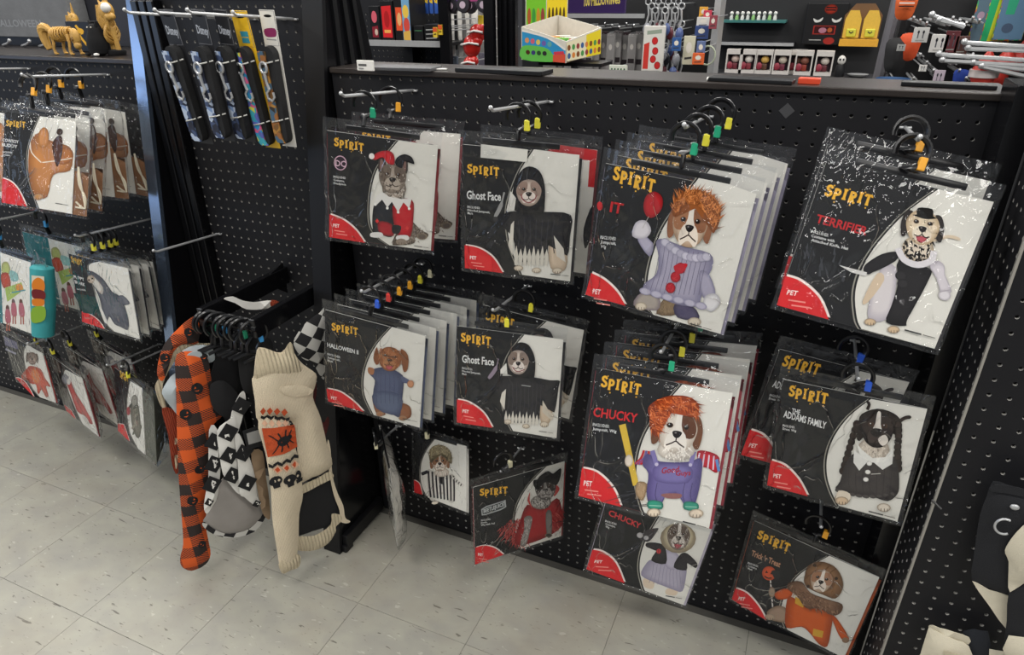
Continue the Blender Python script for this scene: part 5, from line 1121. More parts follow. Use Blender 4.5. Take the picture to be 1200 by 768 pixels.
def lead(P, cardc, txt, tcol, web, label, sub=None):
    x, y, z, yw, pi_, ro, Wd, Hd = P
    t = thing('dog_lead', label, 'dog lead', (x, y, z), eul(yw, pi_, ro), 'dog leads on the leash tower')
    cm = mat('lead_card_' + cardc[1:], cardc, .4)
    c = MB().box(-Wd / 2, -.03, -Hd, Wd / 2, .03, 0, cm, .012).build('hang_card', t)
    pr = Print(Wd, Hd, [(0, 0), (100, 0), (100, 700), (0, 700)])
    pr.E(52, 28, 26, 7, '#0c0c0d'); pr.L([(4, 4), (96, 4), (96, 170), (4, 170)], 3, '#77777a', False)
    if txt == 'DISNEY': pr.T('Disney', (12, 118), (92, 124), 42, tcol)
    elif txt == 'BLOCK':
        for i in range(2): pr.poly([(28 + i * 3, 96 + i * 30), (76 - i * 3, 96 + i * 30), (76, 122 + i * 30), (28, 122 + i * 30)], '#3d8fa0'); pr.T(('LEAD', 'TIME')[i] if False else '', (0, 0), (1, 0), 1, tcol)
        pr.poly([(20, 165), (86, 165), (86, 195), (20, 195)], '#cf9a2a')
    else: pr.T('PAW', (14, 120), (88, 122), 46, tcol) if False else pr.B([(16, 92), (86, 86), (90, 118), (70, 128), (18, 126)], tcol); pr.L([(20, 140), (85, 142)], 6, '#8a8a8a', False)
    o = pr.build('print', c); o.location = Vector((0, -.033, 0)) * IN
    def loop(x0, x1, top, bot, mt, nm, yd):
        r = (x1 - x0) / 2; L = [(x0, bot + r)] + [(x0 + r - r * math.cos(a), bot + r - r * math.sin(a)) for a in [math.pi * i / 8 for i in range(1, 8)]] + [(x1, bot + r), (x1, top - r)] + [(x0 + r + r * math.cos(a), top - r + r * math.sin(a)) for a in [math.pi * i / 8 for i in range(1, 8)]] + [(x0, top - r)]
        b = MB(); b.prism(L, -.06 - yd, -.06, mt); return b.build(nm, t, True)
    loop(-.75, .55, -2.6, -Hd + .35, BW, 'folded_webbing', .7)
    pts = [(-.7, -.8, -3.0), (-.62, -.84, -5), (-.5, -.84, -7.5), (-.45, -.82, -Hd + 1.1), (-.2, -.8, -Hd + .5)]
    b = MB(); n = len(pts); s5 = smooth_loop([(p[0], p[2]) for p in pts], 4, False)
    b.prism([(a - .25, c_) for a, c_ in s5] + [(a + .5, c_) for a, c_ in reversed(s5)], -.88, -.72, web); b.build('patterned_strap', t, True)
    for zz in (-3.9, -Hd + 2.3): MB().tube([(-.9, -.4, zz), (-.6, -.92, zz - .05), (.2, -.92, zz + .12), (.75, -.4, zz + .25)], .06, TIE, 6).build('zip_tie', t, True)
    m = MB(); m.tube([(-.45 + .34 * math.cos(a), -1.0, -4.2 + .42 * math.sin(a)) for a in [2 * math.pi * i / 14 for i in range(14)]], .1, M['steel'], 6, True)
    m.tube([(-.45, -1.0, -4.62), (-.4, -1.0, -5.3), (-.25, -1.0, -5.9)], [.14, .1, .13], M['steel'], 8)
    m.tube([(-.25, -1.0, -5.9), (-.55, -1.0, -6.2), (-.5, -1.0, -6.6), (-.1, -1.0, -6.8), (.15, -1.0, -6.5), (.1, -1.0, -6.1)], .1, M['steel'], 6); m.build('swivel_clip', t, True)
    return t
lead((-10.93, -7, 53.37, -1, 8, .9, 1.6, 10.9), '#1d1d20', 'DISNEY', '#a9adb5', BLUEW, 'blue patterned dog lead on black card, nearest the blue-lit post')
lead((-7.53, -7, 53.37, 1, 7, 3.4, 1.45, 10.4), '#1d1d20', 'DISNEY', '#a9adb5', BLUEW, 'second blue patterned dog lead from the left on black card')
lead((-6.24, -6, 53.35, 1, 8, 4.1, 1.4, 10.6), '#1d1d20', 'DISNEY', '#a9adb5', BLUEW, 'third blue patterned dog lead, just left of the yellow card')
lead((-5.35, -5, 53.24, 0, 8, .9, 1.65, 11.1), '#e2b422', 'BLOCK', '#2f6f8a', webbing('rainbow_webbing', ['#2f8fc0', '#d0d04a', '#d05a86', '#3aa0b0', '#5a62b0']), 'multicoloured dog lead on a yellow card')
lead((-3.41, -4, 53.27, 1, 3, 1.3, 1.5, 10.8), '#cfccc4', 'PAW', '#7d2b55', webbing('brown_patterned_webbing', ['#6b4a22', '#2c241e', '#a07432', '#3d5a70', '#8d5a2a']), 'brown patterned dog lead on a white card')

# ================================================================ skeleton figures on the left rack
BONE = mat('aged_bone_plastic', '#b98f45', .5, 0, .3, 70, .4, 300); BONE2 = mat('dark_bone_shadow', '#7a5a28', .6)
DARK = mat('black_plush', '#08080a', .95)
z0 = 48.78
def stand(px, Y): p = at(px, 66, Y); return (float(p[0]), Y, z0)
def ribbed(b, a, c, r0, r1, n, mt):
    for i in range(n):
        t = i / (n - 1); x = a[0] + (c[0] - a[0]) * t; z = a[1] + (c[1] - a[1]) * t; r = r0 + (r1 - r0) * math.sin(math.pi * min(1, t + .2)); 
        b.tube([(x, r * math.cos(k), z - r * .5 + r * math.sin(k) * .9) for k in [2 * math.pi * j / 10 for j in range(10)]], .14, mt, 5, True)
x, y, z = stand(80, 1.6)
t = thing('skeleton_figure', 'bone-coloured four-legged skeleton animal with drooping tail on top of left rack', 'figurine', (x, y, z))
b = MB(); b.tube(smooth_loop([(-1.9, 0, 2.6), (-.6, 0, 3.0), (1, 0, 3.1), (2.1, 0, 2.9)], 4, False), .3, BONE, 8); ribbed(b, (-1.4, 2.9), (1.6, 3.1), .6, .95, 8, BONE)
for k in range(9): b.tube([(-1.8 + k * .45, 0, 2.85), (-1.9 + k * .45, 0, 3.35 + .1 * (k % 2))], [.14, .05], BONE, 5)
b.build('rib_cage', t, True); t.scale = (.8,) * 3
for sx, sy in ((-1.5, -.6), (-1.3, .6), (1.6, -.6), (1.9, .6)): MB().tube([(sx, sy * .7, 2.5), (sx + .25, sy, 1.5), (sx - .05, sy, .7), (sx + .1, sy, .2)], [.3, .2, .16, .2], BONE, 6).ball((sx + .25, sy, .15), (.4, .25, .15), BONE, 8, 5).build('leg', t, True)
MB().tube(smooth_loop([(-1.9, 0, 2.7), (-2.9, 0, 3.3), (-3.7, 0, 3.0), (-3.7, 0, 1.8), (-3.3, 0, .6)], 4, False), [.25, .45, .65, .6, .55, .35], BONE, 8).build('tail', t, True)
MB().ball((2.7, -.2, 2.2), (.75, .55, 1.1), BONE, 10, 8).ball((2.75, -.7, 2.0), (.2, .2, .3), BONE2, 8, 6).ball((2.9, -.3, 1.2), (.5, .45, .5), BONE, 8, 6).build('skull', t, True)
x, y, z = stand(118, 1.8)
t = thing('cat_figure', 'squat solid black cat-like figure on top of left rack', 'figurine', (x, y, z))
MB().lathe([(.6, 0), (1.3, .35), (1.55, 1.4), (1.3, 2.6), (.9, 3.4), (.85, 3.9), (.4, 4.4), (.05, 4.5)], (0, 0, 0), DARK, 16).build('body', t, True); t.scale = (.68,) * 3
for s in (-1, 1): MB().tube([(s * .55, 0, 4.1), (s * .8, 0, 4.9)], [.3, .04], DARK, 6).build('ear', t, True); MB().ball((s * .4, -.7, 4.0), .12, mat('figure_eye', '#c9c3b5', .3), 8, 6).build('eye', t, True); MB().ball((s * .9, -1.3, .25), (.4, .45, .25), DARK if s < 0 else M['white'], 8, 6).build('paw', t, True)
def horned(px, Y, s, label, eye=False):
    x, y, z = stand(px, Y); t = thing('horned_figure', label, 'figurine', (x, y, z))
    MB().lathe([(.9 * s, 0), (1.0 * s, .3 * s), (.95 * s, .5 * s), (.4 * s, .6 * s)], (0, 0, 0), DARK, 14).build('base', t, True)
    b = MB(); b.tube([(-.3 * s, 0, .5 * s), (-.4 * s, 0, 1.6 * s), (0, 0, 2.6 * s)], [.3 * s, .22 * s, .5 * s], BONE, 8).tube([(.4 * s, 0, .5 * s), (.35 * s, 0, 1.6 * s), (0, 0, 2.6 * s)], [.3 * s, .22 * s, .5 * s], BONE, 8); ribbed(b, (-.1, 2.2 * s), (.15, 3.4 * s), .5 * s, .9 * s, 7, BONE); b.build('body', t, True)
    h = MB(); h.ball((.1, -.1, 4.4 * s), (.85 * s, .75 * s, 1.0 * s), BONE, 12, 9).ball((.7 * s, -.3, 3.9 * s), (.7 * s, .5 * s, .45 * s), BONE, 10, 7)
    for k in range(6): h.tube([(-.7 * s + k * .25 * s, -.4, 5.0 * s), (-.85 * s + k * .25 * s, -.5, 3.6 * s), (-.7 * s + k * .2 * s, -.4, 2.6 * s)], [.16 * s, .2 * s, .06], BONE, 6)
    h.build('head', t, True); MB().tube([(.1, 0, 5.2 * s), (.25 * s, 0, 6.8 * s)], [.28 * s, .03], BONE, 8).build('horn', t, True); MB().tube([(-.6 * s, 0, 4.9 * s), (-.95 * s, 0, 5.5 * s)], [.25 * s, .04], BONE, 6).build('ear', t, True)
    if eye: MB().ball((.75 * s, -.55, 4.75 * s), .5 * s, M['white'], 12, 9).build('eyeball', t, True)
horned(138, 3.0, .95, 'bone-coloured horned standing figure with big white eye, beside the blue-lit post', True)
x, y, z = stand(101, 5.0)
t = thing('figure_box', 'black carton with a yellow mark behind the skeleton animal', 'box', (x, y, z)); MB().box(-2.0, 0, 0, 2.0, 2.2, 3.1, M['black'], .05).build('carton', t)
pr = Print(3.8, 2.9, [(0, 0), (100, 0), (100, 100), (0, 100)]); pr.L([(40, 10), (60, 40), (45, 45), (70, 85)], 10, YL, False); pr.E(55, 30, 14, 10, YL); o = pr.build('print', t); o.location = Vector((0, -.01, 3.0)) * IN
horned(98, 8.4, .72, 'bone-coloured horned figure standing behind the black carton'); bpy.data.objects['horned_figure.001'].location.z += 0
gb = thing('grey_board', 'long grey scuffed carton leaning on top of left rack with faint lettering', 'box', (-62, 9.8, z0))
p0, p1 = at(-60, 30, 9), at(78, 33, 9)
MB().box(-22, 0, 1.0, p1[0] + 62, 2.5, 11, mat('grey_felt_carton', '#6d6e6f', .8, 0, .25, 20, .4, 120), .1).build('carton', gb); MB().box(-22, .4, 0, p1[0] + 62, 2.3, 1.0, M['black']).build('foot_strip', gb)
MB().box(p1[0] + 60.3, -.03, 5.6, p1[0] + 61.3, 0, 6.4, M['white']).build('sticker', gb)
pr = Print(10, 1.2, [(0, 0), (100, 0), (100, 12), (0, 12)]); pr.T('HALLOWEEN', (5, 10), (95, 10), 8, '#8a8b8c'); o = pr.build('faint_lettering', gb); o.location = Vector((p1[0] + 52, -.01, 3.2)) * IN
bb = thing('display_board', 'dark upright panel behind the horned figures at top left', 'panel', (-40, 12.4, z0)); MB().box(-9, 0, 0, 14, .5, 12, mat('dark_blue_grey_panel', '#2b2c33', .6), .05).build('board', bb)
for k, (px, lab) in enumerate(((14, 'leftmost rear hook tip on top of left rack'), (37, 'middle rear hook tip on top of left rack'), (58, 'right rear hook tip on top of left rack'))):
    x = at(px, 57, 7)[0]; t = thing('peg_hook', lab, 'hook', (float(x), 7, z0)); MB().tube([(-4, 1.5, .1), (-.6, 0, .45), (0, 0, .75)], .13, M['steel'], 7).ball((0, 0, .8), .22, M['steel'], 8, 6).build('rod', t, True)

# ================================================================ cloth goods on the right-hand wing
def wp(px, py, off): # local (x, z) on a plane parallel to the wing's front board
    d = ray(px, py); n = np.array([math.sin(math.radians(-4)), -math.cos(math.radians(-4)), 0]); o_ = np.array([49.1, -8.52, 0]) + n * off
    c = np.array(CAM_C); t = (o_ - c) @ n / (d @ n); p = c + t * d - np.array([49.1, -8.52, 0]); return (float(p[0] * math.cos(math.radians(-4)) + p[1] * math.sin(math.radians(-4))), float(p[2]))
w1 = lambda L, off: [wp(1120 + x / 3.84, 540 + y / 3.84, off) for x, y in L]
w2 = lambda L, off: [wp(1060 + x / 8.57, 690 + y / 8.57, off) for x, y in L]
def wthing(name, label, cat, off): return thing(name, label, cat, (49.1 + math.sin(math.radians(-4)) * off, -8.52 - math.cos(math.radians(-4)) * off, 0), Matrix.Rotation(math.radians(-4), 3, 'Z'))
BC = mat('black_canvas', '#15161a', .9, 0, .2, 60, .4, 800); CC = mat('cream_canvas', '#c9c1ac', .9, 0, .08, 50, .4, 800)
t = wthing('dog_jacket', 'black and cream dog jacket with metal D-ring on the right wing', 'pet clothes', 1.4)
cloth(w1([(168, 94), (230, 108), (310, 130), (420, 150), (430, 600), (235, 606), (160, 575), (74, 540), (80, 440), (108, 250), (140, 160)], 1.4), .7, BC, 'body', t, 0, .15, k=2)
cloth(w1([(74, 540), (150, 580), (236, 606), (232, 680), (224, 752), (150, 650)], 1.4), .4, CC, 'hem_band', t, -.05, .06, k=2)
cloth(w1([(430, 200), (330, 232), (262, 290), (222, 350), (216, 380), (232, 420), (230, 500), (238, 556), (300, 515), (430, 470)], 1.4), .9, CC, 'hanging_cuff', t, -.7, .2, k=2)
cloth(w1([(236, 560), (300, 514), (430, 470), (440, 900), (228, 860), (226, 700)], 1.4), .8, BC, 'lower_panel', t, -.5, .15, k=2)
cloth(w1([(230, 735), (440, 790), (440, 900), (228, 860)], 1.4), .5, CC, 'lower_band', t, -1.0, .1, k=2)
cloth(w1([(160, 96), (230, 96), (320, 118), (320, 150), (230, 132), (156, 122)], 1.4), .5, BC, 'collar', t, -.35, .08, k=2)
a = w1([(212, 262)], 1.4)[0]; MB().tube([(a[0] + .45 * math.cos(k), -.75, a[1] + .55 * math.sin(k)) for k in [math.radians(70 + i * 15) for i in range(17)]], .07, M['steel'], 6).build('d_ring', t, True)
a = w1([(260, 182)], 1.4)[0]; MB().ball((a[0], -.6, a[1]), (.24, .12, .2), M['steel'], 10, 6).build('rivet', t, True)
t = wthing('folded_blanket', 'cream folded canvas dog blanket with leather tab at bottom right', 'pet clothes', 1.6)
cloth(w2([(238, 402), (262, 396), (400, 470), (520, 520), (646, 580), (640, 760), (130, 760), (158, 660)], 1.6), .8, CC, 'front_panel', t, 0, .1, k=2)
cloth(w2([(240, 400), (290, 388), (350, 418), (500, 460), (652, 515), (646, 585), (500, 555), (400, 520), (330, 470)], 1.6), .7, CC, 'rolled_edge', t, .2, .12, k=2)
cloth(w2([(395, 558), (560, 602), (580, 640), (570, 740), (370, 720)], 1.6), .25, mat('tan_leather_tab', '#b5ab93', .7), 'tab', t, -.55, .03, k=1)
a = w2([(482, 632)], 1.6)[0]; MB().tube([(a[0] + .2 * math.cos(k), -.8, a[1] + .2 * math.sin(k)) for k in [2 * math.pi * i / 12 for i in range(12)]], .05, M['steel'], 6, True).build('snap', t, True)
t = wthing('dark_blanket', 'navy folded dog garment beside the cream blanket at bottom right', 'pet clothes', 1.2)
cloth(w2([(590, 440), (800, 440), (850, 480), (860, 760), (600, 760)], 1.2), .6, mat('navy_canvas', '#12161d', .9, 0, .2, 50, .3, 700), 'body', t, .1, .1, k=2)
t = wthing('cream_strip', 'cream cloth edge below the black jacket at bottom right', 'pet clothes', 1.2)
cloth(w2([(850, 596), (1010, 625), (1010, 760), (845, 760)], 1.2), .5, CC, 'body', t, -.1, .05, k=1)
z = onz = wp(1098, 592, .3); t = wthing('loose_tie', 'short black zip tie poking from the right wing board edge', 'tie', .3); z = wp(1092, 586, .3); z2 = wp(1103, 597, .6)
MB().tube([(z[0], 0, z[1]), (z2[0], -.3, z2[1])], .08, M['hang'], 6).build('tie', t, True)

# ================================================================ the aisles behind the racks
ORD = ['first', 'second', 'third', 'fourth', 'fifth', 'sixth', 'seventh', 'eighth', 'ninth', 'tenth', 'eleventh', 'twelfth', 'thirteenth', 'fourteenth']
def rod(t, z, dy, x=0): MB().tube([(x, 0, z), (x, dy, z - .1)], .09, M['steel'], 5).build('hang_wire', t)
BP = mat('far_black_fixture', '#131316', .55, 0, .2, 15); DG = mat('dark_grey_panel', '#26262a', .6, 0, .2, 15)
col = lambda h, r=.5: mat('coloured_card_' + h[1:], h, r, 0, .12, 80)
def slab(name, label, cat, a, b, Y, dep, mt, group=None, extra=None):
    """upright box whose front face spans two pixels' points on the plane Y, standing where the photo has it"""
    p, q = at(*a, Y), at(*b, Y); w = abs(q[0] - p[0]); h = abs(p[2] - q[2]); t = thing(name, label, cat, ((p[0] + q[0]) / 2, Y, min(p[2], q[2])), None, group)
    MB().box(-w / 2, 0, 0, w / 2, dep, h, mt, min(w, h) * .03).build('body', t)
    if 44 < Y < 100: rod(t, h - .3, (61.9 if Y < 62 else 89.9) - Y)
    if extra: extra(t, w, h)
    return t
def face_print(fn, y=-.02):
    def f(t, w, h):
        pr = Print(w * .96, h * .96, [(0, 0), (100, 0), (100, 100), (0, 100)]); fn(pr); o = pr.build('print', t); o.location = Vector((0, y, h * .98)) * IN
    return f
# fixtures that carry it all
mid = thing('pegboard_rack', 'black rack in the next aisle, seen above the main rack at top left', 'rack', (-20, 64, 0))
a, b = at(428, 60, 62), at(536, 60, 62); MO = (20, -64, 0)
part(peg_sheet([a[0] + i * 1.0 for i in range(int(b[0] - a[0]))], [26 + i for i in range(26)], a[0] - .6, b[0] - .2, 25, 66, r=.14, T=Matrix.Translation((0, 62, 0))), 'pegboard_panel', mid, MO)
part(MB().box(a[0] - .6, 62.3, 0, b[0] - .2, 62.6, 66, M['void']), 'backing_board', mid, MO)
c, d_ = at(447, 36, 54), at(520, 33, 54)
part(MB().box(c[0] - 1, 50.5, c[2] - 2.0, d_[0] + 2, 62, c[2] - 1.5, M['black'], .05).box(c[0] - 1, 50.4, c[2] - 2.1, d_[0] + 2, 50.7, c[2] - 1.2, M['steel']), 'shelf', mid, MO)
part(MB().box(a[0] + 9.2, 60.6, 0, a[0] + 11, 62, 66, M['black']), 'upright_post', mid, MO)
def post(px0, px1, py, Y, label, lean=.0, mt='gloss', top=70):
    p, q = at(px0, py, Y), at(px1, py, Y); t = thing('upright_post', label, 'post', ((p[0] + q[0]) / 2, Y, 0)); w = (q[0] - p[0]) / 2
    MB().prism([(0 - lean, 0), (1.0, 0), (1.0, top), (0, top)], -w, w, M[mt], 0).build('post', t); return t
post(516, 527, 60, 50, 'slanted black post of the next aisle right of the small boxes', 0)
post(567, 578, 45, 44, 'black post left of the toy display carton', 0); 
pw = post(583, 604, 45, 46, 'broad ribbed black post against the toy display carton', 0); w = (at(604, 45, 46)[0] - at(583, 45, 46)[0]) / 2
for k in range(3): MB().box(-w + .5 + k * w * .62, -.5, 5, -w + .8 + k * w * .62, .1, 66, M['gloss']).build('rib', pw)
# boxes on the shelf
sh = c[2] - 1.45
def onshelf(px0, px1, h, Y, dep, mt, label, fn, cat='box', name='toy_box'):
    p, q = at(px0, 25, Y), at(px1, 25, Y); w = q[0] - p[0]; t = thing(name, label, cat, ((p[0] + q[0]) / 2, Y, sh))
    MB().box(-w / 2, 0, 0, w / 2, dep, h, mt, .06).build('carton', t); face_print(fn)(t, w, h)
def pr_red(p): p.poly([(12, 12), (88, 10), (88, 92), (12, 92)], '#c6282c'); p.E(50, 45, 22, 22, '#a01f22'); p.L([(24, 76), (76, 76)], 8, '#e2a052', False)
def pr_yel(p): p.poly([(8, 20), (48, 20), (48, 75), (8, 75)], '#d0502e'); p.poly([(50, 0), (100, 0), (100, 100), (50, 100)], '#6b97b8'); p.E(74, 30, 20, 16, '#d6b34a'); p.E(76, 62, 20, 18, '#c2473c'); p.E(30, 48, 14, 16, '#d9a36a'); p.poly([(52, 78), (98, 74), (98, 98), (52, 98)], '#c9a04a')
def pr_dark(p): p.E(50, 30, 28, 18, '#c65a68'); p.poly([(20, 60), (80, 56), (80, 92), (20, 92)], '#7d2430'); p.E(60, 76, 16, 10, '#c2b0a0')
def pr_mix(p):
    for k in range(14): p.E(p.rnd.uniform(10, 90), p.rnd.uniform(8, 92), p.rnd.uniform(6, 14), p.rnd.uniform(6, 12), p.rnd.choice(['#c84a3a', '#d8b03a', '#3a7fb0', '#4a9a5a', '#8a4a9a', '#d8d0c0']), rot=p.rnd.uniform(0, 90), n=8)
onshelf(433, 445, 5.2, 52.5, 4, M['black'], 'small dark carton with pink print, leftmost on the far shelf', pr_dark)
onshelf(446, 461, 6.0, 51.5, 5, M['black'], 'bright red fronted carton on the far shelf', pr_red)
onshelf(462.5, 481, 6.4, 51.2, 5, M['black'], 'carton with blue, yellow and orange print on the far shelf', pr_yel)
onshelf(484, 495, 2.4, 51.5, 4, M['black'], 'low black tray right of the printed cartons on the far shelf', lambda p: p.L([(10, 30), (90, 30)], 6, '#3f6b4a', False))
onshelf(496.5, 513, 2.6, 51.5, 4, M['black'], 'long low black tray with silver lines at the shelf end', lambda p: [p.L([(10, 30 + k * 25), (90, 26 + k * 25)], 6, '#9a9a98', False) for k in range(3)])
slab('hanging_pack', 'pale green hanging pack above the far shelf', 'pack', (482, -6), (488, 19), 56, .6, col('#5d9a7c'))
for k in range(4): slab('snack_bag', 'yellow and blue hanging bag in the row of four', 'pack', (497 + k * 5.6, -10), (502 + k * 5.6, 16), 57, .8, col('#2f57a8'), 'row of four yellow and blue bags', face_print(lambda p: (p.poly([(0, 0), (100, 0), (100, 55), (0, 48)], '#d9ba3a'), p.E(50, 30, 20, 14, '#b0452e'))))
for k, (x, y) in enumerate(((507, 36), (513, 33), (518, 25), (517, 38))): slab('price_tag_pack', ('small yellow and orange pack hanging from the shelf end, lower left', 'small yellow and orange pack in the middle of the shelf end cluster', 'topmost orange pack of the shelf end cluster', 'small yellow pack at the right of the shelf end cluster')[k], 'pack', (x, y - 4), (x + 5.5, y + 8), 49.5 + .3 * k, .3, col('#d2b52c'), None, face_print(lambda p: (p.poly([(0, 0), (100, 0), (100, 45), (0, 45)], '#c8552c'), p.L([(20, 70), (80, 66)], 12, '#4a3d1c', False))))
# wrapped white streamers and toys
WR = mat('crinkled_white_wrap', '#e4e1da', .5, 0, .25, 40, .6, 120)
for k, (x0, x1, y0, y1, l) in enumerate(((527, 534, 14, 74, 'long white wrapped streamer pack, leftmost'), (536, 543, 16, 66, 'long white wrapped streamer pack under the purple toy truck'), (545, 551, 12, 60, 'long white wrapped streamer pack under the pink toy truck'), (552, 561, 8, 66, 'long white wrapped streamer pack against the black post'), (530, 562, 60, 84, 'crumpled white bag at the foot of the streamers'))):
    p, q = at(x0, y0, 58 + k), at(x1, y1, 58 + k); t = thing('streamer_pack', l, 'pack', ((p[0] + q[0]) / 2, 58 + k, q[2])); w = abs(q[0] - p[0]); h = p[2] - q[2]
    cloth([(-w / 2, 0), (0, -.3), (w / 2, .1), (w / 2 * .9, h * .5), (w / 2, h), (0, h + .3), (-w / 2, h), (-w / 2 * .85, h * .5)], .7, WR, 'wrapped_body', t, 0, .5, .9, 1.0, k); rod(t, h - .4, max(.5, 65.9 - 58 - k))
def truck(px, py, Y, c1, label):
    p = at(px, py, Y); t = thing('toy_truck', label, 'toy', p); cm = col(c1, .3); tyre = col('#1a1620', .6); hub = col('#b9a6b4', .4)
    MB().box(-2.4, -1, .8, 2.2, 1, 2.0, cm, .2).box(-1.4, -.9, 2.0, .9, .9, 3.0, cm, .3).build('body', t, True)
    for x in (-1.7, 1.6):
        w = MB().lathe([(.3, -.45), (1.05, -.4), (1.15, 0), (1.05, .4), (.3, .45)], (0, 0, 0), tyre, 14).build('wheel', t, True); w.location = Vector((x, -1.2, .4)) * IN; w.rotation_euler = (math.pi / 2, 0, 0)
        MB().lathe([(.55, -.5), (.5, .5)], (0, 0, 0), hub, 10).build('hub', w)
    rod(t, 2.6, 65.9 - Y)
truck(545, 10, 53, '#6b4a8a', 'purple toy truck with big wheels at the top, left one'); truck(560, 9, 49.5, '#c25a96', 'pink toy truck with big wheels at the top, next to black post')
RG = mat('glossy_red_plastic', '#b02520', .15, 0, .1, 40)
for px, py, s, l in ((559, 40, 1.3, 'upper glossy red toy beside the streamers'), (553, 54, 1.5, 'larger glossy red toy with white band beside the streamers'), (551, 76, 1.2, 'glossy red toy lying near the rack top')):
    p = at(px, py, 50); t = thing('red_toy', l, 'toy', p); MB().ball((0, 0, 0), (s, .8, s * 1.1), RG, 12, 9).ball((s * .7, -.2, s * .5), (s * .6, .6, s * .6), RG, 10, 7).build('body', t, True); MB().tube([(-s, -.7, .2), (0, -.95, .5), (s, -.7, .3)], .16, col('#cfc8c4')).build('band', t, True); rod(t, .5, 15.9)
slab('yellow_pack', 'yellow hanging card left of the toy trucks', 'pack', (525, 0), (534, 12), 55, .3, col('#d8c22e')); slab('yellow_pack', 'yellow hanging card beside the pink toy truck', 'pack', (560, 18), (566, 32), 51, .3, col('#d8c22e'))
for k, (x, y0, y1) in enumerate(((528, 66, 84), (560, 62, 80))): slab('grey_pouch', ('grey pouch low beside the streamers', 'grey-violet pouch low beside the black post')[k], 'pack', (x, y0), (x + 8, y1), 56, .6, col(('#4a525e', '#6d6a78')[k]))

wb2 = thing('white_backing', 'pale pegboard behind the white streamers and toy trucks', 'panel', (at(546, 40, 66)[0], 66, 0)); MB().box(-8, 0, 0, 8, .6, 66, mat('pale_backing', '#8d8a88', .6)).build('board', wb2)
# toy display carton
Yd = 30
t = thing('display_carton', 'colourful open counter display carton with green and yellow header', 'display', at(656, 74, Yd))
o0 = at(656, 74, Yd); L_ = lambda px, py, dy=0: Vector(at(px, py, Yd + dy) - o0)
fl_, fm, fr_ = Vector(at(612, 70, Yd + 1.5) - o0), Vector(at(663, 74, Yd - 1.5) - o0), Vector(at(703, 62, Yd + 7) - o0)
bl = fl_ + (fr_ - fm); hL, hM, hR = 3.7, 2.3, 2.9; up = Vector((0, 0, 1)); WT = col('#c9c4b8'); KR = col('#9a7850', .8)
def wall(nm, a, b, ha, hb, fn=None, mt=WT):
    bb = MB(); n_ = (b - a).cross(up).normalized() * .12
    vs = [a, b, b + up * hb, a + up * ha]; bb.raw([v + n_ * 0 for v in vs] + [v - n_ for v in vs], [(0, 1, 2, 3), (7, 6, 5, 4), (0, 4, 5, 1), (1, 5, 6, 2), (2, 6, 7, 3), (3, 7, 4, 0)], mt)
    o = bb.build(nm, t)
    if fn:
        w = (b - a).length; h = max(ha, hb); pr = Print(w, h, [(0, 0), (100, 0), (100, 100), (0, 100)]); fn(pr, ha / h, hb / h); po = pr.build('print', o)
        x = (b - a).normalized(); po.matrix_local = Matrix.Translation(((a + b) / 2 + up * h + n_.normalized() * .03) * IN) @ Matrix((x, up.cross(x), up)).transposed().to_4x4()
def pr_front(p, ha, hb):
    p.poly([(0, 12), (60, 30), (99, 62), (99, 99), (0, 99)], '#2f86b4'); p.B([(0, 60), (30, 55), (60, 62), (75, 85), (75, 99), (0, 99)], '#5fae4a'); p.L([(0, 12), (60, 30), (99, 62)], 5, '#d8d4ca')
    for k in range(5): p.E(12 + k * 13, 40 + k * 2, 5, 8, ('#c88a5a', '#c05a6a', '#c8b45a', '#6a5a9a', '#5a9a9a')[k])
    for k in range(4): p.E(14 + k * 13, 76, 5, 7, ('#4a2a1c', '#3a3a6a', '#2a4a2a', '#2c2c2c')[k])
    p.poly([(72, 78), (99, 74), (99, 99), (72, 99)], '#c8503a'); p.L([(74, 74), (96, 70)], 9, '#c23a4a', False)
def pr_side(p, ha, hb):
    p.poly([(0, 30), (99, 2), (99, 99), (0, 99)], '#d8cfae'); p.poly([(55, 14), (99, 2), (99, 99), (55, 99)], '#d9c32e')
    for k in range(16): p.E(6 + (k % 8) * 12.5, 50 + (k // 8) * 30, 4.4, 11, ('#7a4a2a', '#4a8a4a', '#8a3a3a', '#3a5a8a', '#c87a3a')[k % 5])
def pr_head(p):
    p.poly([(0, 0), (48, 0), (48, 100), (0, 100)], '#6fb32e'); p.poly([(50, 0), (100, 0), (100, 80), (88, 100), (50, 100)], '#ddc22c')
    for k in range(8): p.E(7 + (k % 4) * 11, 22 + (k // 4) * 38, 4.5, 13, ('#a0542c', '#3f8a3a', '#b8862c', '#8a3f3a')[k % 4])
    for k in range(10): p.E(56 + (k % 5) * 9, 20 + (k // 5) * 42, 3, 16, '#54401c')
wall('front_wall', fl_, fm, hL, hM, pr_front); wall('side_wall', fm, fr_, hM, hR, pr_side); wall('back_wall', bl, fr_, hL + .5, hR); wall('side_wall', fl_, bl, hL, hL + .5)
MB().raw([fl_, fm, fr_, bl] + [v + up * .4 for v in (fl_, fm, fr_, bl)], [(3, 2, 1, 0), (4, 5, 6, 7), (0, 1, 5, 4), (1, 2, 6, 5), (2, 3, 7, 6), (3, 0, 4, 7)], KR).build('tray_floor', t)
ha_, hb_ = Vector(at(616, 26, Yd + 8) - o0), Vector(at(665, 26, Yd + 11) - o0); hb_.z = ha_.z = min(ha_.z, hb_.z) - 2.5; hd = MB(); w_ = (hb_ - ha_).length; hd.box(-w_ / 2, 0, 0, w_ / 2, .15, 8, WT, .02); ho = hd.build('header_card', t); x = (hb_ - ha_).normalized(); ho.matrix_local = Matrix.Translation(((ha_ + hb_) / 2) * IN) @ Matrix((x, up.cross(x), up)).transposed().to_4x4()
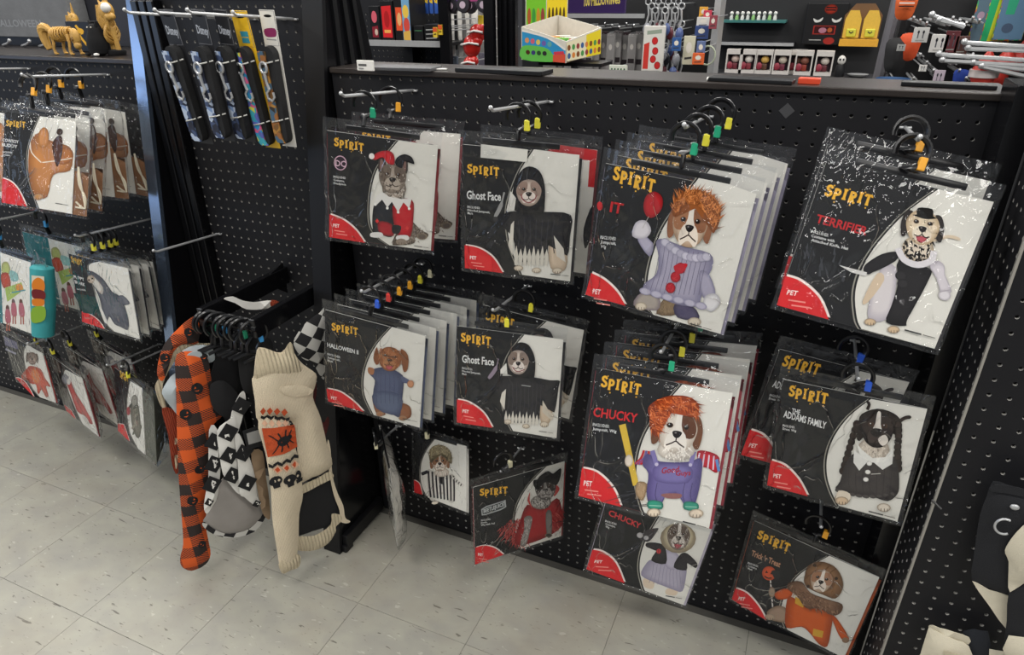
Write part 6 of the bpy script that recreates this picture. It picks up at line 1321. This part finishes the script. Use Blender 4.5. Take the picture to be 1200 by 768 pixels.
pr = Print(w_ * .97, 7.8, [(0, 0), (100, 0), (100, 100), (0, 100)]); pr_head(pr); po = pr.build('print', ho); po.location = Vector((0, -.02, 7.9)) * IN
for k in range(5):
    u, v = (.2 + .15 * k), (.3 + .12 * (k % 3)); p = o0 + np.array((fl_ + (fm - fl_) * u + (bl - fl_) * v)); g = thing('blind_box', ('small white toy packet at the left in the display carton', 'second small toy packet in the display carton', 'small toy packet in the middle of the display carton', 'fourth small toy packet in the display carton', 'small toy packet at the right in the display carton')[k], 'pack', (p[0], p[1], p[2] + .45), Matrix.Rotation(.4, 3, 'Z'))
    MB().box(-.9, -.25, 0, .9, .25, 1.9, col(('#cfcbc0', '#c8853a', '#cfcbc0', '#6fae4a', '#cfcbc0')[k]), .06).build('packet', g); pr = Print(1.6, 1.6, [(0, 0), (100, 0), (100, 100), (0, 100)]); pr_mix(pr); o = pr.build('print', g); o.location = Vector((0, -.27, 1.8)) * IN
ds = thing('display_stand', 'black post under the colourful display carton', 'post', (o0[0] + .5, Yd + 3.5, 0)); MB().box(-4, -1.5, o0[2] - .5, 4, 3, o0[2] - .12, M['black']).box(-.4, .3, 0, .4, 1.1, o0[2] - .5, M['steel']).build('stand', ds)

# purple sign, clip-strip packs and hanging goods
def pr_sign(p): p.poly([(0, 0), (100, 0), (100, 100), (0, 100)], '#33234f'); p.T('100 MILLION', (30, 78), (72, 72), 34, '#d2bf5a'); p.T('lives', (74, 72), (92, 69), 26, '#d2bf5a')
sg = slab('hanging_sign', 'long purple sign with yellow lettering at the top', 'sign', (664, -22), (733, 16), 78, .4, col('#33234f'), None, face_print(pr_sign)); MB().box(-9, -.4, -.7, 9, .2, 0, M['steel']).build('rail', sg)
fx = thing('pegboard_rack', 'black rack full of small hanging goods behind the toy display', 'rack', (10, 92, 0))
a, b = at(612, 50, 90), at(842, 50, 90)
part(MB().box(a[0], 90, 0, b[0], 90.6, 66, BP), 'back_panel', fx, (-10, -92, 0)); part(MB().box(b[0] - .6, 84, 0, b[0] + .5, 90, 66, M['steel']), 'upright_post', fx, (-10, -92, 0))
CLR = mat('clear_strip_pack', '#8f8d8b', .18, 0, .5, 30); CLR2 = mat('dim_clear_strip_pack', '#5c5858', .2, 0, .5, 30)
for k in range(14):
    x = 640 + k * 8.3; hk = thing('prong_hook', 'chrome prong hook of the row above the clear packs', 'hook', at(x, 30 + (k % 3) * 2, 84), None, 'chrome prongs of the far rack'); MB().tube([(0, 5.8, 0), (0, -3, .2), (0, -3.4, .6)], .14, M['steel'], 6).build('prong', hk, True)
    y0 = 36 + (k * 7) % 5; slab('clear_pack', ORD[k] + ' narrow clear pack from the left in the row behind the toy display', 'pack', (x - 3.2, y0), (x + 3.2, 88 + (k % 2) * 3), 80 + (k % 3), 1.0, (CLR, CLR2, col('#3a2c30', .3))[k % 3], 'row of narrow clear packs', face_print(lambda p: (p.poly([(4, 4), (96, 4), (96, 96), (4, 96)], '#7d7b7a'), p.poly([(10, 60), (90, 60), (90, 72), (10, 72)], '#2b2628'), p.E(50, 30, 22, 7, p.rnd.choice(['#7a2a3a', '#b0aca6', '#35323a'])))))
def pr_cherry(p):
    p.poly([(0, 0), (100, 0), (100, 100), (0, 100)], '#cfccc5'); p.L([(15, 14), (85, 10)], 9, '#8f9a8c', False); p.poly([(4, 40), (30, 35), (30, 97), (4, 97)], '#c23c34')
    for x, y in ((55, 32), (60, 55), (52, 74), (75, 88)): p.E(x, y, 15, 9, '#c02f2f', '#8f1f22')
slab('white_card_pack', 'tall white card with red round items, tilted in front of the dark goods', 'pack', (755, 30), (776, 84), 76, .4, col('#cfccc5'), None, face_print(pr_cherry))
slab('green_label_pack', 'small white and green lettered pack low on the far rack', 'pack', (714, 76), (734, 94), 74, .4, col('#c9cdbf'), None, face_print(lambda p: [p.poly([(2, 2), (98, 2), (98, 98), (2, 98)], '#c9cdbf')] + [p.L([(14 + 18 * k, 20), (14 + 18 * k, 80)], 8, '#2e5a38', False) for k in range(5)]))
p = at(690, 90, 78); RP = (p[0], 78)
for k in range(33):
    x = 760 + (k % 11) * 3.9; y = 2 + (k // 11) * 26 + (k % 3) * 5; p = at(x, y, 78 + (k % 5) * 1.2); t = thing('keychain', 'silver and dark keychain in the dense hanging cluster', 'keychain', p, None, 'dense cluster of keychains')
    MB().tube([(.5 * math.cos(q_), 0, .5 * math.sin(q_)) for q_ in [2 * math.pi * i / 10 for i in range(10)]], .12, M['steel'], 5, True).build('ring', t, True)
    MB().tube([(0, 0, -.5), (.2, -.1, -2), (-.1, 0, -3.4)], [.2, .15, .2], M['steel'], 6).ball((0, 0, -4.4), (.7, .5, 1.1), (col('#8f9096', .2), col('#22222a', .3), col('#4a5a8a', .3), col('#6a2a34', .3))[k % 4], 8, 6).build('charm', t, True); rod(t, .4, 89.9 - p[1])
for k, (x0, y0, x1, y1, c_, l) in enumerate(((820, 8, 828, 22, '#cf9a34', 'orange card at the top of the right cluster'), (825, 12, 833, 24, '#b8344a', 'pink-red card at the top of the right cluster'), (817, 20, 831, 32, '#c9c6c0', 'white card below the orange card'), (815, 30, 829, 46, '#2a3f72', 'navy blue pack in the right cluster'), (802, 42, 812, 76, '#c4c0a8', 'tall pale card pack at the left of the right cluster'), (817, 48, 825, 66, '#5a6a92', 'blue and white pack in the right cluster'), (812, 62, 824, 76, '#cc5a26', 'orange pack low in the right cluster'), (832, 18, 839, 34, '#8a3a44', 'red pack at the right edge of the right cluster'), (788, 44, 797, 60, '#24508a', 'bright blue pack among the keychains'))):
    slab('carded_toy', l, 'pack', (x0, y0), (x1, y1), 77 - k * .5, .5, col(c_), None, face_print(lambda p: (p.E(50, 40, 26, 20, p.rnd.choice(['#2b2b30', '#d6d0c4', '#b8863a'])), p.L([(18, 80), (82, 76)], 8, '#3a3a3a', False))))
rg = at(829, 65, 76); t = thing('hoop_pack', 'round pale hoop hanging at the right edge of the cluster', 'hoop', rg); MB().tube([(1.3 * math.cos(q_), 0, 1.5 * math.sin(q_)) for q_ in [2 * math.pi * i / 16 for i in range(16)]], .15, col('#a8b09a'), 6, True).build('hoop', t, True); rod(t, 1.4, 13.9)
zs = at(815, 95, 78)[2]; part(MB().box(at(676, 92, 78)[0], 72.5, zs - .3, at(842, 92, 78)[0], 76.8, zs, BP).box(at(842, 92, 78)[0] + .2, 72.5, zs - .3, at(842, 92, 78)[0] + .7, 90, zs, BP), 'low_shelf', fx, (-10, -92, 0))
t = thing('red_pack', 'flat red pack lying at the foot of the clear packs', 'pack', (RP[0], 74, zs + .02)); MB().box(-1.6, 0, 0, 1.6, 2, 1.0, col('#a8232a'), .1).build('body', t)
for k in range(7):
    x = 800 + (k * 13) % 36; p = np.array(at(x, 90, 73.2 + k % 2)); p[2] = zs + .5 + .35 * (k // 3); t = thing('sunglasses', ORD[k] + ' pair of dark red or black sunglasses in the heap at the rack top', 'glasses', p, Matrix.Rotation(k * .7, 3, 'Z'), 'pile of sunglasses')
    for s in (-1, 1): MB().tube([(s * .8 + .6 * math.cos(q_), 0, .45 * math.sin(q_)) for q_ in [2 * math.pi * i / 10 for i in range(10)]], .12, (col('#8a1f2c', .2), col('#1a1a1e', .2), col('#b0aeb0', .2))[k % 3], 5, True).build('rim', t, True)
    MB().tube([(1.4, 0, .1), (1.5, 1.2, .1), (1.5, 2.0, -.2)], .08, M['black'], 5).build('temple', t, True)

# shelf unit at the right
YS = 170
un = thing('shelf_unit', 'black wall shelf unit with white window boxes at upper right', 'shelf', (32, YS, 0)); UO = (-32, -YS, 0)
a, b = at(838, 50, YS), at(1046, 60, YS)
part(MB().box(a[0], YS, 0, b[0] + 8, YS + 1, 70, BP), 'back_panel', un, UO)
zA, zB = at(900, 51, YS - 10)[2], at(900, 88, YS - 12)[2]
part(MB().box(a[0], YS - 8, zA - .6, a[0] + 22, YS, zA, DG), 'shelf', un, UO); part(MB().box(a[0], YS - 8.2, zA - .7, a[0] + 22, YS - 8, zA + .1, M['steel']), 'shelf_edge', un, UO)
part(MB().box(a[0], YS - 12, zB - .6, b[0], YS, zB, DG), 'shelf', un, UO)
z4 = at(880, 24, YS - 8)[2]; part(MB().box(a[0] + 2, YS - 7, z4 - .6, a[0] + 19, YS, z4, mat('teal_shelf', '#3a6f6c', .3)), 'shelf', un, UO)
for k in range(9):
    p = at(858 + k * 6.4, 14, YS - 5); t = thing('mini_figure', ORD[k] + ' tiny pale figure from the left on the teal shelf', 'figurine', (p[0], YS - 5, z4 + .03), None, 'row of tiny pale figures'); MB().lathe([(.5, 0), (.45, .8), (.3, 1.2), (.1, 1.4)], (0, 0, 0), col(('#b9bdb8', '#7fae6a', '#c9c9c4')[k % 3 if k != 4 else 1]), 8).ball((0, 0, 1.7), .5, col('#c9c9c4'), 8, 6).build('figure', t, True)
for k, x in enumerate((860, 876, 895, 916, 934, 942, 966)):
    lab = ('first white window box from the left on the lower shelf', 'second white window box on the lower shelf', 'third white window box, yellow figure inside', 'fourth white window box in the row', 'fifth white window box, half behind its neighbour', 'sixth white window box in the row', 'seventh and last white window box in the row')[k]
    p = at(x, 72, YS - 10 + (2 if k == 4 else 0)); t = thing('window_box', lab, 'box', (p[0], YS - 10 + (2 if k == 4 else 0), zB + .03)); w, h = 2.2, 6.2; wm = col('#c6c0ba')
    b_ = MB(); b_.box(-w, 0, 0, w, 3.4, .9, wm).box(-w, 0, h - 1.3, w, 3.4, h, wm).box(-w, 0, .9, -w + .35, 3.4, h - 1.3, wm).box(w - .35, 0, .9, w, 3.4, h - 1.3, wm).box(-w, 3.2, .9, w, 3.4, h - 1.3, col('#4a3440')); b_.build('carton', t)
    MB().ball((.2, 1.4, 3.6), (1.1, .8, 1.0), col(('#b9a49a', '#c9c2ba', '#c8a050', '#b8ac9c', '#8a6a5a', '#7a4a3a', '#c2b8ae')[k]), 10, 7).box(-.5, .9, 1.0, .9, 1.9, 2.6, col(('#6a2430', '#7d2a34', '#5a3a2a', '#6a2438', '#3a2a30', '#8a3020', '#5a2028')[k]), .2).build('figure', t, True)
    MB().ball((-1.1, .3, 2.0), (.8, .25, 1.0), col('#8a2a3a'), 8, 6).build('badge', t, True)
def pr_poster(p):
    p.E(58, 14, 16, 12, '#8e2a1c', '#5a1a12'); p.L([(46, 10), (70, 10)], 3, '#141416', False); p.L([(46, 16), (70, 16)], 3, '#141416', False)
    for s in (30, 76): p.B([(s - 12, 36), (s, 41), (s + 12, 34), (s + 8, 44), (s - 6, 46)], '#c9c9c4')
    p.poly([(22, 54), (78, 54), (78, 76), (22, 76)], '#8e2a24'); p.poly([(25, 56), (75, 56), (75, 74), (25, 74)], '#3a1618'); p.E(46, 66, 10, 7, '#a06a7a'); p.E(64, 65, 6, 6, '#a0522c'); p.E(66, 92, 14, 9, '#8e2a24'); p.L([(16, 90), (46, 90)], 2, '#a8a8a4', False)
slab('mask_box', 'tall black box with white slanted eyes and red panel on the shelf unit', 'box', (947, 3), (987, 53), YS - 6, 5.95, M['black'], None, face_print(pr_poster))
t = slab('toy_display', 'orange-yellow twin-arched display carton on the shelf unit', 'display', (984, 46), (1028, 55), YS - 8, 5, col('#d29a2a')); w = abs(at(1028, 50, YS - 8)[0] - at(984, 50, YS - 8)[0])
for s in (-1, 1):
    MB().prism([(s * w / 4 - w / 4 + .3, 2), (s * w / 4 + w / 4 - .3, 2), (s * w / 4 + w / 4 - .3, 6.5), (s * w / 4 + w * .12, 8.6), (s * w / 4 - w * .12, 8.6), (s * w / 4 - w / 4 + .3, 6.5)], 1.0, 1.5, col('#d8ad3c')).build('arched_panel', t); MB().box(s * w / 4 - 1.2, .5, 2.2, s * w / 4 + 1.2, 1, 4.3, col('#c9c23a'), .3).build('toy', t); MB().tube([(s * w / 4 - .5, .45, 3.6), (s * w / 4, .42, 3.2), (s * w / 4 + .5, .45, 3.6)], .14, M['black'], 5).build('smile', t)
MB().prism([(-w / 2, 2), (w / 2, 2), (w / 2, 7.4), (w * .25, 10.2), (-w * .25, 10.2), (-w / 2, 7.4)], 1.6, 2.0, col('#6a4a2a')).build('header_card', t)
p = at(985, 78, YS - 10); t = thing('skull_figure', 'small white skull-faced black figure at the end of the window boxes', 'figurine', (p[0], YS - 10, zB + .03)); MB().lathe([(1.2, 0), (1.3, 1.5), (.9, 3)], (0, 0, 0), M['black'], 10).build('body', t, True); MB().ball((0, -.2, 4.1), (1.0, .8, 1.2), col('#c4c2bc'), 10, 8).build('skull', t, True)
for s in (-1, 1): MB().ball((s * .4, -.9, 4.3), (.25, .15, .3), M['black'], 6, 5).build('eye_socket', t)
p = at(1006, 85, YS - 10); t = thing('chrome_dish', 'small shiny chrome dish right of the skull figure', 'dish', (p[0], YS - 10, zB + .03)); MB().lathe([(1.2, 0), (2.4, .5), (2.6, .8)], (0, 0, 0), M['steel'], 14).build('dish', t, True)
# slanted silver pole and the earring stand at far right
p0, p1 = at(1018, 104, 60), at(1055, 0, 60); t = thing('silver_pole', 'tall brushed silver pole of the rack at upper right', 'post', (p0[0], 60, 0)); MB().tube([(0, 0, 0), (p1[0] - p0[0], 0, 68)], .75, mat('dull_silver', '#77757a', .4, .5, .1, 30), 8).build('pole', t, True)
er = thing('pegboard_rack', 'black rack with chrome hooks and earrings at upper right corner', 'rack', (62, 64, 0)); a, b = at(1052, 40, 62), at(1215, 40, 62); part(MB().box(a[0], 62, 0, b[0] + 6, 62.6, 66, BP), 'back_panel', er, (-62, -64, 0))
for k in range(22):
    x = 1068 + (k % 11) * 7.5; y = 24 + (k // 11) * 34 + (k % 3) * 3 if k < 11 else 66 + (k % 4) * 9
    p = at(x, y, 54); t = thing('prong_hook', 'chrome prong hook on the crowded earring rack', 'hook', p, None, 'chrome prongs of the earring rack'); MB().tube([(0, 7.7, 0), (0, -2, .1), (0, -2.4, .5)], .15, M['steel'], 6).tube([(.5, 7.7, 0), (.5, -1.6, .1)], .1, M['steel'], 5).build('prong', t, True)
for k in range(8):
    x0_, y0_, y1_ = ((1092, 18, 32), (1100, 24, 30), (1130, 50, 56), (1134, 57, 60), (1100, 64, 72), (1104, 71, 78), (1140, 74, 84), (1150, 78, 94))[k]; p = at(x0_, y0_, 46); q = at(1130 if k < 2 else 1222, y1_, 46); t = thing('long_prong', ORD[k] + ' from the top of the long empty chrome prongs at right edge', 'hook', p, None, 'long empty prongs at right edge'); MB().tube([(0, 0, 0), (q[0] - p[0], 0, q[2] - p[2])], .24, M['steel'], 7).ball((0, 0, .1), .36, M['steel'], 8, 6).build('prong', t, True)
xr = at(1228, 60, 46)[0]; part(MB().box(xr, 43, 0, xr + 1, 62, 66, BP), 'side_panel', er, (-62, -64, 0))
def pr_ear(p):
    for s in (32, 66): p.E(s, 30, 7, 12, '#2b2b30'); p.L([(s, 40), (s, 72)], 7, '#55555c', False)
    p.L([(20, 88), (80, 86)], 5, '#8f8f8a', False)
for x0, y0, x1, y1, c_, l, fn in ((1093, 40, 1108, 62, '#c9c6c2', 'white earring card with two dark drops, upper right', pr_ear), (1072, 32, 1086, 50, '#b9b7b4', 'tilted white earring card left of the two-drop card', pr_ear), (1078, 76, 1085, 84, '#c2c0bc', 'tiny white card below the tilted card', pr_ear), (1096, 82, 1104, 101, '#b6a8b4', 'narrow pinkish earring card low on the earring rack', pr_ear),
                                  (1110, 36, 1120, 62, '#5a2228', 'dark red earring card beside the two-drop card', pr_ear), (1122, 42, 1132, 64, '#4a2a24', 'brownish earring card in the middle of the rack', pr_ear), (1052, 52, 1060, 60, '#8f8f8c', 'grey barcode tag on the black pouch', pr_ear)):
    slab('earring_card', l, 'earrings', (x0, y0), (x1, y1), 47, .15, col(c_), None, face_print(fn))
for x0, y0, x1, y1, c_, l in ((1058, 40, 1073, 70, '#c4471c', 'orange pouch beside the silver pole'), (1053, -4, 1069, 22, '#c4551e', 'orange striped mask hanging at the top beside the pole'), (1042, 46, 1058, 84, '#141416', 'black pouch against the silver pole'), (1030, 90, 1062, 102, '#2a4f7c', 'blue pouch at the foot of the silver pole'), (1120, 82, 1130, 102, '#1f3f9a', 'bright blue pouch low on the earring rack')):
    p, q = at(x0, y0, 52), at(x1, y1, 52); w = q[0] - p[0]; h = p[2] - q[2]; t = thing('fabric_pouch', l, 'pouch', ((p[0] + q[0]) / 2, 52, q[2])); cloth([(-w / 2, h), (w / 2, h), (w * .55, h * .5), (w * .35, 0), (-w * .35, 0), (-w * .55, h * .5)], .8, mat('pouch_' + c_[1:], c_, .7, 0, .15, 60), 'body', t, 0, .2); rod(t, h * .9, 9.8)
    if y0 < 0: [MB().box(-w * .4, -1.0, h * (.55 + .14 * k), w * .4, -.85, h * (.6 + .14 * k), (M['black'], M['white'])[k % 2]).build('stripe', t) for k in range(3)]
for k, (x, y, r, l) in enumerate(((1153, 86, 1.5, 'leftmost red and white ornament at the right edge'), (1166, 94, 1.4, 'round red ornament low at the right edge'), (1177, 78, 1.4, 'red hanging ornament behind the long prongs'), (1195, 72, 1.5, 'pointed red ornament at the right picture edge'))):
    p = at(x, y, 48 + k * 3); t = thing('red_ornament', l, 'ornament', p); MB().lathe([(.1, -r), (r * .7, -r * .7), (r, 0), (r * .6, r * .9), (.15, r * 1.7)] if k != 1 else [(.1, -r), (r * .75, -r * .7), (r, 0), (r * .75, r * .7), (.1, r)], (0, 0, 0), col('#c23a30', .35), 14).build('body', t, True)
    rod(t, r * .5, 13.8 - k * 3)
    if k == 0: MB().lathe([(r * 1.01, -.4), (r * 1.02, .4)], (0, 0, 0), col('#cfc6c2', .4), 14).build('white_band', t, True)
FO = webbing('holographic_foil', ['#5f7d8a', '#3fa06a', '#c8c23a', '#c86a3a', '#7a6a9a']); FO.node_tree.nodes['Principled BSDF'].inputs['Metallic'].default_value = .4
def pr_foil(p): p.poly([(0, 0), (28, 0), (28, 100), (0, 100)], '#5a6f7c'); p.poly([(30, 0), (52, 0), (52, 100), (30, 100)], '#2fa56a'); p.poly([(52, 0), (70, 0), (60, 100), (46, 100)], '#c9d23a'); p.poly([(70, 0), (100, 0), (100, 100), (62, 100)], '#c8763a'); p.E(14, 60, 9, 6, '#a08a9a'); [p.L([(78, 20 + 9 * k), (92, 20 + 9 * k)], 4, '#3a2a20', False) for k in range(8)]
slab('foil_stick_pack', 'tall rainbow holographic pack at top right', 'pack', (1155, -30), (1182, 50), 56, .5, FO, None, face_print(pr_foil)); slab('foil_stick_pack', 'bluish holographic pack right of the rainbow one', 'pack', (1184, -30), (1197, 48), 55, .5, FO, None, face_print(lambda p: (p.poly([(0, 0), (100, 0), (100, 100), (0, 100)], '#5f7f9a'), p.poly([(20, 0), (60, 0), (50, 60), (20, 60)], '#3aa07a'), p.E(40, 82, 20, 8, '#4a5a70'))))
# odds and ends lying on the main rack's top rail
zr = 48.76
def ontop(name, label, cat, px, py, dx, dy, dz, mt, rot=0, fn=None):
    p = floor_at(px, py, zr); t = thing(name, label, cat, p, Matrix.Rotation(rot, 3, 'Z')); MB().box(-dx / 2, -dy / 2, 0, dx / 2, dy / 2, dz, mt, min(.04, dz * .3)).build('body', t)
    if fn: face_print(fn)(t, dx, dz); t.children[-1].location.y -= dy / 2 * IN
ontop('price_sign', 'small white price sign at the left end of the main rack top', 'sign', 429, 83, 1.6, .15, .8, M['white'], 0, lambda p: (p.L([(10, 45), (60, 45)], 22, '#5a5a58', False), p.L([(10, 80), (40, 80)], 14, '#8a8a88', False)))
ontop('flat_tray', 'thin dark tray lying on the main rack top near its left end', 'tray', 475, 81.5, 5.5, 2.4, .25, mat('dark_scuffed_tray', '#4a4a4c', .35), .1)
ontop('flat_tray', 'thin black tray lying on the main rack top below the ribbed post', 'tray', 590, 85, 7.5, 2.2, .3, M['black'], -.05)
ontop('flat_tray', 'long thin black tray on the main rack top by the shelf unit', 'tray', 880, 96, 5.5, 1.6, .25, M['black'], -.1)
ontop('white_flap', 'white card flap lying on the main rack top', 'card', 842, 94, 1.6, 1.2, .15, M['white'], .1)
ontop('orange_box', 'flat bright orange-red box on the main rack top', 'box', 948, 98, 1.35, .9, .36, mat('orange_red_card', '#c9401f', .5), -.05)
ontop('flat_tray', 'long thin black tray at the right end of the main rack top', 'tray', 1110, 102, 5.2, 1.2, .25, M['black'], -.1)
for px, py, c_, l in ((553, 84, '#8a2a28', 'dark red scrap on the main rack top'), (517, 82, '#b9b7b2', 'white scrap of paper on the main rack top')): ontop('paper_scrap', l, 'scrap', px, py, .9, .6, .12, col(c_), .3)
